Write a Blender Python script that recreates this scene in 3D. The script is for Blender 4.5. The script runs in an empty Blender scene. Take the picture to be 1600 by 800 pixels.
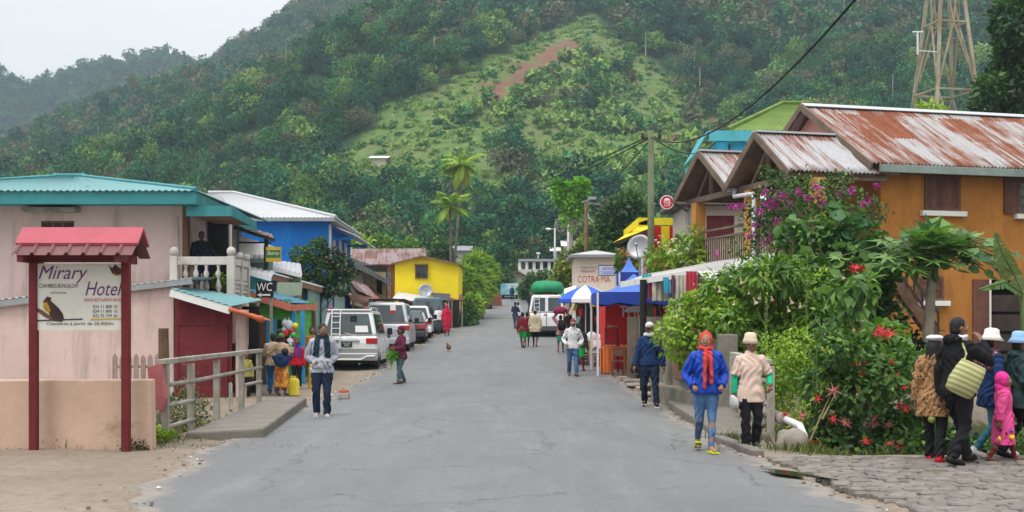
import bpy, math, random
import numpy as np
from mathutils import Vector, Matrix
random.seed(7); RNG = np.random.default_rng(7)
SC = bpy.context.scene
COL = SC.collection
F, CZ, HX, HY = 1900.0, 1.65, 800.0, 508.0      # focal length in photo pixels, camera height, principal axis
R = math.radians
def P(px, py, d):                                # a sight line of the photo followed to depth d
    return Vector(((px-HX)*d/F, d, CZ+(HY-py)*d/F))
def X(px, d): return (px-HX)*d/F
def Z(py, d): return CZ+(HY-py)*d/F

# ---------------------------------------------------------------- terrain heights
_ky = [-60,20,28,33,36.5,39.5,45,51,60,75,90,110,140,170,200]
_kz = [0,0,0,.03,.1,.2,.42,.68,1.02,1.55,2.05,3.0,4.7,7.0,10.0]
_dy = np.arange(-60,200.01,.5); _dz = np.interp(_dy,_ky,_kz)
for _ in range(3): _dz[2:-2] = (_dz[:-4]+_dz[1:-3]+_dz[2:-2]+_dz[3:-1]+_dz[4:])/5
def zr(y): return np.interp(y,_dy,_dz)
def sst(a,b,x):
    t = np.clip((np.asarray(x,float)-a)/(b-a),0,1); return t*t*(3-2*t)
ROAD_L = ([-40,8,11,14,17.3,21,26,45,70,90,115,140,175],[-3.0,-3.2,-3.5,-3.9,-4.15,-4.25,-4.35,-4.3,-3.7,-3.0,-2.2,-1.3,0])
ROAD_R = ([-40,8,11,14,17.3,24,40,60,90,115,140,175],[3.4,3.4,3.3,3.1,2.95,3.05,3.1,3.1,3.2,3.4,3.6,5])
def road_l(y): return np.interp(y,*ROAD_L)
def road_r(y): return np.interp(y,*ROAD_R)
def gz(x,y):
    x = np.asarray(x,float); y = np.asarray(y,float)
    z = zr(y)*1.0
    z = z-1.3*sst(3.9,5.0,x)*(1-sst(10,13,x))*sst(15.4,16.6,y)*(1-sst(23.5,26,y))       # stream bed beside the garden
    z = z-0.9*(1-sst(-5.9,-5.0,x))*sst(-9.5,-7.5,x)*sst(17.2,18.4,y)*(1-sst(25,26.6,y)) # and on the left of the bridge
    z = z-0.42*sst(3.25,3.4,x)*(1-sst(3.95,4.1,x))*sst(25.5,26.2,y)*(1-sst(33.5,34.5,y)) # open drain
    z = z+0.02*np.sin(x*1.7+y*.9)*np.sin(y*1.3-x*.6)*sst(2.9,3.6,abs(x))
    return z
def G(x,y): return float(gz(x,y))

# ---------------------------------------------------------------- mesh builder
class MB:
    def __init__(s): s.v=[]; s.f=[]; s.m=[]; s.uv=None
    def add(s,v,f,mi=0):
        o=len(s.v); s.v.extend([tuple(p) for p in v]); s.f.extend([tuple(i+o for i in q) for q in f]); s.m.extend([mi]*len(f)); return s
    def box(s,x0,x1,y0,y1,z0,z1,mi=0):
        return s.add([(x0,y0,z0),(x1,y0,z0),(x1,y1,z0),(x0,y1,z0),(x0,y0,z1),(x1,y0,z1),(x1,y1,z1),(x0,y1,z1)],
                     [(3,2,1,0),(4,5,6,7),(0,1,5,4),(1,2,6,5),(2,3,7,6),(3,0,4,7)],mi)
    def cbox(s,c,d,rz=0,mi=0,rx=0,ry=0):
        m=Matrix.Rotation(rz,3,'Z')@Matrix.Rotation(ry,3,'Y')@Matrix.Rotation(rx,3,'X'); a,b,h=d[0]/2,d[1]/2,d[2]/2
        vs=[Vector(c)+m@Vector(q) for q in [(-a,-b,-h),(a,-b,-h),(a,b,-h),(-a,b,-h),(-a,-b,h),(a,-b,h),(a,b,h),(-a,b,h)]]
        return s.add(vs,[(3,2,1,0),(4,5,6,7),(0,1,5,4),(1,2,6,5),(2,3,7,6),(3,0,4,7)],mi)
    def beam(s,p,q,w,h,mi=0,up=(0,0,1)):
        p=Vector(p); q=Vector(q); t=(q-p).normalized(); u=Vector(up)
        if abs(t.dot(u))>.98: u=Vector((0,1,0))
        a=t.cross(u).normalized()*w/2; b=a.cross(t).normalized()*h/2
        return s.add([p-a-b,p+a-b,p+a+b,p-a+b,q-a-b,q+a-b,q+a+b,q-a+b],[(0,1,2,3),(7,6,5,4),(4,5,1,0),(5,6,2,1),(6,7,3,2),(7,4,0,3)],mi)
    def tube(s,pts,rad,n=8,mi=0,flat=None,cap=True):
        pts=[Vector(p) for p in pts]
        if not hasattr(rad,'__len__'): rad=[rad]*len(pts)
        o=len(s.v); fr=None; k=len(pts)
        for i,p in enumerate(pts):
            t=(pts[min(i+1,k-1)]-pts[max(i-1,0)])
            t=t.normalized() if t.length>1e-9 else Vector((0,0,1))
            if fr is None:
                a=Vector((0,0,1)) if abs(t.z)<.9 else Vector((1,0,0)); fr=(a-t*a.dot(t)).normalized()
            else:
                fr=fr-t*fr.dot(t); fr=fr.normalized() if fr.length>1e-6 else t.orthogonal().normalized()
            b=t.cross(fr); ra,rb=(rad[i],rad[i]) if not hasattr(rad[i],'__len__') else rad[i]
            for j in range(n):
                w=2*math.pi*j/n; s.v.append(tuple(p+fr*(math.cos(w)*ra)+b*(math.sin(w)*rb)))
        for i in range(k-1):
            for j in range(n):
                s.f.append((o+i*n+j,o+i*n+(j+1)%n,o+(i+1)*n+(j+1)%n,o+(i+1)*n+j)); s.m.append(mi)
        if cap:
            s.f.append(tuple(o+j for j in range(n))[::-1]); s.m.append(mi)
            s.f.append(tuple(o+(k-1)*n+j for j in range(n))); s.m.append(mi)
        return s
    def prism(s,poly,ax,a0,a1,mi=0):       # polygon in the two other axes pulled along axis ax
        n=len(poly)
        def mk(p,a): return {'x':(a,p[0],p[1]),'y':(p[0],a,p[1]),'z':(p[0],p[1],a)}[ax]
        v=[mk(p,a0) for p in poly]+[mk(p,a1) for p in poly]
        return s.add(v,[tuple(range(n))[::-1],tuple(range(n,2*n))]+[(i,(i+1)%n,n+(i+1)%n,n+i) for i in range(n)],mi)
    def lathe(s,prof,c=(0,0,0),n=16,mi=0,M=None):
        o=len(s.v)
        for r,z in prof:
            for j in range(n):
                w=2*math.pi*j/n; q=Vector((r*math.cos(w),r*math.sin(w),z))
                if M is not None: q=M@q
                s.v.append(tuple(Vector(c)+q))
        for i in range(len(prof)-1):
            for j in range(n):
                s.f.append((o+i*n+j,o+i*n+(j+1)%n,o+(i+1)*n+(j+1)%n,o+(i+1)*n+j)); s.m.append(mi)
        if prof[0][0]>1e-6: s.f.append(tuple(o+j for j in range(n))[::-1]); s.m.append(mi)
        if prof[-1][0]>1e-6: s.f.append(tuple(o+(len(prof)-1)*n+j for j in range(n))); s.m.append(mi)
        return s
    def ball(s,c,r,n=12,mi=0,M=None,k=8):
        if not hasattr(r,'__len__'): r=(r,r,r)
        D=Matrix.Diagonal(r); D=(M@D) if M is not None else D
        return s.lathe([(max(1e-7,math.sin(math.pi*i/k)),-math.cos(math.pi*i/k)) for i in range(k+1)],c,n,mi,D)
    def loft(s,secs,n=16,mi=0,e=2.0):      # stacked sections (cx,cy,z,halfwidth,halfdepth), superellipse exponent e
        o=len(s.v)
        for cx,cy,z,a,b in secs:
            for j in range(n):
                w=2*math.pi*j/n; c,d=math.cos(w),math.sin(w)
                s.v.append((cx+a*math.copysign(abs(c)**(2/e),c),cy+b*math.copysign(abs(d)**(2/e),d),z))
        for i in range(len(secs)-1):
            for j in range(n):
                s.f.append((o+i*n+j,o+i*n+(j+1)%n,o+(i+1)*n+(j+1)%n,o+(i+1)*n+j)); s.m.append(mi)
        s.f.append(tuple(o+j for j in range(n))[::-1]); s.f.append(tuple(o+(len(secs)-1)*n+j for j in range(n))); s.m+= [mi,mi]
        return s
    def quad(s,a,b,c,d,mi=0,th=0):
        if not th: return s.add([a,b,c,d],[(0,1,2,3)],mi)
        a,b,c,d=map(Vector,(a,b,c,d)); n=(b-a).cross(d-a).normalized()*th
        return s.add([a,b,c,d,a-n,b-n,c-n,d-n],[(0,1,2,3),(7,6,5,4),(1,0,4,5),(2,1,5,6),(3,2,6,7),(0,3,7,4)],mi)
    def sheet(s,a,b,c,d,pitch=.13,amp=.018,nv=3,per=6,mi=0,sag=0.0,jit=0):
        """corrugated iron: a->b along the eave, d->c along the ridge; waves run from eave to ridge"""
        a,b,c,d=map(Vector,(a,b,c,d)); n=(b-a).cross(d-a).normalized()
        if n.z<0: n=-n
        L=(b-a).length; S=(d-a).length; nu=max(2,int(L/pitch*per)); o=len(s.v); uv={}
        for lay in (0,1):
            for j in range(nv+1):
                v=j/nv
                for i in range(nu+1):
                    u=i/nu; p=(a*(1-u)+b*u)*(1-v)+(d*(1-u)+c*u)*v
                    off=amp*math.sin(2*math.pi*u*L/pitch)+sag*math.sin(math.pi*v)-lay*.006
                    if jit: off+=jit*math.sin(u*L*2.1+v*3+a.x)*math.cos(u*L*.7-v*5)
                    s.v.append(tuple(p+n*off)); uv[len(s.v)-1]=(u*L,v*S)
        w=nu+1; q=(nv+1)*w
        for j in range(nv):
            for i in range(nu):
                k=o+j*w+i; s.f.append((k,k+1,k+w+1,k+w)); k+=q; s.f.append((k+w,k+w+1,k+1,k)); s.m+=[mi,mi]
        for i in range(nu):
            k=o+i; s.f.append((k+q,k+1+q,k+1,k)); k=o+nv*w+i; s.f.append((k,k+1,k+1+q,k+q)); s.m+=[mi,mi]
        if s.uv is None: s.uv={}
        s.uv.update(uv); return s
    def mesh(s,name,mats,smooth=False,off=(0,0,0)):
        me=bpy.data.meshes.new(name); v=np.array(s.v,dtype=np.float32).reshape(-1,3)-np.array(off,np.float32)
        me.from_pydata(v.tolist(),[],s.f)
        for m in (mats if isinstance(mats,(list,tuple)) else [mats]): me.materials.append(m)
        if any(s.m): me.polygons.foreach_set('material_index',s.m)
        if smooth: me.polygons.foreach_set('use_smooth',[True]*len(s.f))
        if s.uv:
            l=me.uv_layers.new(name='UVMap'); vi=np.empty(len(me.loops),np.int32); me.loops.foreach_get('vertex_index',vi)
            t=np.zeros((len(s.v),2),np.float32)
            for k,q in s.uv.items(): t[k]=q
            l.data.foreach_set('uv',t[vi].ravel())
        me.update(); return me

BASE={}
def thing(name,label,cat,loc=(0,0,0),rotz=0,group=None,local=False):
    o=bpy.data.objects.new(name,None); COL.objects.link(o); o.location=loc; o.rotation_euler=(0,0,rotz); o.empty_display_size=.2
    o['label']=label; o['category']=cat
    if group: o['group']=group
    BASE[o]=(0,0,0) if local else tuple(loc)
    return o
def obj(name,me,parent=None):
    o=bpy.data.objects.new(name,me); COL.objects.link(o)
    if parent is not None: o.parent=parent
    return o
def bevel(o,w,seg=2):
    m=o.modifiers.new('edge','BEVEL'); m.width=w; m.segments=seg; m.limit_method='ANGLE'; m.angle_limit=R(35); return o
def part(name,mb,mats,parent,smooth=False,bev=0,label=None):
    b=BASE[parent]; o=obj(name,mb.mesh(name,mats,smooth,b),parent); BASE[o]=b
    if bev: bevel(o,bev)
    if label: o['label']=label
    return o
def single(name,mb,mats,label,cat,smooth=False,bev=0,group=None,kind=None):
    v=np.array(mb.v); c=((v[:,0].min()+v[:,0].max())/2,(v[:,1].min()+v[:,1].max())/2,v[:,2].min())
    o=obj(name,mb.mesh(name,mats,smooth,c)); o.location=c; BASE[o]=c
    if label: o['label']=label
    if cat: o['category']=cat
    if group: o['group']=group
    if kind: o['kind']=kind
    if bev: bevel(o,bev)
    return o
def struct(name,mb,mats,smooth=False):
    o=obj(name,mb.mesh(name,mats,smooth)); o['kind']='structure'; BASE[o]=(0,0,0); return o
def copy_thing(root,loc=None,rotz=None,label=None,scale=None):
    def rec(o,par):
        c=o.copy(); COL.objects.link(c); c.parent=par; BASE[c]=BASE[o]
        for ch in o.children: rec(ch,c)
        return c
    r=rec(root,None)
    if loc is not None: r.location=loc
    if rotz is not None: r.rotation_euler=(0,0,rotz)
    if scale: r.scale=(scale,)*3
    if label: r['label']=label
    return r
TMP=bpy.data.scenes.new('workbench'); TMPL=TMP.view_layers[0]
def evaluated(o):                                # evaluate one object in a scene of its own, then hand back its mesh
    TMP.collection.objects.link(o); TMPL.update(); me=bpy.data.meshes.new_from_object(o.evaluated_get(TMPL.depsgraph)); return me
def text_mb(mb,txt,org,ux,uz,h,mi=0,th=.004,shear=0,width=None,align='l',sp=1.0):
    """lettering: glyph outlines set on the plane through org spanned by unit vectors ux (along the line) and uz (up)"""
    cu=bpy.data.curves.new('t','FONT'); cu.body=txt; cu.size=1; cu.shear=shear; cu.space_character=sp; cu.resolution_u=3
    to=bpy.data.objects.new('t',cu); me=evaluated(to)
    v=np.array([q.co[:] for q in me.vertices]); f=[tuple(p.vertices) for p in me.polygons]
    bpy.data.objects.remove(to); bpy.data.curves.remove(cu); bpy.data.meshes.remove(me)
    if len(v)==0: return mb
    x0,x1=v[:,0].min(),v[:,0].max(); y0,y1=v[:,1].min(),v[:,1].max()
    sy=h/(y1-y0); sx=sy if width is None else width/(x1-x0)
    ax=(v[:,0]-x0)*sx-(0 if align=='l' else (x1-x0)*sx/2); az=(v[:,1]-y0)*sy
    ux=Vector(ux).normalized(); uz=Vector(uz).normalized(); n=ux.cross(uz).normalized()   # n points to the reader
    mb.add([Vector(org)+ux*a+uz*b+n*th for a,b in zip(ax,az)],f,mi); return mb

# ---------------------------------------------------------------- materials
MATS={}
def _nt(name):
    m=bpy.data.materials.new(name); m.use_nodes=True; nt=m.node_tree; return m,nt,nt.nodes['Principled BSDF']
def L(nt,a,b): nt.links.new(a,b)
def noise(nt,vec,scale,detail=4,rough=.6,dist=0):
    n=nt.nodes.new('ShaderNodeTexNoise'); n.inputs['Scale'].default_value=scale; n.inputs['Detail'].default_value=detail
    n.inputs['Roughness'].default_value=rough; n.inputs['Distortion'].default_value=dist
    if vec is not None: L(nt,vec,n.inputs['Vector'])
    return n
def ramp(nt,fac,a,b,va=0.0,vb=1.0):
    n=nt.nodes.new('ShaderNodeMapRange'); n.inputs[1].default_value=a; n.inputs[2].default_value=b; n.inputs[3].default_value=va; n.inputs[4].default_value=vb
    L(nt,fac,n.inputs[0]); return n.outputs[0]
def math_(nt,op,a,b):
    n=nt.nodes.new('ShaderNodeMath'); n.operation=op
    for i,q in enumerate((a,b)):
        if hasattr(q,'is_linked') or hasattr(q,'links'): L(nt,q,n.inputs[i])
        else: n.inputs[i].default_value=q
    return n.outputs[0]
def mixc(nt,fac,a,b,mode='MIX'):
    n=nt.nodes.new('ShaderNodeMix'); n.data_type='RGBA'; n.blend_type=mode
    for k,q in ((0,fac),(6,a),(7,b)):
        if hasattr(q,'links'): L(nt,q,n.inputs[k])
        elif k==0: n.inputs[0].default_value=q
        else: n.inputs[k].default_value=tuple(q)+(1,) if len(q)==3 else q
    return n.outputs[2]
def mapping(nt,vec,scale=(1,1,1),rot=(0,0,0)):
    n=nt.nodes.new('ShaderNodeMapping'); n.inputs['Scale'].default_value=scale; n.inputs['Rotation'].default_value=rot; L(nt,vec,n.inputs['Vector']); return n.outputs[0]
def coord(nt,which='Object'): return nt.nodes.new('ShaderNodeTexCoord').outputs[which]
def bumpn(nt,bs,h,strength,dist=.02):
    b=nt.nodes.new('ShaderNodeBump'); b.inputs['Strength'].default_value=strength; b.inputs['Distance'].default_value=dist
    L(nt,h,b.inputs['Height']); L(nt,b.outputs[0],bs.inputs['Normal'])
def srgb(r,g,b):
    f=lambda c:(c/255/12.92) if c/255<=.04045 else ((c/255+.055)/1.055)**2.4
    return (f(r),f(g),f(b))
def mat(name,col,rough=.75,var=.18,scale=2.5,bump=.15,bscale=60,metal=0,spec=.3,stain=None,stain2=None,sstr=(1,1,.35),planks=None,coat=0):
    """general surface: base colour with blotches, fine grain, irregular stains (colour, amount, scale), optional board joints (axis, width)"""
    if name in MATS: return MATS[name]
    m,nt,bs=_nt(name); co=coord(nt)
    n1=noise(nt,co,scale,5,.65); n2=noise(nt,co,scale*9,3,.6)
    k=math_(nt,'ADD',ramp(nt,n1.outputs[0],.3,.7,1-var,1+var),ramp(nt,n2.outputs[0],.3,.7,-var*.4,var*.4))
    c=nt.nodes.new('ShaderNodeVectorMath'); c.operation='SCALE'; c.inputs[0].default_value=col; L(nt,k,c.inputs['Scale']); out=c.outputs[0]
    for st,sh in ((stain,0),(stain2,13.7)):
        if st:
            mp=mapping(nt,co,sstr); 
            if sh: mp=math_v(nt,mp,sh)
            n3=noise(nt,mp,st[2],7,.7,.4); lo=.72-.35*st[1]
            out=mixc(nt,ramp(nt,n3.outputs[0],lo,lo+.16,0,.85),out,st[0])
    h=n2.outputs[0]
    if bump: 
        n4=noise(nt,co,bscale,3,.6); h=n4.outputs[0]
    if planks:
        sx=nt.nodes.new('ShaderNodeSeparateXYZ'); L(nt,co,sx.inputs[0]); q=math_(nt,'FRACT',math_(nt,'DIVIDE',sx.outputs['XYZ'.index(planks[0].upper())],planks[1]),0)
        fl=math_(nt,'FLOOR',math_(nt,'DIVIDE',sx.outputs['XYZ'.index(planks[0].upper())],planks[1]),0)
        wn=nt.nodes.new('ShaderNodeTexWhiteNoise'); wn.noise_dimensions='1D'; L(nt,fl,wn.inputs['W'])
        out=mixc(nt,1.0,out,ramp(nt,wn.outputs[0],0,1,.8,1.15),'MULTIPLY')
        j=ramp(nt,math_(nt,'ABSOLUTE',math_(nt,'SUBTRACT',q,.5),0),.46,.5,0,1)
        out=mixc(nt,math_(nt,'MULTIPLY',j,.75),out,(.015,.012,.01)); h=math_(nt,'SUBTRACT',h,math_(nt,'MULTIPLY',j,2.0))
    L(nt,out,bs.inputs['Base Color']); bs.inputs['Metallic'].default_value=metal; bs.inputs['Specular IOR Level'].default_value=spec
    L(nt,ramp(nt,n1.outputs[0],.2,.8,min(1,rough+.08),max(.03,rough-.08)),bs.inputs['Roughness'])
    if coat: bs.inputs['Coat Weight'].default_value=coat; bs.inputs['Coat Roughness'].default_value=.08
    if bump or planks: bumpn(nt,bs,h,bump or .3)
    MATS[name]=m; return m
def math_v(nt,vec,s):
    n=nt.nodes.new('ShaderNodeVectorMath'); n.operation='ADD'; n.inputs[1].default_value=(s,s*1.3,s*.7); L(nt,vec,n.inputs[0]); return n.outputs[0]
def roofmat(name,base,rust,amount=.5,metal=.25,rough=.5):
    """iron sheet: rust in streaks that follow the fall of the roof, differing from sheet to sheet"""
    if name in MATS: return MATS[name]
    m,nt,bs=_nt(name); uv=coord(nt,'UV'); s=nt.nodes.new('ShaderNodeSeparateXYZ'); L(nt,uv,s.inputs[0])
    n1=noise(nt,mapping(nt,uv,(5.5,.42,1)),1,5,.65); n2=noise(nt,mapping(nt,uv,(.55,.3,1)),1,3,.6); n3=noise(nt,uv,9,4,.7)
    pid=nt.nodes.new('ShaderNodeCombineXYZ'); L(nt,math_(nt,'FLOOR',math_(nt,'DIVIDE',s.outputs[0],.76),0),pid.inputs[0]); L(nt,math_(nt,'FLOOR',math_(nt,'DIVIDE',s.outputs[1],1.75),0),pid.inputs[1])
    wn=nt.nodes.new('ShaderNodeTexWhiteNoise'); L(nt,pid.outputs[0],wn.inputs['Vector'])
    a=math_(nt,'ADD',math_(nt,'MULTIPLY',n1.outputs[0],.62),math_(nt,'MULTIPLY',n2.outputs[0],.32))
    a=math_(nt,'ADD',a,math_(nt,'MULTIPLY',wn.outputs[0],.17)); a=math_(nt,'ADD',a,math_(nt,'MULTIPLY',n3.outputs[0],.1))
    t=.80-.34*amount; fac=ramp(nt,a,t,t+.10)
    b=mixc(nt,ramp(nt,n3.outputs[0],.3,.7),[q*.82 for q in base],[min(1,q*1.1) for q in base]); b=mixc(nt,ramp(nt,n2.outputs[0],.35,.7,0,.35),b,[base[0]*.75,base[1]*.68,base[2]*.62])
    r=mixc(nt,ramp(nt,n1.outputs[0],.4,.75),rust,[q*.45 for q in rust]); r=mixc(nt,ramp(nt,n3.outputs[0],.45,.75,0,.5),r,[rust[0]*1.5,rust[1]*1.7,rust[2]*1.5])
    L(nt,mixc(nt,fac,b,r),bs.inputs['Base Color']); L(nt,ramp(nt,fac,0,1,metal,0),bs.inputs['Metallic']); L(nt,ramp(nt,fac,0,1,rough,.9),bs.inputs['Roughness'])
    bs.inputs['Specular IOR Level'].default_value=.3; bumpn(nt,bs,n3.outputs[0],.15,.01); MATS[name]=m; return m
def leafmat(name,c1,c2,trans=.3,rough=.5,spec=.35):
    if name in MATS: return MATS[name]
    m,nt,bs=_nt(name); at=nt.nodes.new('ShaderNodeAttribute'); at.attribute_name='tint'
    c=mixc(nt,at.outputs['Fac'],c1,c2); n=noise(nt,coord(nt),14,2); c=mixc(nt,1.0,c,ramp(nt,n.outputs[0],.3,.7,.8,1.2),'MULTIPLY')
    L(nt,c,bs.inputs['Base Color']); bs.inputs['Roughness'].default_value=rough; bs.inputs['Specular IOR Level'].default_value=spec
    tr=nt.nodes.new('ShaderNodeBsdfTranslucent'); L(nt,mixc(nt,1.0,c,(1.1,1.25,.55),'MULTIPLY'),tr.inputs['Color']); mx=nt.nodes.new('ShaderNodeMixShader'); mx.inputs[0].default_value=trans
    L(nt,bs.outputs[0],mx.inputs[1]); L(nt,tr.outputs[0],mx.inputs[2]); L(nt,mx.outputs[0],nt.nodes['Material Output'].inputs['Surface']); MATS[name]=m; return m
def glassmat(name,tint=(.02,.028,.03),rough=.05):
    if name in MATS: return MATS[name]
    m,nt,bs=_nt(name); n=noise(nt,coord(nt),1.5,3); L(nt,mixc(nt,ramp(nt,n.outputs[0],.3,.7),[q*.6 for q in tint],[q*1.6 for q in tint]),bs.inputs['Base Color'])
    bs.inputs['Roughness'].default_value=rough; bs.inputs['Specular IOR Level'].default_value=.7; MATS[name]=m; return m

# ---------------------------------------------------------------- leaf clouds (numpy)
LEAF_T={
 'ovate':(np.array([(0,0,0),(-.28,.42,.07),(0,.45,-.02),(.28,.42,.07),(0,1,-.12)]),[(0,2,1),(0,3,2),(2,4,1),(2,3,4)]),
 'lance':(np.array([(0,0,0),(-.14,.4,.04),(0,.45,-.01),(.14,.4,.04),(0,1,-.2)]),[(0,2,1),(0,3,2),(2,4,1),(2,3,4)]),
 'tri':(np.array([(-.45,0,0),(.45,0,0),(.25,.8,.12),(-.3,.75,-.1)]),[(0,1,2),(0,2,3)]),
}
def _fan(rs,cup=.1):
    n=len(rs); v=[(0,.0,-.05)]+[(r*math.sin(2*math.pi*(i+.5)/n),-r*math.cos(2*math.pi*(i+.5)/n),cup*r*(1 if i%2 else .5)) for i,r in enumerate(rs)]
    return np.array(v,float),[(0,1+i,1+(i+1)%n) for i in range(n)]
LEAF_T['round']=_fan([.42,.56,.5,.58,.5,.62,.5,.58,.5,.56,.42][:11],.16)
LEAF_T['palmate']=_fan([.2,.62,.2,.75,.22,.85,.24,.9,.24,.85,.22,.75,.2,.62],-.12)
LEAF_T['star']=_fan([.16,.9,.2,1,.18,.85,.2,1,.18,.92,.2,1.05],.05)
def norm(a): return a/np.maximum(1e-9,np.linalg.norm(a,axis=1,keepdims=True))
def leaves(pos,dirs,ups,size,kind='ovate',aspect=1.0):
    t,f=LEAF_T[kind]; n=len(pos); y=norm(dirs); x=norm(np.cross(y,ups)); z=np.cross(x,y)
    s=np.asarray(size).reshape(-1,1,1); q=t[None]*s
    v=pos[:,None]+x[:,None]*q[...,0:1]*aspect+y[:,None]*q[...,1:2]+z[:,None]*q[...,2:3]
    k=t.shape[0]; fa=(np.array(f)[None]+(np.arange(n)*k)[:,None,None]).reshape(-1,3)
    return v.reshape(-1,3),fa,k
def leafmesh(name,chunks,mats,off=(0,0,0)):
    """chunks: (verts, tris, tint per vertex, material index)"""
    vs=[];fs=[];ts=[];ms=[];o=0
    for v,f,t,mi in chunks:
        vs.append(v); fs.append(f+o); ts.append(t); ms.append(np.full(len(f),mi)); o+=len(v)
    v=np.concatenate(vs)-np.array(off); f=np.concatenate(fs); t=np.concatenate(ts); mi=np.concatenate(ms)
    me=bpy.data.meshes.new(name); me.vertices.add(len(v)); me.vertices.foreach_set('co',v.astype(np.float32).ravel())
    me.loops.add(len(f)*3); me.loops.foreach_set('vertex_index',f.astype(np.int32).ravel())
    me.polygons.add(len(f)); me.polygons.foreach_set('loop_start',np.arange(0,len(f)*3,3,dtype=np.int32))
    me.polygons.foreach_set('material_index',mi.astype(np.int32))
    for m in (mats if isinstance(mats,(list,tuple)) else [mats]): me.materials.append(m)
    a=me.attributes.new('tint','FLOAT','POINT'); a.data.foreach_set('value',np.clip(t,0,1).astype(np.float32))
    me.update(calc_edges=True); return me
def cloud(blobs,n,size,kind='ovate',seed=0,up=.5,shell=.55,droop=0,tint=(.5,.3),aspect=1,mi=0,jit=.35):
    """n leaves through ellipsoids (x,y,z,rx,ry,rz); leaf blades lean outward; clumps share a tint"""
    g=np.random.default_rng(seed); b=np.array(blobs,float); w=(b[:,3]*b[:,4]*b[:,5])**.67; pick=g.choice(len(b),n,p=w/w.sum())
    d=norm(g.normal(size=(n,3))); r=(shell+(1-shell)*g.random(n)**.6)[:,None]
    r=r*(1+.18*g.normal(size=(n,1))*(g.random((n,1))<.3))
    pos=b[pick,:3]+d*r*b[pick,3:]
    out=norm(d/np.maximum(.05,b[pick,3:])); dirs=norm(out+g.normal(size=(n,3))*.7+np.array([0,0,-droop])); ups=norm(out*(1-up)+np.array([0,0,1])*up+g.normal(size=(n,3))*jit)
    sz=size*(.6+.8*g.random(n)); v,f,k=leaves(pos,dirs,ups,sz,kind,aspect)
    bt=g.normal(size=len(b))*tint[1]*.7; t=tint[0]+bt[pick]+g.normal(size=n)*tint[1]*.5
    return v,f,np.repeat(t,k),mi
def blobset(c,rad,n,seed,r=(.3,.5),flat=.8):
    g=np.random.default_rng(seed); d=norm(g.normal(size=(n,3))); q=np.array(c)+d*np.array(rad)*(g.random((n,1))**.45)*.75
    rr=(r[0]+(r[1]-r[0])*g.random(n))*np.mean(rad); return [(q[i,0],q[i,1],q[i,2],rr[i],rr[i],rr[i]*flat) for i in range(n)]
def lpart(name,chunks,mats,parent,label=None):
    b=BASE[parent]; o=obj(name,leafmesh(name,chunks,mats,b),parent); BASE[o]=b
    if label: o['label']=label
    return o
HAZE=0.00042
# ================================================================ setting: ground, road, hills, forest
def gridmesh(xs,ys,zf):
    gx,gy=np.meshgrid(xs,ys); z=zf(gx,gy); n,m=gx.shape
    v=np.stack([gx,gy,z],-1).reshape(-1,3); i=np.arange(n*m).reshape(n,m)
    f=np.stack([i[:-1,:-1],i[:-1,1:],i[1:,1:],i[1:,:-1]],-1).reshape(-1,4); return v,f
def meshfrom(name,v,f,mats,smooth=True,attr=None):
    me=bpy.data.meshes.new(name); me.vertices.add(len(v)); me.vertices.foreach_set('co',np.asarray(v,np.float32).ravel())
    k=f.shape[1]; me.loops.add(len(f)*k); me.loops.foreach_set('vertex_index',f.astype(np.int32).ravel())
    me.polygons.add(len(f)); me.polygons.foreach_set('loop_start',np.arange(0,len(f)*k,k,dtype=np.int32))
    me.polygons.foreach_set('use_smooth',np.full(len(f),smooth))
    if attr:
        for nm,val in attr.items():
            if val.ndim==2: a=me.attributes.new(nm,'FLOAT_COLOR','POINT'); a.data.foreach_set('color',np.asarray(val,np.float32).ravel())
            else: a=me.attributes.new(nm,'FLOAT','POINT'); a.data.foreach_set('value',np.asarray(val,np.float32))
    for m in (mats if isinstance(mats,list) else [mats]): me.materials.append(m)
    me.update(calc_edges=True); return me
# --- ground sheet
m,nt,bs=_nt('dirt_ground'); co=coord(nt); n1=noise(nt,co,.35,6,.65); n2=noise(nt,co,7,5,.7); n3=noise(nt,co,45,3,.7)
c=mixc(nt,ramp(nt,n1.outputs[0],.35,.65),(.20,.16,.125),(.285,.24,.195)); c=mixc(nt,ramp(nt,n2.outputs[0],.45,.72,0,.7),c,(.15,.11,.075)); c=mixc(nt,ramp(nt,n3.outputs[0],.6,.75,0,.6),c,(.40,.35,.30))
at=nt.nodes.new('ShaderNodeAttribute'); at.attribute_name='green'
gcol=mixc(nt,ramp(nt,n2.outputs[0],.35,.65),(.05,.075,.022),(.085,.10,.035)); c=mixc(nt,ramp(nt,math_(nt,'ADD',at.outputs['Fac'],math_(nt,'MULTIPLY',math_(nt,'SUBTRACT',n2.outputs[0],.5),1.1)),.4,.65),c,gcol)
L(nt,c,bs.inputs['Base Color']); bs.inputs['Roughness'].default_value=.95; bs.inputs['Specular IOR Level'].default_value=.15
h=math_(nt,'ADD',n2.outputs[0],math_(nt,'MULTIPLY',n3.outputs[0],.5)); bumpn(nt,bs,h,.6,.03); MATS['dirt']=m
xs=np.concatenate([np.linspace(-320,-40,20),np.linspace(-38,-14,13),np.arange(-13.5,16,.25),np.linspace(17,40,14),np.linspace(46,320,20)])
ys=np.concatenate([np.linspace(-40,6,10),np.arange(7,46,.3),np.arange(46,100,1.5),np.linspace(102,178,30)])
def groundz(x,y):
    inside=sst(-.25,.05,x-road_l(y))*sst(-.25,.05,road_r(y)-x); return gz(x,y)-.05*inside+.02*np.sin(x*2.3+1)*np.sin(y*1.9)*(1-inside)*sst(2.5,6,abs(x))
v,f=gridmesh(xs,ys,groundz)
g=np.clip(sst(44,60,v[:,1])*.0+sst(9,16,abs(v[:,0]))*.75*sst(16,19,v[:,1])+sst(.15,.6,zr(v[:,1])-v[:,2])*.9+sst(95,150,v[:,1])*.6,0,1)
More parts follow.
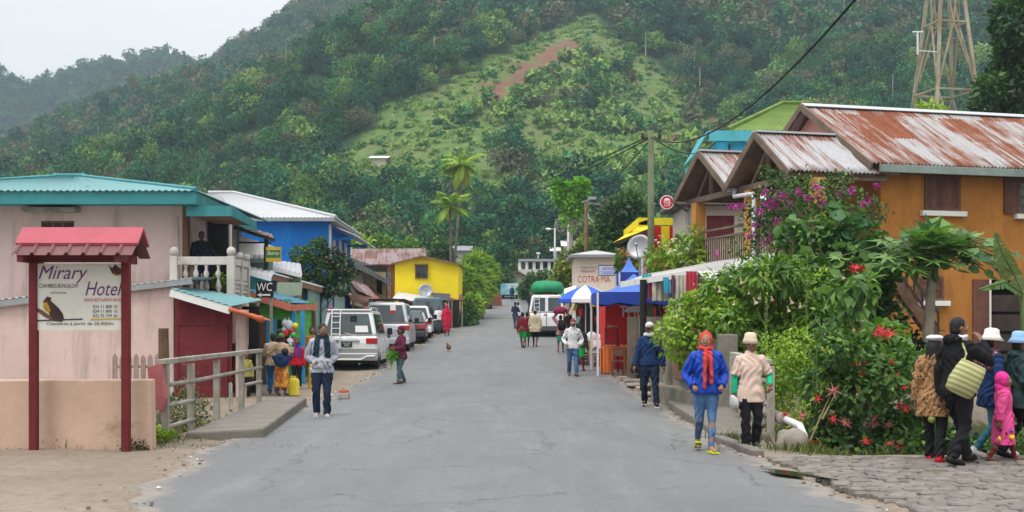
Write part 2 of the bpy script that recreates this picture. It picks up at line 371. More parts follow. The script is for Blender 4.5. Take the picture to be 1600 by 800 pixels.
o=obj('ground',meshfrom('ground',v,f,MATS['dirt'],attr={'green':g})); o['kind']='structure'
# --- road
m,nt,bs=_nt('asphalt'); co=coord(nt); n1=noise(nt,mapping(nt,co,(.55,.16,.3)),1,5,.65,.5); n2=noise(nt,co,1.6,6,.7); n3=noise(nt,co,95,2,.8); n4=noise(nt,mapping(nt,co,(3,.35,1)),1,4,.6)
c=mixc(nt,ramp(nt,n1.outputs[0],.3,.7),(.125,.126,.128),(.185,.186,.187)); c=mixc(nt,ramp(nt,n4.outputs[0],.5,.75,0,.36),c,(.26,.258,.252)); c=mixc(nt,ramp(nt,n2.outputs[0],.60,.74,0,.42),c,(.235,.222,.2))
c=mixc(nt,ramp(nt,n2.outputs[0],.28,.42,.6,0),c,(.085,.087,.09)); n6=noise(nt,co,22,4,.75); c=mixc(nt,1.0,c,ramp(nt,n6.outputs[0],.3,.7,.78,1.2),'MULTIPLY'); c=mixc(nt,ramp(nt,n3.outputs[0],.35,.7,.35,0),c,(.06,.062,.066)); c=mixc(nt,ramp(nt,n3.outputs[0],.62,.75,0,.5),c,(.33,.33,.33))
at=nt.nodes.new('ShaderNodeAttribute'); at.attribute_name='edge'; n5=noise(nt,co,2.2,6,.75)
c=mixc(nt,ramp(nt,math_(nt,'ADD',at.outputs['Fac'],math_(nt,'MULTIPLY',math_(nt,'SUBTRACT',n5.outputs[0],.5),1.5)),.62,.9,0,.92),c,(.25,.215,.18))
vo=nt.nodes.new('ShaderNodeTexVoronoi'); vo.feature='DISTANCE_TO_EDGE'; vo.inputs['Scale'].default_value=.42; L(nt,math_v(nt,co,3.1),vo.inputs['Vector']); dn=noise(nt,co,3,4)
wv=nt.nodes.new('ShaderNodeVectorMath'); wv.operation='MULTIPLY_ADD'; L(nt,dn.outputs[1],wv.inputs[0]); wv.inputs[1].default_value=(.5,.5,.5); L(nt,co,wv.inputs[2]); L(nt,wv.outputs[0],vo.inputs['Vector'])
crk=math_(nt,'MULTIPLY',ramp(nt,vo.outputs['Distance'],0,.013,1,0),ramp(nt,n1.outputs[0],.44,.52)); c=mixc(nt,math_(nt,'MULTIPLY',crk,.7),c,(.05,.05,.05))
L(nt,c,bs.inputs['Base Color']); L(nt,ramp(nt,n1.outputs[0],.3,.7,.5,.7),bs.inputs['Roughness']); bs.inputs['Specular IOR Level'].default_value=.4
bumpn(nt,bs,math_(nt,'SUBTRACT',math_(nt,'ADD',n3.outputs[0],n2.outputs[0]),crk),.35,.012); MATS['asphalt']=m
ys=np.concatenate([np.linspace(-38,7,24),np.arange(7.2,60,.2),np.arange(60,174,1.0)]); us=np.concatenate([[-.02,0],np.linspace(.012,.988,26),[1,1.02]]); vv=[];ed=[]
for y in ys:
    a=road_l(y)+.10*math.sin(y*1.9)+.06*math.sin(y*5.3+1)+.04*math.sin(y*13); b=road_r(y)+.06*math.sin(y*1.3+2)+.05*math.sin(y*4.7)+.04*math.sin(y*11)
    for i,u in enumerate(us):
        x=a+(b-a)*min(1,max(0,u)); z=G(x,y)+.012+.05*(1-abs(2*min(1,max(0,u))-1)**2)-.05
        if i in (0,len(us)-1): z-=.12; x+=.03*(1 if i else -1)
        else: z=zr(y)+.004+.03*(1-abs(2*min(1,max(0,u))-1)**2)
        vv.append((x,y,z)); ed.append(max(0,1-min(x-a,b-x)/.75))
n,mn=len(ys),len(us); i=np.arange(n*mn).reshape(n,mn); f=np.stack([i[:-1,:-1],i[:-1,1:],i[1:,1:],i[1:,:-1]],-1).reshape(-1,4)
o=obj('road',meshfrom('road',np.array(vv),f,MATS['asphalt'],attr={'edge':np.array(ed)})); o['kind']='structure'
# --- cobbled lane on the right: real setts in rows
mst=mat('sett_stone',(.185,.165,.148),.85,.35,3.5,.5,70,stain=((.13,.12,.08),.55,2.2),sstr=(1,1,1))
mb=MB(); g=random.Random(3); y=9.2
while y<15.05:
    rw=g.uniform(.10,.165); x=road_r(y)+.06+max(0,(12.0-y))*.10+g.uniform(0,.1)
    while x<12.5:
        w=g.uniform(.13,.30); j=lambda s=.018:g.uniform(-s,s); h=.03+g.uniform(-.009,.012); x0,x1,y0,y1=x+.008,x+w-.008,y+.008,min(15.1,y+rw)-.008
        k=len(mb.v); ins=.016; tilt=j(.008); tilt2=j(.006)
        b=[(x0+j(),y0+j(),-.03),(x1+j(),y0+j(),-.03),(x1+j(),y1+j(),-.03),(x0+j(),y1+j(),-.03)]
        md=[(p[0],p[1],h-.012) for p in b]; cx,cy=(x0+x1)/2,(y0+y1)/2
        tp=[(p[0]+ins*(1 if p[0]<cx else -1),p[1]+ins*(1 if p[1]<cy else -1),h+tilt*(1 if p[0]<cx else -1)+tilt2*(1 if p[1]<cy else -1)) for p in b]
        mb.v+=b+md+tp
        for o0 in (0,4):
            for q in range(4): mb.f.append((k+o0+q,k+o0+(q+1)%4,k+o0+4+(q+1)%4,k+o0+4+q)); mb.m.append(0)
        mb.f.append((k+8,k+9,k+10,k+11)); mb.m.append(0); x+=w
    y+=rw
g_=random.Random(11); mbp=MB()
for k in range(520):
    y=g_.uniform(9.5,40); s_=g_.random(); x=(road_l(y)-g_.expovariate(3)+.25) if s_<.45 else (road_r(y)+g_.expovariate(4)-.2 if s_<.8 else g_.uniform(road_l(y),road_r(y)))
    if y>17 and -5.2<x<-4.1 and y<26: continue
    r=g_.uniform(.008,.028)*(.6 if s_>=.8 else 1); mbp.lathe([(r*.7,-r*.3),(r,r*.1),(r*.5,r*.55)],(x,y,max(zr(y),G(x,y) if s_<.8 else 0)+.012),5,g_.choice((0,0,1,0,1,0,1,0,0,2)))
o=struct('gravel',mbp,[mat('pebble_grey',(.25,.24,.22),.9,.3,9,0),mat('pebble_brown',(.16,.11,.075),.9,.3,9,0),mat('paper_scrap',(.6,.58,.55),.9,.1,9,0)]); o['kind']='stuff'; o['label']='loose pebbles and scraps along the road edges'
o=struct('cobbled_path',mb,mst,smooth=False)
# --- dark puddle beside the cobbles
m,nt,bs=_nt('puddle_water'); bs.inputs['Base Color'].default_value=(.018,.02,.014,1); bs.inputs['Roughness'].default_value=.06; bs.inputs['Specular IOR Level'].default_value=.6
mb=MB(); pts=[(2.55+.62*t+.05*math.sin(9*t)+s*(.12+.05*math.sin(5*t))*math.sin(math.pi*min(1,t+.02))*1.0,13.7-1.15*t*1.0,.042) for s,tt in ((-1,range(13)),(1,range(12,-1,-1))) for t in [q/12 for q in tt]]
mb.add([(x+.22,y,z) for x,y,z in pts],[tuple(range(len(pts)))]); struct('puddle_water',mb,m)
# --- hills
SKY_T=([-500,-200,0,100,200,250,320,400,480,520,700,1000,1300,1600,1900,2300],[300,250,222,190,158,142,112,70,24,-5,-75,-130,-130,-115,-110,-80])
def hillz(x,y):
    x=np.asarray(x,float); y=np.asarray(y,float); yy=np.maximum(y,1); px=HX+F*x/yy
    top=np.interp(px,*SKY_T); top=(top+np.interp(px-40,*SKY_T)+np.interp(px+40,*SKY_T))/3
    K=1/(1-148/620.); e=np.clip((1-148/np.clip(yy,148,900))*K,0,1.25)
    z=CZ+(HY-(468+(top-468)*np.minimum(e,1)))*np.minimum(yy,620)/F
    amp=sst(170,300,yy)*(1-sst(560,620,yy)*.8)
    z=z+amp*(5*np.sin(x/37+np.sin(y/80))*np.sin(y/61+1)+2.5*np.sin(x/17+y/29)+2*np.sin(x/11-y/19+2))
    # grassy spur that comes down towards the street
    sx=np.interp(yy,[230,300,420,520],[-42,-18,22,28]); z=z+sst(200,270,yy)*(1-sst(440,540,yy))*10*np.exp(-((x-sx)/42)**2)
    z=np.where(yy>620,z-(yy-620)*.25,z); return np.maximum(z,zr(np.minimum(yy,175))*.0+3.2)
def patch(px,py):
    """0 forest, 1 scrub and grass, 2 bare soil: what the slopes carry, seen along the sight lines of the photo"""
    def band(pts,w):
        d=np.full(px.shape,1e9)
        for (x0,y0),(x1,y1) in zip(pts[:-1],pts[1:]):
            t=np.clip(((px-x0)*(x1-x0)+(py-y0)*(y1-y0))/((x1-x0)**2+(y1-y0)**2),0,1); d=np.minimum(d,np.hypot(px-x0-t*(x1-x0),py-y0-t*(y1-y0)))
        return d/w
    wob=7*np.sin(px/23)+6*np.sin(py/17+px/41)
    k=np.zeros(px.shape)
    sp=np.interp(px,[520,600,700,800,880,960,1040,1100,1160],[250,192,158,104,64,70,105,190,290])
    k=np.where((py>sp+wob)&(px>525)&(px<1160),1,k)
    k=np.where(band([(610,192),(690,165),(790,110),(880,62),(930,50)],27)<1+wob/50,1.5,k)
    k=np.where((band([(640,245),(560,262),(700,225),(860,240)],36)<1+wob/40),1.5,k)
    for bp,bw in (([(930,62),(1000,105),(1055,175)],22),([(700,225),(860,236),(1000,226),(1085,245)],24),([(560,300),(640,283),(760,288),(850,300)],20),([(880,120),(860,170),(800,205)],14)): k=np.where((band(bp,bw)<1+wob/30)&(k<1.9),1.5,k)
    k=np.where(band([(1090,225),(1180,160),(1210,120)],20)<1,1,k)
    k=np.where((band([(785,148),(815,122),(850,95),(878,74)],15)<1+wob/50),2,k)
    k=np.where(band([(225,290),(255,280),(290,268)],11)<1,2,k); k=np.where(band([(330,240),(395,222)],7)<1,2,k)
    k=np.where(band([(1060,215),(1120,190),(1150,180)],10)<1,2,k)
    k=np.where(band([(985,165),(1010,185)],16)<1,1.5,k)
    k=np.where((py>330)&(px>540),0.4,k)
    for hx,hy,hw in ((592,262,26),(628,371,26),(651,374,20)): k=np.where(((px-hx)/(hw*.8))**2+((py-hy-12)/16)**2<1,1.4,k)
    k=np.where(((px-800)**2+(py-262)**2<22**2),0,k)
    return k
m,nt,bs=_nt('hill_soil'); at=nt.nodes.new('ShaderNodeAttribute'); at.attribute_name='cover'; co=coord(nt); n1=noise(nt,co,.06,6,.7); n2=noise(nt,co,.5,5,.7)
c0=mixc(nt,ramp(nt,n2.outputs[0],.3,.7),(.014,.045,.022),(.045,.085,.03)); c1=mixc(nt,ramp(nt,n2.outputs[0],.35,.65),(.06,.13,.036),(.15,.205,.06)); c1=mixc(nt,ramp(nt,n1.outputs[0],.45,.65,0,.55),c1,(.16,.12,.055)); c2=mixc(nt,ramp(nt,n2.outputs[0],.3,.7),(.14,.062,.042),(.22,.12,.085))
f1=ramp(nt,at.outputs['Fac'],.5,1.0); f2=ramp(nt,at.outputs['Fac'],1.6,1.9); L(nt,mixc(nt,f2,mixc(nt,f1,c0,c1),c2),bs.inputs['Base Color']); bs.inputs['Roughness'].default_value=1; bs.inputs['Specular IOR Level'].default_value=.1
bumpn(nt,bs,n2.outputs[0],.8,.8); MATS['hill']=m
def pxpy(v): return HX+F*v[:,0]/v[:,1], HY-F*(v[:,2]-CZ)/v[:,1]
xs=np.linspace(-420,420,150); ys=np.concatenate([np.arange(146,330,3.5),np.linspace(332,720,72)]); v,f=gridmesh(xs,ys,hillz)
o=obj('hills',meshfrom('hills',v,f,MATS['hill'],attr={'cover':patch(*pxpy(v))})); o['kind']='structure'
MT=([-700,-300,0,40,85,130,210,250,285,310,350,420,520,700],[140,95,128,150,142,122,103,97,104,114,116,128,150,170])
def mountz(x,y):
    px=HX+F*np.asarray(x,float)/y; top=np.interp(px,*MT); t=sst(620,820,y)
    return np.maximum(3,CZ+(HY-(330+(top-330)*t))*np.minimum(y,820)/F-np.maximum(0,y-820)*.3)
xs=np.linspace(-800,60,90); ys=np.linspace(630,1000,40); v,f=gridmesh(xs,ys,mountz)
o=obj('mountain',meshfrom('mountain',v,f,MATS['hill'],attr={'cover':np.zeros(len(v))})); o['kind']='structure'
# --- forest on the slopes: one mass of crowns and pale stems
LC={'dark':[],'x':0}
LEAF_T['one']=(np.array([(-.5,-.1,0),(.5,0,.1),(.1,.85,-.1)]),[(0,1,2)])
def treetemplate(seed,h,r,n,nb,leaf,kd='tri'):
    g=np.random.default_rng(seed); bl=[]
    for i in range(nb):
        a=g.random()*6.28; q=g.random()**.5*.62*r; zz=h*(.45+.42*g.random()); rr=r*(.34+.28*g.random())
        bl.append((q*math.cos(a),q*math.sin(a),zz,rr,rr,rr*.72))
    bl.append((0,0,h*.72,r*.55,r*.55,h*.26))
    vv,ff,tt,_=cloud(bl,n,leaf,kd,seed,up=.55,shell=.72,tint=(.5,.34)); 
    tt=tt*.6+.4*sst(h*.35,h,vv[:,2]); return vv,ff,tt  # tint rises with height: shading painted into the crowns, tops lighter
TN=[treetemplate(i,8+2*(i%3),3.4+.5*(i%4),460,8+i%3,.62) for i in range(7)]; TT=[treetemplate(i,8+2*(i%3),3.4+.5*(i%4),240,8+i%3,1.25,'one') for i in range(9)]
BT=[treetemplate(20+i,2.4,1.9,60,4,.95,'one') for i in range(6)]
def stemgeo(h,r):
    a=np.array([(math.cos(t),math.sin(t)) for t in (0,2.09,4.19)]); v=np.concatenate([np.c_[a*r,np.zeros(3)],np.c_[a*r*.5,np.full(3,h)]]); f=[]
    for i in range(3): j=(i+1)%3; f+=[(i,j,3+j),(i,3+j,3+i)]
    return v,np.array(f)
def scatter(n,x0,x1,y0,y1,zf,seed,mode):
    g=np.random.default_rng(seed); y=g.uniform(y0,y1,n); x=g.uniform(-.475,.475,n)*y; z=zf(x,y)
    p=np.c_[x,y,z]; q=HX+F*x/y; ok=(q>-90)&(q<1690); p=p[ok]; k=patch(*pxpy(p)) if mode!='far' else np.zeros(len(p)); return p,k,g
chunks=[]
def plant(p,g,temps,smin,smax,huef,mi):
    for t in p:
        vv,ff,tt=temps[g.integers(len(temps))]; s=smin+(smax-smin)*g.random()**1.4; a=g.random()*6.28; c_,s_=math.cos(a),math.sin(a); sx,sz=s*(.85+.3*g.random()),s*(.8+.45*g.random())
        w=np.c_[(vv[:,0]*c_-vv[:,1]*s_)*sx,(vv[:,0]*s_+vv[:,1]*c_)*sx,vv[:,2]*sz-.6]+t
        chunks.append((w,ff,tt*.30+huef(g),mi[g.integers(len(mi))]))
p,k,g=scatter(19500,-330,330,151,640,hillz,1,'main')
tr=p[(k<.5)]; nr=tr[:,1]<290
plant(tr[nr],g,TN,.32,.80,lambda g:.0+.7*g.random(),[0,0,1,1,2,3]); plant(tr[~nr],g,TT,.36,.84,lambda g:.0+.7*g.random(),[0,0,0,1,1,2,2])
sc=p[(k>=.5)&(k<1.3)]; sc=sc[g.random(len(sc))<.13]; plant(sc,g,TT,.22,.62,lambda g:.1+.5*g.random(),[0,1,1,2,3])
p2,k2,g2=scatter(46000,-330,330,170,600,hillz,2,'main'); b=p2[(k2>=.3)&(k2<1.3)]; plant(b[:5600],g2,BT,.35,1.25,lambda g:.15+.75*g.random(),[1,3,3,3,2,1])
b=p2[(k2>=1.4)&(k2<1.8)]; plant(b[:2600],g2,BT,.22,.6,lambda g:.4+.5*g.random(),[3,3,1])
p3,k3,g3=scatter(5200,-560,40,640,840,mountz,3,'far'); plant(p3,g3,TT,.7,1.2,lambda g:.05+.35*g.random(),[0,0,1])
for t in tr[tr[:,1]>240][::90]:                                   # pale stems of emergent trees
    h=4+4*g.random(); sv,sf=stemgeo(h,.11+.12*g.random()); chunks.append((sv+t+np.array([g.normal()*2,-2.5,0]),sf,np.full(len(sv),.5+.3*g.random()),4))
FM=[leafmat('forest_dark',(.004,.038,.026),(.030,.145,.075),.12,.8,.1),leafmat('forest_mid',(.012,.070,.032),(.070,.215,.065),.12,.8,.1),leafmat('forest_brown',(.06,.08,.045),(.18,.19,.10),.12,.8,.1),leafmat('forest_bright',(.07,.16,.035),(.24,.36,.09),.15,.8,.1),mat('pale_stem',(.36,.32,.27),.9,.2,1,0)]
o=obj('forest',leafmesh('forest',chunks,FM)); o['kind']='stuff'; o['label']='dense mixed forest and scrub covering the hillsides'
del chunks
# ================================================================ materials of the street
pink=mat('pink_plaster',(.60,.45,.415),.9,.10,.8,.2,40,stain=((.34,.27,.23),.62,1.1),stain2=((.40,.30,.26),.42,2.4),sstr=(1.5,1.5,.2))
peach=mat('peach_plaster',(.50,.35,.265),.92,.1,1.2,.25,50,stain=((.14,.10,.055),.36,1.3),stain2=((.60,.43,.32),.5,.9),sstr=(.8,1,.8))
redpost=mat('red_painted_wood',(.125,.011,.015),.65,.22,4,.15,80,stain=((.10,.015,.015),.5,3),sstr=(1,1,.3))
redtin=mat('red_tin',(.15,.058,.06),.5,.12,2,.1,60); pinktin=mat('pink_ridge_tin',(.36,.062,.088),.5,.1,2,.1,60)
greywood=mat('weathered_wood',(.33,.30,.265),.9,.28,3,.4,60,stain=((.10,.12,.06),.5,2.5),sstr=(1,1,.4)); brownwood=mat('brown_wood',(.13,.075,.045),.8,.3,3,.3,60,stain=((.05,.035,.025),.5,3)); darkwood=mat('dark_wood',(.045,.032,.026),.85,.3,3,.3,60)
concrete=mat('bare_concrete',(.30,.28,.25),.92,.2,1.6,.4,60,stain=((.10,.10,.06),.55,1.5),stain2=((.19,.15,.11),.5,2.4),sstr=(1,1,.6)); whitecon=mat('white_washed_concrete',(.48,.45,.41),.85,.12,2,.2,60,stain=((.24,.21,.16),.6,3),sstr=(1,1,.35))
teal=mat('teal_paint',(.035,.22,.235),.5,.15,2,.1,60,stain=((.06,.13,.11),.5,3),sstr=(1,1,.3)); tealroof=roofmat('teal_roof_sheet',(.15,.33,.345),(.12,.16,.13),.25,.1,.55)
white=mat('white_paint',(.72,.71,.69),.55,.06,2,.05,60,stain=((.45,.42,.38),.35,2),sstr=(1,1,.3)); cream=mat("cream_plaster",(.60,.54,.44),.9,.08,1,.15,50,stain=((.40,.36,.28),.45,1.5))
galv=roofmat('galvanised_sheet',(.50,.51,.53),(.20,.10,.06),.28,.3,.45); whitesheet=roofmat('whitish_sheet',(.58,.58,.58),(.3,.25,.2),.15,.1,.5); oldroof=roofmat('weathered_maroon_sheet',(.26,.20,.20),(.17,.085,.07),.75,.1,.7)
blue=mat('blue_plaster',(.012,.185,.62),.8,.14,.7,.15,40,stain=((.02,.26,.70),.55,1.2),stain2=((.01,.11,.36),.4,1.6)); yellow=mat('yellow_plaster',(.80,.62,.012),.8,.05,.6,.1,40,stain=((.62,.46,.02),.4,.8))
maroon=mat('maroon_paint',(.15,.022,.026),.6,.2,3,.15,60); black=mat('black_matte',(.012,.012,.013),.8,.2,3,0); darkin=mat('painted_interior_gloom',(.02,.017,.015),.95,.2,2,0)  # darkin: gloom of unlit rooms put into the colour of panels behind openings
greenp=mat('green_boards',(.085,.36,.05),.65,.16,2,.2,60,planks=('z',.2),stain=((.05,.2,.05),.5,2)); turq=mat('turquoise_paint',(.06,.33,.36),.6,.15,3,.15,60); azure=mat('azure_paint',(.03,.28,.55),.6,.15,3,.1,60); salmon=mat('salmon_tin',(.55,.17,.10),.6,.12,3,.1,60); bluetin=mat('blue_tin',(.05,.19,.30),.5,.15,3,.1,60)
mint=mat('faded_green_board',(.24,.36,.31),.8,.2,1.5,.2,60,stain=((.14,.2,.17),.5,2)); rustbrown=mat('rusty_brown',(.20,.10,.065),.85,.3,3,.3,60); orange=mat('orange_paint',(.62,.16,.03),.6,.12,3,.1,60); redcl=mat('red_cloth',(.52,.018,.02),.8,.12,3,.1,60)
metalgrey=mat('grey_metal',(.32,.33,.34),.45,.15,3,.1,60,metal=.5); poleW=mat('white_pole_metal',(.62,.63,.65),.45,.08,3,0); glass=glassmat('window_glass'); rope=mat('cable_black',(.015,.015,.016),.7,.1,3,0)
gold=mat('mustard_paint',(.48,.33,.03),.6,.1,3,.1,60); dgreen=mat('bottle_green_paint',(.03,.14,.04),.6,.1,3,.1,60); letter_w=mat('white_lettering',(.78,.78,.76),.6,.03,3,0); letter_r=mat('red_lettering',(.42,.05,.05),.7,.06,3,0); letter_k=mat('dark_lettering',(.04,.035,.05),.7,.1,3,0); letter_p=mat('purple_lettering',(.13,.035,.16),.7,.1,3,0); letter_g=mat('green_lettering',(.05,.2,.09),.7,.1,3,0); letter_b=mat('blue_lettering',(.05,.09,.45),.7,.1,3,0)
def hbox(mb,x0,x1,z0,z1,y0,y1,holes,mi=0):
    """wall slab along X with rectangular openings (hx0,hx1,hz0,hz1)"""
    xs=sorted({x0,x1,*[h[0] for h in holes],*[h[1] for h in holes]})
    for a,b in zip(xs[:-1],xs[1:]):
        cuts=sorted([(h[2],h[3]) for h in holes if h[0]<=a+1e-6 and h[1]>=b-1e-6]); z=z0
        for c,d in cuts:
            if c>z+1e-4: mb.box(a,b,y0,y1,z,c,mi)
            z=max(z,d)
        if z1>z+1e-4: mb.box(a,b,y0,y1,z,z1,mi)
def frame_y(par,name,x0,x1,z0,z1,y,w=.07,d=.06,m=None,inner=None,iname='pane',bars=1,sill=None,hb=0):
    f=MB(); f.box(x0-w,x0,y-d,y+.02,z0-w,z1+w).box(x1,x1+w,y-d,y+.02,z0-w,z1+w).box(x0,x1,y-d,y+.02,z1,z1+w).box(x0,x1,y-d,y+.02,z0-w,z0)
    for i in range(1,bars+1): xx=x0+(x1-x0)*i/(bars+1); f.box(xx-.02,xx+.02,y-d+.012,y,z0,z1)
    for i in range(1,hb+1): zz=z0+(z1-z0)*i/(hb+1); f.box(x0,x1,y-d+.016,y,zz-.015,zz+.015)
    o=part(name,f,m,par)
    if inner: q=MB(); q.box(x0,x1,y-.02,y+.014,z0,z1); part(iname,q,inner,o)
    if sill: q=MB(); q.box(x0-w-.1,x1+w+.1,y-.16,y+.01,z0-w-.09,z0-w-.002); part('sill',q,sill,o,bev=.01)
    return o
# ---------------------------------------------------------------- hotel sign under its little tin roof
D=15.9; t=thing('hotel_sign','white hotel signboard with cursive purple lettering under small pink tin roof','sign',(X(125,D),D,G(X(125,D),D)))
for px in (53,197):
    mb=MB(); x=X(px,D); mb.box(x-.052,x+.052,D-.05,D+.05,-.1,Z(392,D)); part('post',mb,redpost,t,bev=.008)
mb=MB(); x0,x1=X(59,D),X(191,D); z0,z1=Z(516,D),Z(412,D); mb.box(x0,x1,D-.015,D+.02,z0,z1)
pm=mat('sign_panel_white',(.60,.60,.54),.5,.06,1.5,.03,40,stain=((.50,.52,.50),.5,2),sstr=(1,1,1)); pan=part('panel',mb,pm,t)
mb=MB(); ux,uz=(1,0,0),(0,0,1); y=D-.016
def sgn(mbx,txt,px,py,hpx,wpx,mi=0,sh=0,d=D,yy=None,th=.004,al='l'): text_mb(mbx,txt,(X(px,d),(d-.016) if yy is None else yy,Z(py,d)),ux,uz,hpx*d/F,mi,th,sh,wpx*d/F if wpx else None,al)

for args in [('Mirary',61,443,28,77,0,.35),('Hotel',134,462,22,58,0,.35),('CHAMBRES-BUNGALOW',62,450,6.5,61,1),('RAVITOALINA',80,459,3,25,1),('SNACK-RESTAURANT-BAZAR',132,471,5,60,2),('033 11 800 10',146,481.5,5,38,1),('034 11 800 10',146,488.7,5,38,1),('032 75 739 36',146,495.9,5,38,1),('Chambres à partir de 20.000Ar.',74,509.5,6.5,106,1,.1)]: mb=MB(); sgn(mb,*args); part('lettering',mb,[letter_p,letter_k,letter_r],pan)
mb=MB(); a=lambda pts,mi: mb.add([(X(p,D),D-.019-.001*mi,Z(q,D)) for p,q in pts],[tuple(range(len(pts)))[::-1]],mi)
a([(59,481),(66,484),(80,494),(92,497),(100,500),(98,503),(84,502),(70,495),(59,487)],0)      # branch
a([(72,466),(75,463),(79,465),(81,464),(80,470),(86,475),(93,482),(99,490),(101,498),(97,500),(86,500),(79,494),(76,486),(70,478),(68,472)],1)  # dark back of the perched animal
a([(69,473),(74,472),(77,478),(80,485),(77,489),(71,485),(68,479)],2)
pmx=[brownwood,mat('dark_fur_print',(.05,.022,.02),.6,.3,9,0),mat('yellow_fur_print',(.42,.26,.02),.6,.3,9,0),letter_k,gold]; part('picture',mb,pmx,pan); mb=MB(); a([(170,414),(176,419),(181,413),(186,418),(191,421),(190,429),(182,430),(176,428)],1); a([(176,426),(184,430),(190,427),(188,431),(180,431)],2)
part('emblem',mb,pmx,pan); mb=MB(); a([(59,500),(130,497.5),(130,499.5),(59,502)],3); part('stripe',mb,pmx,pan); mb=MB(); a([(142,498),(191,497),(191,499),(142,500)],4)
part('stripe',mb,pmx,pan)
mb=MB(); xl,xr=X(18,15.5),X(206,15.5); yr,ye,zr_,ze=15.9,15.5,2.90,2.545
nR=7
for sgn_ in (1,-1):
    yy=lambda t_:yr-sgn_*(yr-ye)*t_; zz=lambda t_:zr_-.06-(zr_-.06-ze)*t_
    for i in range(nR):
        a0=xl+(xr-xl)*i/nR; a1=xl+(xr-xl)*(i+1)/nR; k=a1-a0; prof=[(a0,0),(a0+k*.12,.035),(a0+k*.22,.035),(a0+k*.34,0),(a1,0)]
        for (u0,h0),(u1,h1) in zip(prof[:-1],prof[1:]):
            mb.quad((u0,yy(1),zz(1)+h0),(u1,yy(1),zz(1)+h1),(u1,yy(0),zz(0)+h1),(u0,yy(0),zz(0)+h0),0,th=.01*sgn_)
rf=part('roof',mb,redtin,t)
mb=MB(); mb.prism([(yr-.24,zr_-.19),(yr,zr_+.03),(yr+.24,zr_-.19),(yr+.23,zr_-.22),(yr,zr_-.02),(yr-.23,zr_-.22)],'x',xl-.02,xr+.03); part('ridge_cap',mb,pinktin,rf)
mb=MB()
for px in (48,197): x=X(px,D); mb.beam((x,ye+.05,ze-.04),(x,2*yr-ye-.05,ze-.04),.08,.09); mb.beam((x,ye+.06,ze-.02),(x,yr,zr_-.09),.07,.07); mb.beam((x,2*yr-ye-.06,ze-.02),(x,yr,zr_-.09),.07,.07)
mb.beam((xl+.1,yr,zr_-.12),(xr-.1,yr,zr_-.12),.06,.09); mb.beam((X(50,D),D+.06,Z(404,D)),(X(205,D),D+.06,Z(404,D)),.05,.09); part('roof_frame',mb,maroon,rf)
# ---------------------------------------------------------------- low peach wall
mb=MB(); mb.prism([(-12,.90),(-4.79,.93),(-4.77,-.25),(-12,-.25)],'y',16.12,16.34); single('garden_wall',mb,peach,'low peach plastered garden wall behind the hotel sign','wall',bev=.02)
# ---------------------------------------------------------------- pink house with balcony
t=thing('pink_house','pink two storey house with teal hipped roof and white baluster balcony','house',(-10.5,31,0))
mb=MB(); mb.prism([(-15.5,-.9),(-15.5,1.60),(X(271,28),Z(447,28)),(X(271,28),-.9)],'y',28.0,30.75)
w=part('wall',mb,pink,t)
mb=MB(); xw1=X(285,30.8)
hbox(mb,-15.5,xw1,1.2,4.68,30.8,31.05,[(X(64,30.8),X(116,30.8),Z(400,30.8),Z(345,30.8))]); hbox(mb,xw1+.012,-6.72,-.6,2.34,30.82,31.05,[]) 
mb.box(xw1-.25,xw1,31.06,37.5,-.6,4.68)
part('wall',mb,pink,t)
frame_y(t,'window',X(64,30.8)+.03,X(116,30.8)-.03,Z(400,30.8),Z(345,30.8)-.05,30.86,.05,.05,brownwood,darkwood,'shutter',2)
mb=MB(); mb.box(X(44,30.8),X(126,30.8),30.35,30.79,Z(333,30.8),Z(326,30.8)); part('window_canopy',mb,concrete,t,bev=.01)
mb=MB(); mb.quad((xw1+.02,33.4,2.5),(-7.72,33.4,2.5),(-7.72,33.4,4.55),(xw1+.02,33.4,4.55),th=.1); part('balcony_wall',mb,white,t)
mb=MB(); mb.box(xw1+.06,xw1+.60,33.2,33.29,2.5,4.5); part('door',mb,darkin,t)  # no door leaf: near-black panel paints the dark room behind the doorway
mb=MB(); mb.box(xw1+.004,xw1+.14,30.78,30.98,2.47,4.5); part('door_frame',mb,brownwood,t)
# roof: fascia ring, hips
mb=MB(); x1,y0,z0,z1=X(306,29.7),29.7,Z(319,29.7),Z(298.5,29.7); mb.box(-16,x1,y0,y0+.05,z0,z1); mb.prism([(y0+.052,z0),(y0+.052,z1),(36.8,z1-.15),(36.8,z0-.2)],'x',x1-.05,x1)
mb.box(-15.9,x1-.06,y0+.06,31.0,z0+.06,z0+.10); part('fascia',mb,teal,t,bev=.006)
ap=P(122,277,34.5); mb=MB(); e=z1+.006
mb.sheet((-16,y0-.06,e),(x1+.05,y0-.06,e),(ap.x+.1,ap.y,ap.z),(ap.x-.6,ap.y,ap.z),.16,.02,4,4); mb.sheet((x1+.05,y0-.06,e),(x1+.05,38.5,e),(ap.x+.1,ap.y+.6,ap.z),(ap.x+.1,ap.y,ap.z),.16,.02,4,4); part('roof',mb,tealroof,t)
mb=MB(); mb.tube([(x1+.03,y0-.05,e+.03),(ap.x+.1,ap.y,ap.z+.03)],.06,6); mb.tube([(-16,y0-.05,e+.03),(ap.x-.6,ap.y,ap.z+.03)],.06,6); mb.tube([(ap.x-.7,ap.y,ap.z+.04),(ap.x+.2,ap.y,ap.z+.04)],.07,6); part('ridge_cap',mb,teal,t)
mb=MB(); mb.quad((-7.98,30.0,Z(336,30)),(-6.93,30.0,Z(338,30)),(-6.93,32.4,4.30),(-7.98,32.4,4.36),th=-.04); q=part('canopy',mb,rustbrown,t)
mb=MB(); mb.box(-8.02,-6.90,29.93,29.99,Z(338,30),Z(322,30)); mb.prism([(29.995,Z(338,30)),(29.995,Z(322,30)),(32.4,4.45),(32.4,4.28)],'x',-6.96,-6.90); part('canopy_fascia',mb,teal,q)
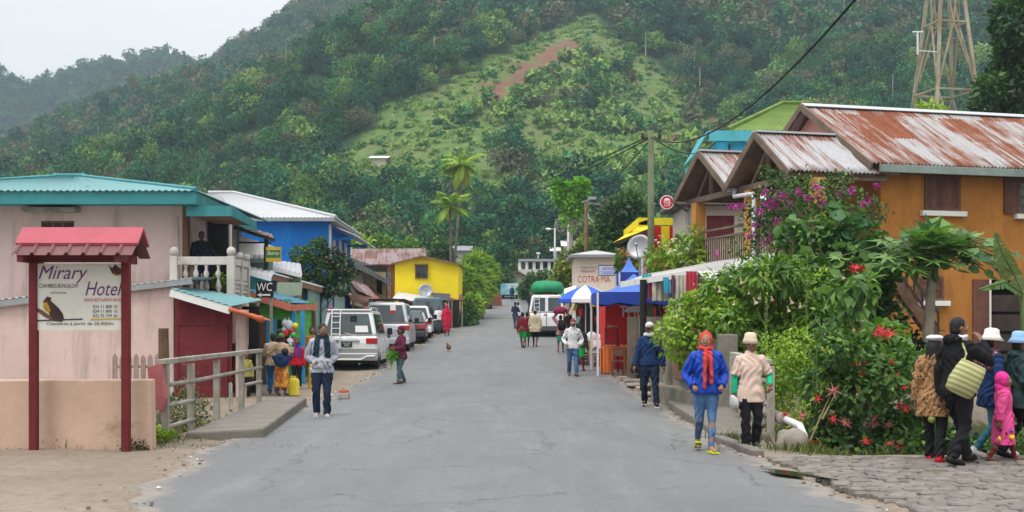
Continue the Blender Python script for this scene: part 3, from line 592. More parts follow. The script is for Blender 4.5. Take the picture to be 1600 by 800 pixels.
# lean-to roofs in front
mb=MB(); mb.beam((-15.6,27.9,1.70),(X(300,27.9),27.9,Z(439,27.9)),.06,.14); part('fascia',mb,galv if 0 else metalgrey,t); mb=MB(); mb.sheet((-15.6,27.86,1.80),(X(300,27.9)+.05,27.86,Z(434,27.9)),(X(300,27.9)+.05,30.6,Z(434,27.9)+.1),(-15.6,30.6,1.9),.16,.018,2,4); part('lean_to_roof',mb,galv,t)
# balcony
bz=Z(462,29.9); xl,xr=X(272,29.9)-.02,X(361,29.9)
mb=MB(); mb.box(xl-.1,xr+.1,29.85,30.79,bz-.14,bz); mb.box(xw1+.02,xr+.1,30.795,33.3,bz-.14,bz); part('balcony_floor',mb,concrete,t)
def baluster(mb,x,y,z,h): mb.lathe([(.05,0),(.05,.04),(.03,.07),(.075,.2*h+.05),(.08,.3*h),(.035,.5*h),(.03,.55*h),(.06,.66*h),(.07,.72*h),(.03,.86*h),(.045,.95*h),(.05,h)],(x,y,z),10)
rz=Z(401,29.9); rail=MB(); rail.box(xl+.1,xr-.08,29.86,29.98,rz-.2,rz); rail.box(xr-.055,xr+.065,30.06,31.6,rz-.2,rz-.04); rail.box(xr-.04,xr+.05,30.06,31.6,rz-.66,rz-.58)
br=part('balcony_rail',rail,whitecon,t,bev=.01)
for px,y in ((272,29.92),(361,29.92)):
    mb=MB(); x=X(px,29.9); mb.box(x-.09,x+.09,y-.09,y+.09,bz+.002,rz+.02); mb.ball((x,y,rz+.13),.115,14); part('rail_post',mb,whitecon,t,smooth=False)
for x,y in ((xr+.0,30.85),(xr+.0,31.65)): mb=MB(); mb.box(x-.075,x+.075,y-.075,y+.075,bz+.002,rz-.02); mb.ball((x,y,rz+.07),.10,12); part('rail_post',mb,whitecon,t)
for px in (290,306,322,341): mb=MB(); baluster(mb,X(px,29.9),29.92,bz,rz-.2-bz); part('baluster',mb,whitecon,t,smooth=True)
for y in (30.2,30.4,30.6,31.05,31.25,31.45): mb=MB(); baluster(mb,xr,y,bz,rz-.66-bz); part('baluster',mb,whitecon,t,smooth=True)
for y0_,y1_ in ((30.05,30.75),(30.95,31.55)): mb=MB(); mb.box(xr-.03,xr+.04,y0_,y1_,rz-.56,rz-.22); part('rail_panel',mb,whitecon,t,bev=.015)
mb=MB(); mb.tube([(xw1-.14,30.74,4.4),(xw1-.10,30.74,3.5),(xw1-.12,30.74,1.9)],.03,8); part('drain_pipe',mb,whitecon,t)
# ---------------------------------------------------------------- red garage shed below the balcony
t=thing('red_shed','dark red wooden shed with sloping white fascia below the balcony','shed',(-6.9,28,-.6))
redw=mat('red_boards',(.145,.016,.022),.8,.2,2,.25,60,planks=('x',.16),stain=((.10,.015,.02),.5,1.5)); 
mb=MB(); mb.prism([(X(273.5,27.7),-.95),(X(362,27.7),-.95),(X(362,27.7),Z(486,27.7)),(X(273.5,27.7),Z(457,27.7))],'y',27.7,27.78); part('front',mb,redw,t)
mb=MB(); mb.box(X(280,27.7),X(354,27.7),27.66,27.695,-.8,Z(508,27.7)); part('door',mb,mat('red_door_boards',(.135,.015,.02),.75,.2,2,.25,60,planks=('z',.22)),t,bev=.01)
mb=MB(); mb.box(X(278.5,27.7),X(280,27.7),27.64,27.69,-.8,Z(505,27.7)); mb.box(X(354,27.7),X(356,27.7),27.64,27.69,-.8,Z(505,27.7)); mb.box(X(278.5,27.7),X(356,27.7),27.64,27.69,Z(508,27.7)+.003,Z(506,27.7)); part('door_frame',mb,maroon,t)
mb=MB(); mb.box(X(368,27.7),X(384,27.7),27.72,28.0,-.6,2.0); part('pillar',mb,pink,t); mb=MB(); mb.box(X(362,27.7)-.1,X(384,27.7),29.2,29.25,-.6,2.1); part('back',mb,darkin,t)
mb=MB(); mb.beam((X(266,27.4),27.4,Z(453,27.4)-.06),(X(360,27.4),27.4,Z(481,27.4)-.06),.05,.17); part('fascia',mb,white,t); mb=MB(); mb.sheet((X(266,27.4),27.36,Z(450,27.4)),(X(362,27.4),27.36,Z(478.5,27.4)),(X(362,27.4)+.25,29.75,Z(478.5,27.4)+.2),(X(266,27.4),29.75,Z(450,27.4)+.05),.16,.016,2,4); part('roof',mb,tealroof,t)
mb=MB(); mb.sheet((X(358,27.3),27.2,Z(481,27.3)),(X(413,27.3),27.3,Z(499,27.3)),(X(413,27.3)+.0,28.3,Z(499,27.3)-.03),(X(358,27.3),28.3,Z(481,27.3)-.01),.3,.01,3,6,jit=.02); mb.tube([P(358,483,27.2),P(385,491,27.15),P(400,496,27.2),P(408,499,27.2),P(413,502,27.25)],[.05,.045,.06,.09,.03],8); part('awning',mb,mat('orange_tarpaulin',(.42,.095,.035),.6,.15,4,.3,20),t,smooth=True)
# ---------------------------------------------------------------- picket fence
t=thing('picket_fence','short weathered pinkish picket fence between peach wall and red shed','fence',(X(212,22),22,-.3)); fm=mat('faded_pink_wood',(.33,.235,.21),.9,.2,4,.3,60,stain=((.16,.12,.10),.5,4))
mb=MB()
for px in range(180,247,11): 
    x=X(px,22); h=Z(552+(px%3),22); mb.prism([(x-.045,-.6),(x+.045,-.6),(x+.045,h-.07),(x,h),(x-.045,h-.07)],'y',21.98,22.0)
part('pickets',mb,fm,t); mb=MB(); mb.box(X(176,22),X(248,22),22.003,22.04,Z(575,22),Z(571,22)); mb.box(X(176,22),X(248,22),22.003,22.04,-.1,-.05); part('fence_rail',mb,fm,t)
mb=MB(); x=X(258,21); mb.tube([(x,21,-.7),(x-.03,21,Z(513,21))],[.11,.09],8); single('tree_stump',mb,brownwood,'dead mossy wooden trunk standing by picket fence end','post')
# ---------------------------------------------------------------- bridge railing and kerb slab, left
def railing(pts,zt,name,label,ends,mats,tilted=False):
    b=pts[0]; t=thing(name,label,'railing',(b[0],b[1],G(b[0],b[1])))
    for i,(x,y) in enumerate(pts):
        mb=MB(); mb.box(x-.05,x+.05,y-.05,y+.05,-.75 if i else -.25,zt-.055-(.02 if i else 0)); part('rail_post',mb,mats[0],t,bev=.008)
    mb=MB(); mb.beam((pts[0][0]-.02,pts[0][1]-.15,zt),(pts[-1][0],pts[-1][1]+.15,zt-.02),.12,.075); part('top_rail',mb,mats[0],t,bev=.01)
    for k,(zz,i0,i1) in enumerate(ends):
        mb=MB(); mb.tube([(pts[i0][0]+.03,pts[i0][1],zz),(pts[i1][0]+.03,pts[i1][1]+.1,zz-.02)],.034,8); part('rail_tube',mb,mats[1],t,smooth=True)
    return t
wr=mat('whitewashed_wood',(.30,.28,.24),.85,.2,3,.3,60,stain=((.16,.15,.11),.62,3),stain2=((.10,.075,.05),.35,2),sstr=(1,1,.5))
LP_=[(-4.93,17.3),(-4.99,18.9),(-5.1,21.0),(-5.25,23.6),(-5.33,25.6)]
t=railing(LP_,1.13,'bridge_railing','weathered whitish timber railing along left kerb beside red shed',[(.80,0,1),(.78,1,4),(.50,0,1),(.48,3,4),(.20,0,1)],(wr,wr))
mb=MB(); mb.prism([(-5.10,1.06),(-4.93,1.10),(-4.86,.62),(-4.93,.42),(-5.03,.62)],'y',17.0,17.21); part('end_board',mb,mat('faded_red_wood',(.40,.12,.12),.8,.2,3,.2,60),t); mb=MB(); mb.tube([(-4.9,21.2,.16),(-4.98,21.5,.62)],.035,8); part('loose_stave',mb,wr,t)
kerb_m=mat('kerb_concrete',(.17,.155,.135),.9,.2,1.3,.4,60,stain=((.12,.10,.07),.5,1.4),sstr=(1,1,1))
mb=MB(); mb.add([(-4.72,17.55,-.45),(-3.62,17.75,-.45),(-4.22,25.0,-.45),(-5.0,25.3,-.45),(-4.72,17.55,.10),(-3.62,17.75,.15),(-4.22,25.0,.17),(-5.0,25.3,.17)],[(3,2,1,0),(4,5,6,7),(0,1,5,4),(1,2,6,5),(2,3,7,6),(3,0,4,7)]); single('kerb_slab',mb,kerb_m,'raised concrete kerb slab along left railing of the bridge','kerb',bev=.03)
# ---------------------------------------------------------------- teal and white house behind the balcony
t=thing('teal_house','small white and teal house with veranda beside the blue house','house',(-8.4,37.5,0))
mb=MB(); hbox(mb,X(335,37),X(373,37),-.2,4.45,37,37.15,[]); mb.box(X(373,37)-.15,X(373,37),37.16,42.5,-.2,4.4); part('wall',mb,white,t)
for px in (358,368): mb=MB(); mb.box(X(px-3,37),X(px+3,37),36.94,36.99,2.3,Z(358,37)); part('door',mb,maroon,t)
for px in (352.5,363,372): mb=MB(); mb.box(X(px-1.8,37),X(px+1.8,37),36.95,36.993,2.2,Z(352,37)); part('pilaster',mb,turq,t)
mb=MB(); mb.sheet(P(428,373,36),P(362,350,34.5),P(352,345,38.5),P(425,366,40),.14,.015,2,4); part('veranda_roof',mb,oldroof,t); mb=MB(); mb.beam(P(429,372,36.0)-Vector((0,0,.06)),P(366,352,35.0)-Vector((0,0,.06)),.05,.1); mb.beam(P(366,379,37),P(424,379,37),.05,.05); part('veranda_beam',mb,darkwood,t)
mb=MB(); x=X(416,36); mb.box(x-.05,x+.05,35.95,36.05,0,Z(368,36)); part('veranda_post',mb,black,t)
# beer sign
t=thing('shop_sign','square green and mustard sign board on dark post before the blue wall','sign',(X(427,35.6),35.6,2.5))
mb=MB(); x0,x1=X(416,35.6),X(439,35.6); mb.box(x0,x1,35.56,35.66,Z(409,35.6),Z(386,35.6)); b=part('board',mb,gold,t); mb=MB(); mb.box(x0+.01,x1-.01,35.552,35.559,Z(402.5,35.6),Z(391,35.6)); part('board',mb,dgreen,t)
mb=MB(); sgn(mb,'Batroo',418.5,394.6+4,6.2,18,0,.25,35.6,35.551,.003); part('lettering',mb,[mat('pale_lettering',(.6,.62,.5),.6,.05,3,0)],t); mb=MB(); mb.box(x0-.07,x0-.004,35.58,35.64,0,Z(384,35.6)); part('post',mb,black,t)
# ---------------------------------------------------------------- WC sign, green stall
D=31.8; t=thing('toilet_sign','black WC sign with white arrow pointing left on two short posts','sign',(X(413,D),D,2))
mb=MB(); mb.box(X(400,D),X(427,D),D,D+.03,Z(465,D),Z(440,D)); b=part('board',mb,black,t); mb=MB(); sgn(mb,'WC',401.5,454.8,13,24,0,.08,D,D-.002); mb.add([(X(p,D),D-.006,Z(q,D)) for p,q in ((401.5,461),(408.5,456.8),(407.3,459.4),(422.5,459.4),(422.5,462.2),(407.6,462.2),(409,464.6))],[tuple(range(7))[::-1]]); part('lettering',mb,letter_w,t)
for px in (402,423): mb=MB(); x=X(px,D); mb.box(x-.035,x+.035,D+.032,D+.09,.3,Z(447,D)); part('post',mb,wr,t)
t=thing('green_stall','bright green boarded stall with salmon and blue tin roof selling small goods','stall',(-6.6,34.5,0)); y0=33.0
mb=MB(); hbox(mb,X(383,y0),X(455,y0),-.1,2.35,y0,y0+.06,[(X(388,y0),X(408,y0),0,Z(490,y0)),(X(433,y0),X(454,y0),.75,Z(500,y0))]); mb.box(X(455,y0)-.06,X(455,y0),y0+.065,36.6,1.2,2.15); mb.box(X(383,y0),X(455,y0),36.6,36.66,0,2.4); part('wall',mb,greenp,t)
mb=MB(); mb.box(X(389,y0),X(397,y0),y0+.5,y0+.54,0,Z(496,y0)); part('inner_wall',mb,concrete,t); mb=MB(); mb.box(X(398.5,y0),X(416,y0),y0-.04,y0-.004,-.1,Z(499,y0)); part('door',mb,brownwood,t,bev=.008)
mb=MB(); mb.box(X(416.5,y0),X(432,y0),y0-.03,y0-.003,-.1,Z(498,y0)); part('board',mb,azure,t); mb=MB(); mb.box(X(383,y0),X(398,y0),y0-.035,y0-.003,-.1,Z(550,y0)); part('board',mb,turq,t)
for px,yy in ((459,33.0),(473,33.1),(490,36.4)): mb=MB(); x=X(px,yy); mb.box(x-.055,x+.055,yy-.05,yy+.05,0,Z(486,yy)); part('stall_post',mb,azure if px<480 else brownwood,t)
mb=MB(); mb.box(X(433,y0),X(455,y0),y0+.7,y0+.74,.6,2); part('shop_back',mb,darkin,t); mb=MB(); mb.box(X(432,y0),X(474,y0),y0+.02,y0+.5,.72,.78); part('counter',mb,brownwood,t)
mb=MB(); mb.sheet(P(383,452,y0-.3),P(456,474,y0-.3),P(492,475,36.9),P(420,452,36.9),.16,.015,2,4); part('roof',mb,bluetin,t)
mb=MB(); mb.beam(P(383,459,y0-.3),P(456,481,y0-.3),.03,.19); mb.beam(P(456.5,481,y0-.28),P(495,479,36.8),.03,.17); part('fascia',mb,salmon,t)
g=random.Random(5)
pm_=[mat('plastic_yellow',(.75,.65,.05),.35,.05,3,0),mat('plastic_green',(.08,.5,.1),.35,.05,3,0),mat('plastic_red',(.6,.04,.04),.35,.05,3,0),mat('clear_bag',(.55,.6,.62),.25,.1,5,0)]
for px,py,r,mi,nm in ((461,509,.085,0,'ball'),(458,523,.08,1,'ball'),(456,517,.08,2,'ball'),(451,508,.12,3,'plastic_bag'),(445,505,.09,3,'plastic_bag'),(453,537,.13,3,'plastic_bag'),(447,520,.09,2,'plastic_bag'),(458,531,.06,2,'ball'),(444,515,.07,3,'plastic_bag')):
    c=P(px,py,32.85); mb=MB(); mb.ball(c,(r,r*.8,r*(1 if nm=='ball' else 1.25)),12)
    if nm!='ball': mb.tube([c+Vector((0,0,r*1.1)),c+Vector((.01,0,r*1.7))],[r*.3,r*.12],6)
    o=single(nm,mb,pm_[mi],('%s toy ball hanging in stack at green stall front'%['yellow','green','red'][mi] if mi<3 and nm=='ball' else None) or ('clear bulging plastic bag hanging in green stall opening' if mi==3 else 'red filled plastic bag hanging in green stall opening'),'ball' if nm=='ball' else 'bag',smooth=True,group='goods hung on the green stall')
# yellow jerrycan etc
def jerrycan(x,y,label,m,h=.42,rz=0):
    t=thing('jerrycan',label,'jerrycan',(x,y,G(x,y)+.005),rz,local=True); mb=MB(); mb.loft([(0,0,0,.115,.085),(0,0,.02,.125,.095),(0,0,h*.72,.125,.095),(0,0,h*.86,.10,.08),(0,0,h*.9,.05,.045)],16,0,4); part('can',mb,m,t,smooth=False,bev=.01)
    mb=MB(); mb.tube([(-.09,0,h*.78),(-.07,0,h*.97),(.02,0,h*.97),(.045,0,h*.86)],.018,6); part('handle',mb,m,t); mb=MB(); mb.lathe([(.03,h*.86),(.03,h*.97),(.0,h*.97)],(.07,0,0),10); part('cap',mb,redcl,t)
jerrycan(-5.12,28.55,'yellow plastic jerrycan standing beside the yellow skirted woman',pm_[0],.46); jerrycan(-5.1,31.2,'mustard jerrycan on the ground behind the boy in red',mat('plastic_mustard',(.5,.33,.03),.4,.1,3,0),.7)
mb=MB(); x,y=X(537,26.9),26.9; z=G(x,y); mb.box(x-.13,x+.13,y-.11,y+.11,z,z+.15); t=single('kerb_block',mb,concrete,'small concrete block with brick red top at the road edge','block',bev=.03); mb=MB(); mb.loft([(x,y,z+.152,.12,.10),(x,y,z+.2,.11,.09),(x,y,z+.23,.05,.05)],10,0,3); part('painted_top',mb,mat('brick_red',(.34,.10,.07),.85,.2,4,.2,60),t)
# ---------------------------------------------------------------- blue house
t=thing('blue_house','bright blue two storey house under pale hipped tin roof','house',(-8.6,46.5,.3)); xl,xr,y0=X(330,44),X(513,44),44.0
mb=MB(); hbox(mb,xl,xr,-.2,5.42,y0,y0+.2,[]); mb.box(xr-.2,xr,y0+.21,50,-.2,5.4); mb.box(xl,xl+.2,y0+.21,50,-.2,5.4); part('wall',mb,blue,t)
for y_ in (45.0,46.6,48.2): 
    f=MB(); f.box(xr,xr+.04,y_,y_+.55,2.9,4.9); o=part('shutter',f,white,t,bev=.006)
mb=MB(); mb.beam((xr+.05,44.1,2.0),(xr+.05,44.1,5.3),.09,.09); part('drain_pipe',mb,poleW,t)
mb=MB(); a=P(345,302,47.5); e=5.5; mb.sheet((xl-1.2,43.5,e),(xr+.35,43.5,e),(a.x+.5,a.y,a.z),(a.x-.5,a.y,a.z),.15,.018,3,4); mb.sheet((xr+.35,43.5,e),(xr+.35,51.2,e-.06),(a.x+.5,a.y+2,a.z),(a.x+.5,a.y,a.z),.15,.018,3,4); part('roof',mb,galv,t)
mb=MB(); mb.box(xl-1.2,xr+.3,43.47,43.5,e-.13,e-.02); mb.box(xr+.3,xr+.33,43.5,51.2,e-.16,e-.05); part('fascia',mb,metalgrey,t); mb=MB(); mb.tube([(xr+.35,43.5,e+.03),(a.x+.5,a.y,a.z+.03),(a.x-.5,a.y,a.z+.03)],.07,6); part('ridge_cap',mb,galv,t)
mb=MB(); mb.sheet((xr+.95,44.3,4.92),(xr+.95,51,4.86),(xr+.02,51,5.25),(xr+.02,44.3,5.3),.15,.016,2,4); part('side_roof',mb,galv,t); mb=MB(); mb.beam((xr+.02,44.6,4.8),(xr+.85,44.6,4.85),.06,.08); mb.beam((xr+.02,48.6,4.8),(xr+.85,48.6,4.82),.06,.08); part('bracket',mb,blue,t)
# ---------------------------------------------------------------- row of market sheds along the left
t=thing('market_shed','long timber market shed with brown fascia and faded green boards','shed',(-7.6,41,.2))
A,B=P(423,428,36.2),P(546,461,47.5); up=Vector((-3.0,1.6,.75))
mb=MB(); mb.sheet(A,B,B+up,A+up,.15,.016,3,4,jit=.02); part('roof',mb,galv,t); mb=MB(); dz=Vector((0,0,.04)); mid=A.lerp(B,.58); mb.beam(A+Vector((.03,0,-.09)),mid+Vector((.03,0,-.09)),.04,.18); part('fascia',mb,rustbrown,t)
mb=MB(); mb.beam(A+Vector((.06,0,.02)),B+Vector((.06,0,.02)),.03,.05); part('roof_edge',mb,white,t)
mb=MB(); 
for f_ in (.42,.58,.75,.9): q=A.lerp(B,f_); mb.box(q.x-.25,q.x-.17,q.y-.05,q.y+.05,.1,q.z-.12)
part('shed_posts',mb,brownwood,t)
mb=MB(); q0,q1=A.lerp(B,.45),A.lerp(B,.97); mb.quad((q0.x-.1,q0.y,1.35),(q1.x-.1,q1.y,1.5),(q1.x-.1,q1.y,q1.z-.1),(q0.x-.1,q0.y,q0.z-.16),th=.05); part('wall_boards',mb,mint,t); mb=MB()
for f_ in (.6,.78): q=A.lerp(B,f_); mb.box(q.x-.09,q.x-.05,q.y-.05,q.y+.05,.2,q.z-.15)
mb.quad((q0.x-.14,q0.y+.1,.1),(q1.x-.14,q1.y,.4),(q1.x-.14,q1.y,1.48),(q0.x-.14,q0.y+.1,1.34),th=.05); part('lower_boards',mb,mat('navy_boards',(.02,.06,.11),.7,.3,2,.2,60,planks=('y',.3)),t)
mb=MB(); mb.quad(P(432,464,36.0),P(471,461,37.6),P(473,442,37.6),P(434,441,36.0),th=.03); part('cloth',mb,mat('pale_green_cloth',(.42,.50,.36),.9,.12,2,.3,8),t)
mb=MB(); mb.box(-11,-8.2,38.2,38.3,0,3.6); mb.box(-10,-7.9,47.4,47.5,.2,3); part('back_wall',mb,darkin,t)  # near-black panels put in for the darkness under the shed roof
# small lean-tos between balcony and blue house
def lean(name,label,a,b,c,d,m,fm=None,walls=None,wm=None,cat='roof',legs=(),pitch=.15,lm=None):
    t=thing(name,label,cat,tuple((Vector(a)+Vector(b))/2-Vector((0,0,1.5)))); mb=MB(); mb.sheet(a,b,c,d,pitch,.016,2,4,jit=.012); part('roof',mb,m,t)
    if fm: mb=MB(); o_=Vector((0,-.03,-.06)); mb.beam(Vector(a)+o_,Vector(b)+o_,.03,.12); part('fascia',mb,fm,t)
    if walls: 
        mb=MB()
        for x0,x1,y0,y1,z0,z1 in walls: mb.box(x0,x1,y0,y1,z0,z1)
        part('wall',mb,wm,t)
    for q in legs: mb=MB(); q=Vector(q); z=G(q.x,q.y); mb.box(q.x-.04,q.x+.04,q.y-.04,q.y+.04,z-.1,q.z-.02); part('post',mb,lm or greywood,t)
    return t
lean('lean_to','pale mint lean-to with low flat roof under the shop sign','' or P(366,402,36.8),P(424,405,36.8),P(424,396,40),P(368,396,40),whitesheet,mint,[(X(372,37),X(424,37),37.2,37.3,0,Z(404,37))],mint,'shed')
lean('lean_to','grey roofed mint shed beside bushes before the blue house',P(422,416,38.0),P(472,428,38.0),P(470,412,41.5),P(424,405,41.5),galv,white,[(X(424,38.5),X(470,38.5),38.5,38.6,0,Z(426,38.5))],mint,'shed')
lean('lean_to','turquoise shed front with white frame behind the WC sign',P(384,422,34.0),P(424,433,34.0),P(430,424,36),P(388,416,36),galv,white,[(X(387,34.3),X(424,34.3),34.3,34.4,0,Z(432,34.3))],turq,'shed')
t=lean('lean_to','collapsing brown board roof of the shed row behind the vans',P(548,466,47),P(615,482,56),P(590,446,58),P(520,440,49),rustbrown,rustbrown,None,None,'shed',[P(552,468,47.3),P(610,482,55.5)],lm=brownwood)
mb=MB(); mb.quad((-6.9,48,.5),(-6.2,56,.8),(-6.2,56,2.3),(-6.9,48,2.6),th=.06); part('wall',mb,mint,t)
lean('lean_to','broken grey plank roof leaning against the old timber house',P(560,455,50),P(606,474,57),P(600,455,58),P(545,437,52),oldroof,None,None,None,'shed')
# ---------------------------------------------------------------- old timber house, maroon roofed building, yellow house
t=thing('timber_house','old yellowish plank house with sagging black roof behind the sheds','house',(-9.0,57,.8)); y0=55.5
mb=MB(); hbox(mb,X(548,y0),X(603,y0),.4,Z(425,y0),y0,y0+.12,[(X(556,y0),X(562,y0),Z(450,y0),Z(428,y0)),(X(588,y0),X(597,y0),Z(460,y0),Z(436,y0))]); part('wall',mb,mat('yellowish_planks',(.34,.28,.16),.9,.25,2,.3,60,planks=('z',.25),stain=((.16,.12,.07),.5,2)),t)
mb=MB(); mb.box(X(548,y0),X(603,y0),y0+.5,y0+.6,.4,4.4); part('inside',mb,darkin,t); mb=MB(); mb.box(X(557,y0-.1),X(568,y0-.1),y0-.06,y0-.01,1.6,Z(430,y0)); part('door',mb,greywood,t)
mb=MB(); mb.sheet(P(540,412,y0-1),P(612,447,y0-.9),P(607,425,y0+3),P(545,401,y0+3),.15,.016,3,4,sag=.12,jit=.05); part('roof',mb,mat('tarred_sheet',(.02,.02,.024),.7,.3,3,.2,30),t)
t=thing('long_roofed_building','long low orange building with weathered maroon tin roof','house',(-7.4,82,1.3)); y0=82.
mb=MB(); hbox(mb,X(537,y0),X(616,y0),1,Z(412,y0),y0,y0+.2,[]); part('wall',mb,mat('brick_orange_wall',(.42,.16,.06),.9,.2,2,.2,40),t); mb=MB(); mb.box(X(537,y0),X(560,y0),y0-.02,y0-.004,Z(425,y0),Z(413,y0)); part('band',mb,maroon,t)
mb=MB(); mb.sheet(P(535,413,y0-.6),P(668,413,y0-.6),P(664,388,y0+4),P(538,389,y0+4),.2,.02,3,4); part('roof',mb,oldroof,t); mb=MB(); mb.box(X(604,y0),X(612,y0),y0-.3,y0-.02,1.1,Z(424,y0)); part('pillar',mb,rustbrown,t)
t=thing('yellow_house','bright yellow gabled house with single small shuttered window','house',(X(667,74),77,1.5)); y0=74.; x0,x1=X(617,y0),X(716,y0)
mb=MB(); mb.prism([(x0,1.2),(x1,1.2),(x1,Z(411,y0)),(X(660,y0),Z(400.5,y0)),(x0,Z(411,y0))],'y',y0,y0+.2); mb.box(x1-.2,x1,y0+.21,y0+6,1.2,Z(412,y0)); mb.box(x0,x0+.2,y0+.21,y0+6,1.2,Z(412,y0)); part('wall',mb,yellow,t)
for a,b in (((x0-.2,y0-.25,Z(412.5,y0)),(X(660,y0),y0-.25,Z(400,y0))),((x1+.15,y0-.25,Z(413,y0)),(X(660,y0),y0-.25,Z(400,y0)))):
    mb=MB(); A_,B_=Vector(a),Vector(b); o_=Vector((0,6.5,0)); mb.sheet(A_,A_+o_,B_+o_,B_,.2,.018,2,4); part('roof',mb,oldroof,t)
mb=MB(); mb.beam((x0-.2,y0-.28,Z(413,y0)),(X(660,y0),y0-.28,Z(400.7,y0)),.03,.1); mb.beam((x1+.15,y0-.28,Z(413.5,y0)),(X(660,y0),y0-.28,Z(400.7,y0)),.03,.1); part('barge_board',mb,rustbrown,t)
frame_y(t,'window',X(650,y0)+.04,X(667,y0)-.04,Z(433,y0),Z(416,y0),y0-.02,.09,.07,brownwood,glass,'pane',1); mb=MB(); mb.quad(P(647,413.5,y0-.45),P(669,413.5,y0-.45),P(669,412,y0-.01),P(647,412,y0-.01),th=.05); part('window_canopy',mb,brownwood,t)
# satellite dish
def dish(c,r,label,m,tilt=R(50),az=R(-20),legz=None):
    t=thing('satellite_dish',label,'satellite dish',tuple(c)); M=Matrix.Rotation(az,3,'Z')@Matrix.Rotation(tilt,3,'X'); mb=MB(); mb.lathe([(r*k,r*.28*k*k) for k in (.02,.25,.5,.75,1)]+[(r*.99,r*.30),(r*.75,r*.19),(r*.3,r*.05)],c,24,0,M); part('reflector',mb,m,t,smooth=True)
    mb=MB(); tip=Vector(c)+M@Vector((0,0,r*.95)); mb.tube([Vector(c)+M@Vector((0,-r*.97,r*.28)),tip],.018,6); mb.ball(tip,.06,8); part('feed_arm',mb,metalgrey,t); mb=MB(); mb.tube([Vector(c),Vector((c[0],c[1]+.1,legz if legz else c[2]-1.2))],.035,8); part('mast',mb,metalgrey,t)
dish(P(665,455,73.4),.44,'grey satellite dish on shed roof before the yellow house',metalgrey,R(75),R(10))
t=lean('awning_stall','market stall with bright white tin awning behind the parked cars',P(613,466,70),P(684,476,70),P(672,463,73.6),P(622,456,73.6),whitesheet,maroon,[(X(622,71.5),X(676,71.5),72,72.1,1,Z(470,72))],maroon,'stall',[P(616,468,70.2),P(682,477,70.2)])
t=lean('awning_stall','dark roofed stall under yellow house wall',P(676,464,71.8),P(702,470,71.8),P(704,459,73.7),P(672,457,73.7),roofmat('dark_blue_sheet',(.05,.055,.10),(.1,.06,.05),.4,.1,.6),None,None,None,'stall',[P(701,471,71.9)])
t=lean('awning_stall','open pole shed with rusty roof at end of left row',P(694,469,72.6),P(724,468,74.4),P(722,460,76.5),P(692,461,73.8),roofmat('rust_sheet',(.3,.16,.1),(.25,.09,.05),.8,.05,.8),brownwood,[(X(684,73.4),X(718,73.4),73.4,73.5,1.0,Z(469,73.4))],darkin,'stall',[P(696,471,72.8),P(706,470,73.3),P(722,469,74.3),P(714,470,73.8)],lm=greywood)
mb=MB(); y_=71.4; mb.box(X(686,y_),X(698,y_),y_,y_+.03,Z(481,y_),Z(474,y_)); single('shop_board',mb,pm_[0],'small yellow board hanging under pole shed roof','sign')
# ================================================================ orange house with rusty roof
rust=roofmat('rusty_roof',(.38,.375,.38),(.24,.08,.04),.80,.25,.55); vrust=roofmat('veranda_roof_sheet',(.40,.405,.42),(.24,.075,.038),.66,.3,.5); ochre=mat('ochre_plaster',(.40,.165,.033),.9,.16,.9,.2,40,stain=((.29,.12,.03),.65,1.6),stain2=((.24,.10,.03),.40,2.2),sstr=(1.4,1.4,.22)); shut=mat('brown_shutter',(.13,.055,.038),.75,.22,4,.2,60,planks=('x',.14)); salmonw=mat('salmon_plaster',(.55,.27,.22),.9,.1,1,.15,40)
ochcol=mat('ochre_column',(.48,.22,.05),.75,.12,2,.15,50,stain=((.3,.16,.06),.4,3),sstr=(1,1,.3)); gut=mat('mossy_gutter',(.20,.25,.23),.7,.2,1.2,.2,40,stain=((.30,.32,.30),.5,1.2),sstr=(.5,1,1)); beamw=mat('grey_brown_beam',(.16,.115,.085),.85,.25,3,.3,60)
TH=R(15); U=Vector((math.cos(TH),math.sin(TH),0)); Wd=Vector((-math.sin(TH),math.cos(TH),0)); O0=Vector((8.8,29.5,0))
def H(a,b,z): return O0+U*a+Wd*b+Vector((0,0,z))
def hbx(mb,a0,a1,b0,b1,z0,z1,mi=0):
    return mb.add([H(a0,b0,z0),H(a1,b0,z0),H(a1,b1,z0),H(a0,b1,z0),H(a0,b0,z1),H(a1,b0,z1),H(a1,b1,z1),H(a0,b1,z1)],[(3,2,1,0),(4,5,6,7),(0,1,5,4),(1,2,6,5),(2,3,7,6),(3,0,4,7)],mi)
def a_at(px,b):
    k=(px-HX)/F; return (k*(O0.y+b*Wd.y)-(O0.x+b*Wd.x))/(U.x-k*U.y)
def z_at(px,py,b): a=a_at(px,b); return Z(py,H(a,b,0).y)
t=thing('orange_house','ochre orange house under long rust streaked tin roof','house',H(5,3.5,-.5))
mb=MB(); wl=a_at(1376,.45); wins=[]
aw0,aw1=a_at(1444,.45),a_at(1500,.45); zw1,zw0=z_at(1470,274,.45),z_at(1470,330,.45); ad0=a_at(1519,.45); al0,al1=a_at(1432,.45),a_at(1474,.45)
hs_=[(aw0,aw1,zw0,zw1),(a_at(1590,.45),a_at(1590,.45)+.85,zw0-.02,zw1),(ad0,ad0+3.2,-.6,z_at(1550,437,.45)),(al0,al1,z_at(1450,470,.45),z_at(1450,432,.45))]
xs=sorted({wl,13.,*[h[0] for h in hs_],*[h[1] for h in hs_]})
for p_,q_ in zip(xs[:-1],xs[1:]):
    z=-1.2
    for c,d in sorted([(h[2],h[3]) for h in hs_ if h[0]<=p_+1e-6 and h[1]>=q_-1e-6]): hbx(mb,p_,q_,.45,.65,z,c); z=d
    hbx(mb,p_,q_,.45,.65,z,5.62)
part('wall',mb,ochre,t)
mb=MB(); hbx(mb,wl,wl+.2,.66,6.6,-1.2,5.6); part('side_wall',mb,ochre,t)
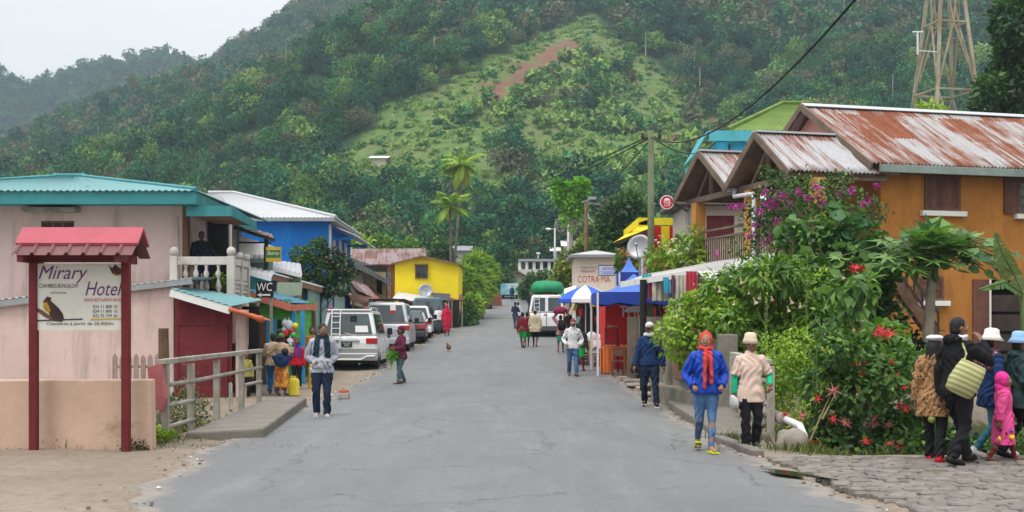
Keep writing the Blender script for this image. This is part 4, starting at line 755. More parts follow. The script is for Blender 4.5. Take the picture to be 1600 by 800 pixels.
mb=MB(); tri=[(.25,5.62),(3.5,7.45),(6.75,5.62)]; mb.add([H(.30,b,z) for b,z in tri]+[H(.5,b,z) for b,z in tri],[(0,1,2),(5,4,3),(0,3,4,1),(1,4,5,2),(2,5,3,0)]); gp=part('gable',mb,salmonw,t)
mb=MB(); hbx(mb,.24,.29,3.30,3.46,6.35,6.68); hbx(mb,.24,.29,3.56,3.72,6.35,6.68); part('vent',mb,brownwood,gp)
mb=MB(); mb.sheet(H(-.05,-.02,5.58),H(13.5,-.02,5.58),H(13.5,3.5,7.6),H(-.05,3.5,7.6),.11,.03,8,6,jit=.008); rfo=part('roof',mb,rust,t,smooth=True)
mb=MB(); mb.sheet(H(-.05,7.0,5.58),H(13.5,7.0,5.58),H(13.5,3.5,7.6),H(-.05,3.5,7.6),.11,.02,4,6); part('roof',mb,rust,t,smooth=True)
mb=MB()
for s_ in (-1,1): mb.add([H(-.08,3.5,7.66),H(13.5,3.5,7.66),H(13.5,3.5+s_*.24,7.54),H(-.08,3.5+s_*.24,7.54),H(-.08,3.5,7.64),H(13.5,3.5,7.64),H(13.5,3.5+s_*.24,7.52),H(-.08,3.5+s_*.24,7.52)],[(0,1,2,3),(7,6,5,4),(0,3,7,4)])
part('ridge_cap',mb,galv,rfo)
mb=MB(); mb.beam(H(-.09,-.02,5.50),H(-.09,3.5,7.54),.05,.17); mb.beam(H(-.09,7.0,5.50),H(-.09,3.5,7.54),.05,.17); part('barge_board',mb,beamw,rfo)
mb=MB(); hbx(mb,.1,13.5,-.12,-.03,5.36,5.55); part('gutter',mb,gut,rfo,bev=.01); mb=MB(); hbx(mb,.4,13.5,0,.44,5.40,5.44); part('soffit',mb,darkwood,rfo)
def hwin(a0,a1,z0,z1,b=.45,open_=False):
    f=MB(); w=.06
    for q in ((a0,a0+w,z0,z1),(a1-w,a1,z0,z1),(a0+w,a1-w,z1-w,z1),(a0+w,a1-w,z0,z0+w)): hbx(f,q[0],q[1],b-.045,b+.08,q[2],q[3])
    o=part('window',f,brownwood,t); m_=(a0+a1)/2
    if not open_:
        for c,d in ((a0+w+.005,m_-.006),(m_+.006,a1-w-.005)):
            f=MB(); hbx(f,c,d,b-.02,b+.02,z0+w,z1-w); 
            for zz in (z0+w,(z0+z1)/2-.035,z1-w-.07): hbx(f,c+.001,d-.001,b-.038,b-.021,zz,zz+.07)
            for q in (c,d-.06): hbx(f,q,q+.06,b-.034,b-.0215,z0+w+.001,z1-w-.001)
            part('shutter',f,shut,o)
    else:
        f=MB(); hbx(f,a0+w,a1-w,b+.03,b+.04,z0+w,z1-w); part('pane',f,glass,o)
        f=MB(); 
        for k in (1,2,3): zz=z0+(z1-z0)*k/4; hbx(f,a0+w,a1-w,b-.01,b+.029,zz-.015,zz+.015)
        hbx(f,m_-.02,m_+.02,b-.012,b+.028,z0+w,z1-w); part('glazing_bars',f,brownwood,o)
        f=MB(); hbx(f,a0-(a1-a0)*.5,a0-.01,b-.06,b-.02,z0,z1); 
        for zz in (z0,(z0+z1)/2,z1-.07): hbx(f,a0-(a1-a0)*.5+.001,a0-.012,b-.075,b-.061,zz,zz+.07)
        part('shutter',f,shut,o)
    f=MB(); hbx(f,a0-.12,a1+.12,b-.14,b-.002,z0-.13,z0-.003); part('sill',f,white,o,bev=.008)
hwin(aw0,aw1,zw0,zw1); hwin(hs_[1][0],hs_[1][1],hs_[1][2],hs_[1][3],open_=True); hwin(al0,al1,hs_[3][2],hs_[3][3])
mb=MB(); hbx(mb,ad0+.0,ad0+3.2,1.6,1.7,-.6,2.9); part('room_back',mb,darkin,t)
zt_=hs_[2][3]; mb=MB(); hbx(mb,a_at(1519,.42)+.02,a_at(1545,.42),.40,.47,-.6,zt_); part('door',mb,shut,t); mb=MB(); hbx(mb,a_at(1546,.42),a_at(1549,.42),.42,.60,-.6,zt_); part('door_frame',mb,white,t)
mb=MB()
for k in range(5): hbx(mb,a_at(1552,.42),a_at(1552,.42)+1.5,.52,.56,.0+k*.5,.0+k*.5+.42)
part('door',mb,darkwood,t)
# outside stair
mb=MB(); p0,p1=P(1392,428,28.6),P(1466,530,28.0); mb.beam(p0,p1,.06,.22); mb.beam(p0+Vector((.15,.8,0)),p1+Vector((.15,.8,0)),.06,.22)
for k in range(1,9): q=p0.lerp(p1,k/9); mb.cbox(q+Vector((.07,.4,.03)),(.26,.8,.04),TH)
st=part('stair',mb,brownwood,t); mb=MB(); h=Vector((0,0,.62)); mb.beam(p0+h,p1+h,.06,.08); mb.beam(p0+h*.45,p1+h*.45,.05,.06)
mb.beam(P(1395,399,28.6),P(1395,440,28.6),.07,.07)
for k in range(0,7): q=p0.lerp(p1,k/6); mb.beam(q,q+h*1.05,.045,.045)
part('banister',mb,darkwood,st)
# veranda bays towards the street
def bay(b0,a_r):
    zr0,ze0=6.50,5.33; mb=MB(); mb.sheet(H(-2.3,b0-1.75,ze0),H(a_r+.35,b0-1.75,ze0),H(a_r,b0,zr0),H(-2.3,b0,zr0),.11,.028,4,6,jit=.006); r=part('veranda_roof',mb,vrust,t,smooth=True)
    mb=MB(); mb.sheet(H(-2.3,b0+1.75,ze0),H(a_r,b0+1.75,ze0),H(a_r,b0,zr0),H(-2.3,b0,zr0),.11,.018,4,6); part('veranda_roof',mb,vrust,t,smooth=True)
    mb=MB()
    for s_ in (-1,1): mb.quad(H(-2.28,b0+s_*1.7,ze0-.07),H(a_r,b0+s_*1.7,ze0-.07),H(a_r,b0,zr0-.07),H(-2.28,b0,zr0-.07),th=.02*s_)
    part('lining',mb,brownwood,r); mb=MB(); hbx(mb,-2.34,a_r,b0-.13,b0+.13,zr0-.005,zr0+.045); part('ridge_cap',mb,galv,r)
    mb=MB(); mb.beam(H(-2.33,b0-1.8,ze0-.09),H(-2.33,b0,zr0-.06),.05,.17); mb.beam(H(-2.33,b0+1.8,ze0-.09),H(-2.33,b0,zr0-.06),.05,.17); part('barge_board',mb,beamw,r)
    mb=MB(); mb.beam(H(-1.95,b0-1.6,ze0-.1),H(-1.95,b0+1.6,ze0-.1),.12,.15); mb.beam(H(-1.95,b0,ze0),H(-1.95,b0,zr0-.1),.09,.09); mb.beam(H(-1.95,b0-.9,ze0-.05),H(-1.95,b0,zr0-.35),.06,.07); mb.beam(H(-1.95,b0+.9,ze0-.05),H(-1.95,b0,zr0-.35),.06,.07); mb.beam(H(-1.95,b0-1.6,ze0-.1),H(.4,b0-1.6,ze0-.1),.1,.14); part('truss',mb,beamw,r)
bay(1.74,.33); bay(5.2,.1)
mb=MB(); hbx(mb,-2.15,.28,-.05,7.0,3.12,3.3); vf=part('veranda_floor',mb,beamw,t)
for a_,b_ in ((-1.9,6.2),(-1.9,2.75),(-1.55,-.02)): mb=MB(); hbx(mb,a_-.16,a_+.16,b_-.16,b_+.16,3.302,5.16); hbx(mb,a_-.18,a_+.18,b_-.18,b_+.18,-.8,3.118); part('column',mb,ochcol,t,bev=.015)
mb=MB(); hbx(mb,-1.98,-1.88,2.95,6.0,4.27,4.33); hbx(mb,-1.96,-1.90,2.95,6.0,4.05,4.11); hbx(mb,-1.96,-1.90,2.95,6.0,3.38,3.44); rl=part('balcony_rail',mb,beamw,t)
for k in range(22): mb=MB(); b_=3.03+k*.14; hbx(mb,-1.945,-1.915,b_-.02,b_+.02,3.442,4.048); part('baluster',mb,brownwood,rl)
mb=MB(); hbx(mb,-1.98,-1.88,.14,2.55,4.27,4.33); hbx(mb,-1.96,-1.90,.14,2.55,3.38,3.44)
for k in range(17): b_=.2+k*.14; hbx(mb,-1.945,-1.915,b_-.02,b_+.02,3.442,4.268)
part('balcony_rail',mb,beamw,t)
mb=MB(); mb.tube([H(-2.1,3.35,5.22),H(-2.15,3.3,5.05),H(-2.1,2.3,5.02),H(-2.1,2.25,4.9),H(-2.1,2.25,1.0)],.055,8); part('drain_pipe',mb,poleW,t,smooth=True); mb=MB(); hbx(mb,-2.3,.1,3.36,3.56,5.20,5.28); part('gutter',mb,metalgrey,t)
mb=MB(); hbx(mb,-1.95,.2,6.6,6.65,-.8,3.1); hbx(mb,-.3,-.25,.2,6.5,-.8,3.1); part('lower_wall',mb,ochre,t)
# small grey gable behind the roof ridge
t=thing('grey_roofed_house','grey gabled roof peeking over the long rusty roof','house',(22,56,6)); a0=P(1585,165,54); mb=MB(); e0,e1=P(1532,179,54),P(1645,180,54); bk=Vector((0,6,0))
mb.sheet(e0,e0+bk,a0+bk,a0,.2,.02,2,4); mb.sheet(e1,e1+bk,a0+bk,a0,.2,.02,2,4); part('roof',mb,galv,t); mb=MB(); g0=Vector((0,.3,0)); mb.add([e0+g0,e1+g0,a0+g0,Vector((e0.x,54.3,2)),Vector((e1.x,54.3,2))],[(0,3,4,1),(0,1,2)]); part('wall',mb,brownwood,t)
# ---------------------------------------------------------------- cream house
t=thing('cream_house','cream plastered house with maroon shutters and whitish corrugated roof','house',(8,45,.2)); y0=43.; x0,x1=X(1070,y0),X(1300,y0); zt=Z(322,y0)
sx0,sx1,sz0,sz1=X(1104,y0),X(1147,y0),Z(372,y0),Z(337,y0); mb=MB(); hbox(mb,x0,x1,-.2,zt,y0,y0+.18,[(sx0,sx1,sz0,sz1)]); mb.box(x0,x0+.18,y0+.19,46.2,-.2,zt-.02); part('wall',mb,cream,t)
frame_y(t,'window',sx0+.03,sx1-.03,sz0+.03,sz1-.03,y0+.05,.03,.07,maroon,maroon,'shutter',1); mb=MB(); mb.box(x0-.05,x0-.003,44.6,45.3,2.4,5.0); part('shutter',mb,maroon,t); mb=MB(); mb.box(X(1076,y0-.1),X(1081,y0-.1),y0-.12,y0-.01,.5,zt-.05); part('drain_pipe',mb,metalgrey,t)
mb=MB(); mb.box(x0-.5,x1,y0-.6,46.4,zt+.002,zt+.16); part('eave_slab',mb,mat('mossy_eave',(.13,.13,.115),.9,.25,2,.3,40),t,bev=.02)
mb=MB(); mb.sheet((x0-.2,y0-.5,zt+.20),(x1,y0-.5,zt+.20),(x1,47.5,Z(294,47.5)),(x0+1.2,47.5,Z(294,47.5)),.2,.025,3,6); mb.sheet((x0-.2,46.4,zt+.2),(x0-.2,y0-.5,zt+.2),(x0+1.2,47.5,Z(294,47.5)),(x0+1.2,47.6,Z(294,47.5)),.2,.025,3,6); part('roof',mb,whitesheet,t)
# round beer sign
t=thing('round_sign','round red beer sign with white emblem on a bracket','sign',(X(1042,40.5),40.5,4)); c=P(1042,316,40.5); M=Matrix.Rotation(R(90),3,'X'); mb=MB(); mb.lathe([(.235,-.03),(.235,.03)],c,32,0,M); part('rim',mb,white,t); mb=MB(); mb.lathe([(.205,-.036),(.205,.036)],c,32,0,M); part('disc',mb,mat('sign_red',(.5,.012,.03),.4,.05,2,0),t)
mb=MB(); text_mb(mb,'THB',(c.x,c.y-.037,c.z-.08),(1,0,0),(0,0,1),.11,0,.003,0,.24,'c'); pts=[(math.cos(w)*.10,.05+math.sin(w)*.085) for w in [math.pi*k/12 for k in range(13)]]; mb.add([(c.x+p,c.y-.04,c.z+q) for p,q in pts],[tuple(range(13))[::-1]]); mb.box(c.x-.1,c.x+.1,c.y-.04,c.y-.038,c.z-.13,c.z-.115); part('emblem',mb,letter_w,t)
mb=MB(); mb.beam((c.x+.2,c.y,c.z),(c.x+1.0,c.y+2.2,c.z-.1),.04,.04); part('bracket',mb,black,t)
# ---------------------------------------------------------------- yellow and red building, booths
t=thing('yellow_red_shop','shop with yellow parapet, red wall and sloping yellow awning','shop',(5.8,52,.6)); y0=50.; x0,x1=X(1018,y0),X(1062,y0)
mb=MB(); hbox(mb,x0,x1,0,Z(353,y0),y0,y0+.2,[]); mb.box(x0,x0+.2,y0+.21,56,0,Z(353,y0)); part('wall',mb,mat('bright_red_wall',(.55,.012,.012),.7,.1,1.5,.1,40),t); mb=MB(); mb.box(X(1033,y0),X(1046,y0),y0-.03,y0-.003,Z(400,y0),Z(353,y0)-.01); mb.box(x0-.6,x1,y0-.5,y0-.40,Z(353,y0),Z(342,y0)); mb.box(x0-.6,x0-.5,y0-.39,56,Z(353,y0),Z(342,y0)); part('yellow_panel',mb,yellow,t)
mb=MB(); mb.sheet(P(962,377,49.5),P(958,380,55),P(1003,349,55),P(1022,354,49.5),.2,.01,2,4); mb.quad(P(998,348,49.6),P(1022,340,49.6),P(1022,352,49.6),P(998,356,49.6),th=.1); part('awning',mb,yellow,t); mb=MB(); mb.beam(P(963,379,49.6),P(1022,358,49.6),.05,.1); part('awning_beam',mb,brownwood,t)
t=thing('painted_booth','small red and yellow striped booth with low wall','booth',(X(985,47),47,.5)); y0=47.
for k,(p_,q_,m_) in enumerate(((977,984,yellow),(984.4,992,redcl),(992.4,999,yellow))): mb=MB(); mb.box(X(p_,y0),X(q_,y0),y0,y0+.4,.4,Z(398-(k==1)*4,y0)); part('panel',mb,m_,t)
for px,m_,lb in ((1007,mat('pinkish_post',(.5,.25,.27),.8,.2,2,.1,40),'pinkish'),(1002,poleW,'white')):
    mb=MB(); x=X(px,44); mb.box(x-.07,x+.07,43.9,44.1,.3,Z(386,44)); single('post',mb,m_,lb+' painted post beside the satellite dish','post',bev=.01)
dish(P(1000,387,42),.44,'large grey satellite dish above the blue tent',metalgrey,R(78),R(-25),2)
# ---------------------------------------------------------------- blue house and green roof up behind
t=thing('cyan_house','cyan blue house with turquoise eaves behind the orange house','house',(10,48,1)); y0=46.5; x0,x1=X(1120,y0),X(1300,y0); zt=Z(222,y0); cy=mat('cyan_plaster',(.03,.33,.50),.8,.12,1.5,.1,40)
mb=MB(); hbox(mb,x0,x1,0,zt,y0,y0+.2,[]); mb.box(x0,x0+.2,y0+.21,55,0,zt); part('wall',mb,cy,t); mb=MB(); mb.box(x0-.35,x1,y0-.4,y0-.35,zt-.02,zt+.38); mb.quad((x0-.95,y0-.3,zt-.62),(x0-.95,48.6,zt-.7),(x0-.35,48.6,zt+.36),(x0-.35,y0-.35,zt+.36),th=.05); part('eaves',mb,mat('turquoise_eaves',(.07,.36,.42),.6,.12,1.5,.1,40),t)
mb=MB(); mb.box(X(1138,y0),X(1141,y0),y0-.05,y0-.002,zt-2,zt-.1); part('window_frame',mb,darkwood,t)
mb=MB(); mb.quad(P(1058,330,50),P(1078,322,45.6),P(1080,286,45.6),P(1060,300,50),th=.06); part('side_awning',mb,mat('cyan_tin',(.02,.28,.52),.6,.1,2,.1,40),t)
a0=P(1222,163,52); mb=MB(); gr=mat('lime_roof_sheet',(.125,.20,.03),.75,.25,.8,.25,30,stain=((.10,.16,.03),.55,1.2),sstr=(3,.5,1)); e=zt+.40; mb.sheet((x0+.35,y0-.3,e),(x1,y0-.3,e),(a0.x+1.2,a0.y,a0.z),(a0.x,a0.y,a0.z),.2,.025,4,4); mb.sheet((x0+.35,57,e),(x0+.35,y0-.3,e),(a0.x,a0.y,a0.z),(a0.x,a0.y+1,a0.z),.2,.025,4,4); mb.sheet((x1,y0-.3,e),(x1,57,e),(a0.x+1.2,a0.y+1,a0.z),(a0.x+1.2,a0.y,a0.z),.2,.025,4,4); rr=part('roof',mb,gr,t); mb=MB(); mb.tube([(x0+.35,y0-.3,e+.05),(a0.x,a0.y,a0.z+.05),(a0.x+1.2,a0.y,a0.z+.05)],.1,6); part('ridge_cap',mb,gr,rr)
# ---------------------------------------------------------------- lattice tower
tm=mat('mossy_rust_steel',(.29,.27,.19),.85,.3,.6,.2,40,stain=((.22,.075,.03),.6,.5),stain2=((.42,.40,.33),.55,.6),sstr=(1,1,.5)); t=thing('lattice_tower','tall mossy rusted lattice mast rising behind the orange house','tower',(21.5,60,2))
zb,zt=3.0,22.5; 
def leg(i,z): k=(z-zb)/(24.); cx,cy=21.55,60.5; hw=2.01-2.22*k-1.5*(1-k)*0; s_=((-1,-1),(1,-1),(1,1),(-1,1))[i]; rot=R(12); x,y=s_[0]*hw,s_[1]*hw; return Vector((cx+x*math.cos(rot)-y*math.sin(rot),cy+x*math.sin(rot)+y*math.cos(rot),z))
for i in range(4): mb=MB(); mb.beam(leg(i,zb),leg(i,zt),.15,.15); part('leg',mb,tm,t)
lev=[6.0,9.6,13.2,16.6,19.6]
for z in lev:
    mb=MB()
    for i in range(4): mb.beam(leg(i,z),leg((i+1)%4,z),.09,.09)
    part('ring',mb,tm,t)
for z0,z1 in zip([zb]+lev[:-1],lev):
    mb=MB()
    for i in range(4):
        m_=(leg(i,z1)+leg((i+1)%4,z1))/2 if (lev.index(z1)%2) else None
        if m_: mb.beam(leg(i,z0),m_,.075,.075); mb.beam(leg((i+1)%4,z0),m_,.075,.075)
        else:
            m_=(leg(i,z0)+leg((i+1)%4,z0))/2; mb.beam(leg(i,z1),m_,.075,.075); mb.beam(leg((i+1)%4,z1),m_,.075,.075)
    part('brace',mb,tm,t)
mb=MB(); q=P(1437,50,59); mb.tube([q+Vector((-.1,0,0)),q+Vector((-.1,0,-1.1))],.05,8); mb.tube([q+Vector((-.35,0,0)),q+Vector((.15,0,0))],.04,6); mb.beam(q+Vector((-.1,0,-.9)),leg(0,15.0),.05,.05); part('antenna',mb,poleW,t)
# ---------------------------------------------------------------- awning with posters, market
t=thing('poster_stall','stall with white tin awning over colourful cloths and posters','stall',(6.3,32,0)); A,B=P(970,443,31.5),P(1196,406,27.2); up=Vector((1.2,3.2,.42))
mb=MB(); mb.sheet(A,B,B+up,A+up,.13,.016,3,6,jit=.015); part('awning',mb,whitesheet,t); mb=MB(); mb.sheet(A+Vector((0,-.02,.05)),B+Vector((0,-.02,.05)),B+Vector((0,0,-.10)),A+Vector((0,0,-.10)),.5,.012,1,8); part('awning_valance',mb,white,t); mb=MB(); mb.beam(A+Vector((2.4,.1,.18)),B+Vector((0,.1,-.13)),.06,.1); part('awning_beam',mb,black,t)
D=31.0
for px,w_,y1,y2,m_ in ((1003,15,428,467,turq),(1013,6,436,467,mat('magenta_cloth',(.42,.03,.13),.8,.1,3,.1,40)),(1019,27,432,470,mat('faded_poster',(.40,.36,.27),.8,.35,5,.05,40,stain=((.15,.22,.25),.6,6))),(1036,12,433,458,mat('cyan_poster',(.05,.33,.48),.7,.3,5,0,40,stain=((.5,.45,.3),.5,7))),(1049,6,430,470,mat('mauve_cloth',(.20,.11,.17),.8,.2,3,.1,40)),(1056,17,430,468,mat('beige_poster',(.46,.43,.36),.8,.25,4,.05,40,stain=((.5,.48,.2),.5,5))),(1072,17,424,466,mat('crimson_cloth',(.45,.04,.07),.8,.25,4,.2,30)),(1090,6,424,468,concrete)):
    mb=MB(); dd=D-(px-1000)*.03+(.03 if px==1036 else 0)-(.05 if px==1036 else 0); a_=X(px,dd); b_=X(px+w_,dd); n=10; vv=[]
    for i in range(n+1):
        x=a_+(b_-a_)*i/n; off=.02*math.sin(i*1.9+px)
        vv+= [(x,dd+off,Z(y1,dd)),(x,dd+off*1.5,Z(y2+random.uniform(-1,1),dd))]
    mb.add(vv,[(2*i,2*i+1,2*i+3,2*i+2) for i in range(n)]); part('hanging_cloth',mb,m_,t)
mb=MB(); x=X(1005,30.6); mb.tube([(x,30.6,0),(x,30.6,Z(437,30.6))],.085,8); part('awning_post',mb,black,t); mb=MB(); x=X(1098,28.9); mb.tube([(x,28.9,0),(x,28.9,Z(425,28.9))],.05,8); part('awning_post',mb,brownwood,t)
t=lean('tin_awning','small white corrugated canopy below the long awning',P(1103,438,26.3),P(1168,437,26.0),P(1160,420,28),P(1090,424,28.2),whitesheet,None,[(X(1112,28.4),X(1170,28.4),28.4,28.5,-1,2.6)],darkwood,'awning',[P(1106,440,26.6),P(1164,439,26.3)],.14)
# blue tent
btop=mat('tent_blue',(.07,.16,.52),.7,.1,1.5,.1,20); bval=mat('tent_blue_valance',(.018,.05,.32),.65,.1,1.5,.1,20)
def tent(x0,x1,y0,y1,ze,zp,label,grp=None,legs=True):
    t=thing('canopy_tent',label,'canopy',((x0+x1)/2,(y0+y1)/2,G((x0+x1)/2,(y0+y1)/2)),0,grp); mb=MB(); c=Vector(((x0+x1)/2,(y0+y1)/2,zp)); cs=[Vector(q) for q in ((x0,y0,ze),(x1,y0,ze),(x1,y1,ze),(x0,y1,ze))]
    for i in range(4):
        a,b=cs[i],cs[(i+1)%4]; prev=[a,b]
        for k in range(1,5):
            f_=k/5; s_=-.16*math.sin(math.pi*f_); cur=[a.lerp(c,f_)+Vector((0,0,s_)),b.lerp(c,f_)+Vector((0,0,s_))]; mb.quad(prev[0],prev[1],cur[1],cur[0]); prev=cur
        mb.add([prev[0],prev[1],c],[(0,1,2)])
    part('canopy',mb,btop,t); mb=MB()
    for i in range(4):
        a,b=cs[i],cs[(i+1)%4]; n=8
        vv=[]
        for k in range(n+1): q=a.lerp(b,k/n); vv+= [q,q+Vector((0,0,-.36-.05*math.sin(k*2.1)))]
        mb.add(vv,[(2*k,2*k+1,2*k+3,2*k+2) for k in range(n)])
    part('valance',mb,bval,t)
    if legs:
        for q in cs: mb=MB(); z=G(q.x,q.y); mb.box(q.x-.03,q.x+.03,q.y-.03,q.y+.03,z,q.z-.02); part('leg',mb,poleW,t)
    return t
tent(X(934,36.5),X(1062,36.5),36.5,39.5,Z(456,36.5),Z(428,38),'blue canopy tent with dark blue valance over the red stall')
tent(X(968,43),X(1003,43),43,44.4,Z(425,43),Z(401,43.7),'small peaked blue canopy behind the big tent')
# red stall with beer emblem
t=thing('red_stall','bright red boarded beer stall with white emblem beneath blue tent','stall',(4.1,40,.2)); y0=39.6; redb=mat('stall_red',(.62,.010,.012),.6,.1,1.2,.08,40,stain=((.4,.01,.012),.4,2))
mb=MB(); x0,x1=X(946,y0),X(1052,y0); hbox(mb,x0,x1,.1,Z(466,y0),y0,y0+.1,[(X(1018,y0),X(1024,y0),1.2,Z(480,y0))]); mb.box(x0,x0+.08,y0+.105,42.5,.1,Z(466,y0)); part('wall',mb,redb,t)
mb=MB(); sgn(mb,'THB',968,495,17,37,0,0,y0,y0-.006); pts=[(989+14*math.cos(w),488-10*math.sin(w)) for w in [math.pi*k/12 for k in range(13)]]; mb.add([(X(p,y0),y0-.008,Z(q,y0)) for p,q in pts],[tuple(range(13))[::-1]]); part('emblem',mb,letter_w,t)
mb=MB(); mb.box(X(1025,y0),X(1036,y0),y0-.03,y0-.003,.9,Z(477,y0)); part('door',mb,maroon,t)
# hoarding of old boards in front
t=thing('board_partition','grey weathered board partition standing before the red stall','partition',(X(1012,35),35,0)); mb=MB(); mb.box(X(980,35),X(1000,35),35,35.05,.0,Z(495,35)); part('panel',mb,mat('grey_brown_board',(.20,.16,.12),.9,.3,1.5,.3,40,planks=('x',.3)),t); mb=MB(); mb.box(X(1003,35),X(1050,35),35,35.05,.0,Z(495,35)); part('panel',mb,concrete,t); mb=MB(); mb.box(X(999,35),X(1003,35),34.96,35.08,.0,Z(493,35)); part('post',mb,greywood,t)
# umbrella
def umbrella(c,r,h,cols,label,ns=8,z0=None):
    t=thing('market_umbrella',label,'umbrella',(c[0],c[1],G(c[0],c[1]))); cz=c[2]
    mb=MB(); n=ns*4
    prof=[(0,0),(.35,-.10),(.7,-.24),(1,-.44)]
    for i in range(n):
        w0,w1=2*math.pi*i/n+.2,2*math.pi*(i+1)/n+.2; mi=(i//4)%2
        for (r0,h0),(r1,h1) in zip(prof[:-1],prof[1:]):
            f=lambda w,rr,hh:(c[0]+r*rr*math.cos(w)*(1-.05*rr*abs(math.sin(ns*(w-.2)/2))),c[1]+r*rr*math.sin(w)*(1-.05*rr*abs(math.sin(ns*(w-.2)/2))),cz+h*hh/.44)
            if r0==0: mb.add([f(w0,0,0),f(w0,r1,h1),f(w1,r1,h1)],[(0,1,2)],mi)
            else: mb.add([f(w0,r0,h0),f(w0,r1,h1),f(w1,r1,h1),f(w1,r0,h0)],[(0,1,2,3)],mi)
        mb.add([f(w0,1,-.44),f(w1,1,-.44),(lambda q:(q[0],q[1],q[2]-.13))(f(w1,1,-.44)),(lambda q:(q[0],q[1],q[2]-.13))(f(w0,1,-.44))],[(0,1,2,3)],mi)
    part('canopy',mb,cols,t); mb=MB(); mb.tube([(c[0],c[1],G(c[0],c[1])),(c[0],c[1],cz+.06)],.022,8); part('pole',mb,poleW,t); mb=MB()
    for k in range(ns): w=2*math.pi*k/ns+.2; mb.tube([(c[0],c[1],cz-h*.9),(c[0]+r*.55*math.cos(w),c[1]+r*.55*math.sin(w),cz-h*.42)],.008,4)
    part('ribs',mb,poleW,t)
umbrella(P(915,445,43.5),1.0,.52,[mat('umbrella_blue',(.03,.10,.52),.7,.08,2,.05,30),white],'blue and white striped market umbrella beside the minibus')
umbrella(P(958,459,45),.9,.35,[gold,mat('tan_cloth',(.45,.3,.1),.8,.1,2,.1,30)],'mustard yellow market umbrella behind the blue tent')
# goods under the umbrellas
t=thing('market_table','market table under umbrella covered with white sheet','table',(X(922,42),42,G(3,42))); z=G(2.8,42); mb=MB(); mb.box(X(905,42),X(940,42),41.8,42.6,z+.74,z+.8); part('table_top',mb,brownwood,t); mb=MB(); n=14; a_,b_=X(903,42),X(941,42); vv=[]
for i in range(n+1):
    x=a_+(b_-a_)*i/n; k=.03*math.sin(i*2.3); vv+= [(x,42.65,z+.83),(x,41.76,z+.83),(x,41.72+k,z+.83-.25-.04*math.sin(i*1.7))]
mb.add(vv,[(3*i+q,3*i+q+1,3*i+q+4,3*i+q+3) for i in range(n) for q in (0,1)]); part('table_cloth',mb,white,t)
for px in (906,938): mb=MB(); mb.box(X(px,42)-.03,X(px,42)+.03,41.82,41.88,z,z+.74); part('leg',mb,brownwood,t)
g=random.Random(9)
for k,(px,py,r,m_,lb) in enumerate(((912,505,.2,white,'white bulging sack on the market table by umbrella pole'),(924,503,.24,mat('clear_bag',(.55,.6,.62)),'translucent bag of goods in middle of the market table'),(934,506,.17,white,'small white sack at tent end of the market table'))):
    c=P(px,py,42.1); c.z=z+.83+r*.62; mb=MB(); mb.loft([(c.x,c.y,c.z-r*.62,r*.8,r*.6),(c.x,c.y,c.z-r*.3,r,r*.8),(c.x+.02,c.y,c.z+r*.2,r*.85,r*.7),(c.x,c.y,c.z+r*.6,r*.3,r*.25)],14,0,2.4); single('sack',mb,m_,lb,'sack',smooth=True)
for px,py,d,w_,h_,m_,lb,nm in ((909,528,41.6,.42,.42,mat('plum_plastic',(.16,.02,.08),.5,.1,3,0),'plum coloured plastic crate stack by the umbrella','crate'),(917,536,41.4,.16,.85,gold,'yellow painted stool beside the market table','stool'),(932,536,41.3,.4,.42,brownwood,'brown wooden crate under the market table','crate'),(944,524,40.6,.42,.5,metalgrey,'grey metal basin stand by white tent leg','stand')):
    x,y=X(px,d),d; z_=G(x,y); t=thing(nm,lb,nm,(x,y,z_)); mb=MB()
    if nm=='crate':
        for k in range(2): zz=z_+.01+k*h_*.5; mb.box(x-w_/2,x+w_/2,y-.2,y+.2,zz,zz+.03); [mb.box(x-w_/2,x+w_/2,y+s_*.2-.012,y+s_*.2+.012,zz+.05+j*.1,zz+.11+j*.1) for s_ in (-1,1) for j in (0,1)]; [mb.box(x+s_*w_/2-.012,x+s_*w_/2+.012,y-.185,y+.185,zz+.03,zz+.2) for s_ in (-1,1)]
        part('slats',mb,m_,t)
    else:
        mb.box(x-w_,x+w_,y-.15,y+.15,z_+h_-.05,z_+h_); part('seat' if nm=='stool' else 'tray',mb,m_,t,bev=.01)
        for sx in (-1,1):
            for sy in (-1,1): mb=MB(); mb.beam((x+sx*(w_-.03),y+sy*.12,z_),(x+sx*(w_-.06),y+sy*.1,z_+h_-.052),.05,.05); part('leg',mb,m_,t)
# dark market stalls behind, between minibus and tent
t=thing('market_stall','dark wooden market stall with hanging wares behind the umbrella','stall',(3.6,52,.7)); mb=MB(); mb.box(X(900,51),X(945,51),51,51.1,.6,Z(462,51)); part('back_wall',mb,darkwood,t); mb=MB(); mb.sheet(P(893,470,49),P(950,468,49),P(950,456,52.5),P(895,458,52.5),.15,.015,2,4); part('roof',mb,rustbrown,t)
for px,py,m_ in ((897,492,white),(903,500,mint),(899,480,gold),(907,488,redcl),(893,486,cream),(941,490,mat('lilac_cloth',(.25,.22,.45),.8,.1,2,.1,30)),(933,500,redcl)):
    q=P(px,py,49.5); mb=MB(); mb.cbox(q,(.16,.05,.3),random.uniform(-.3,.3),ry=random.uniform(-.5,.5)); part('wares',mb,m_,t,bev=.02)
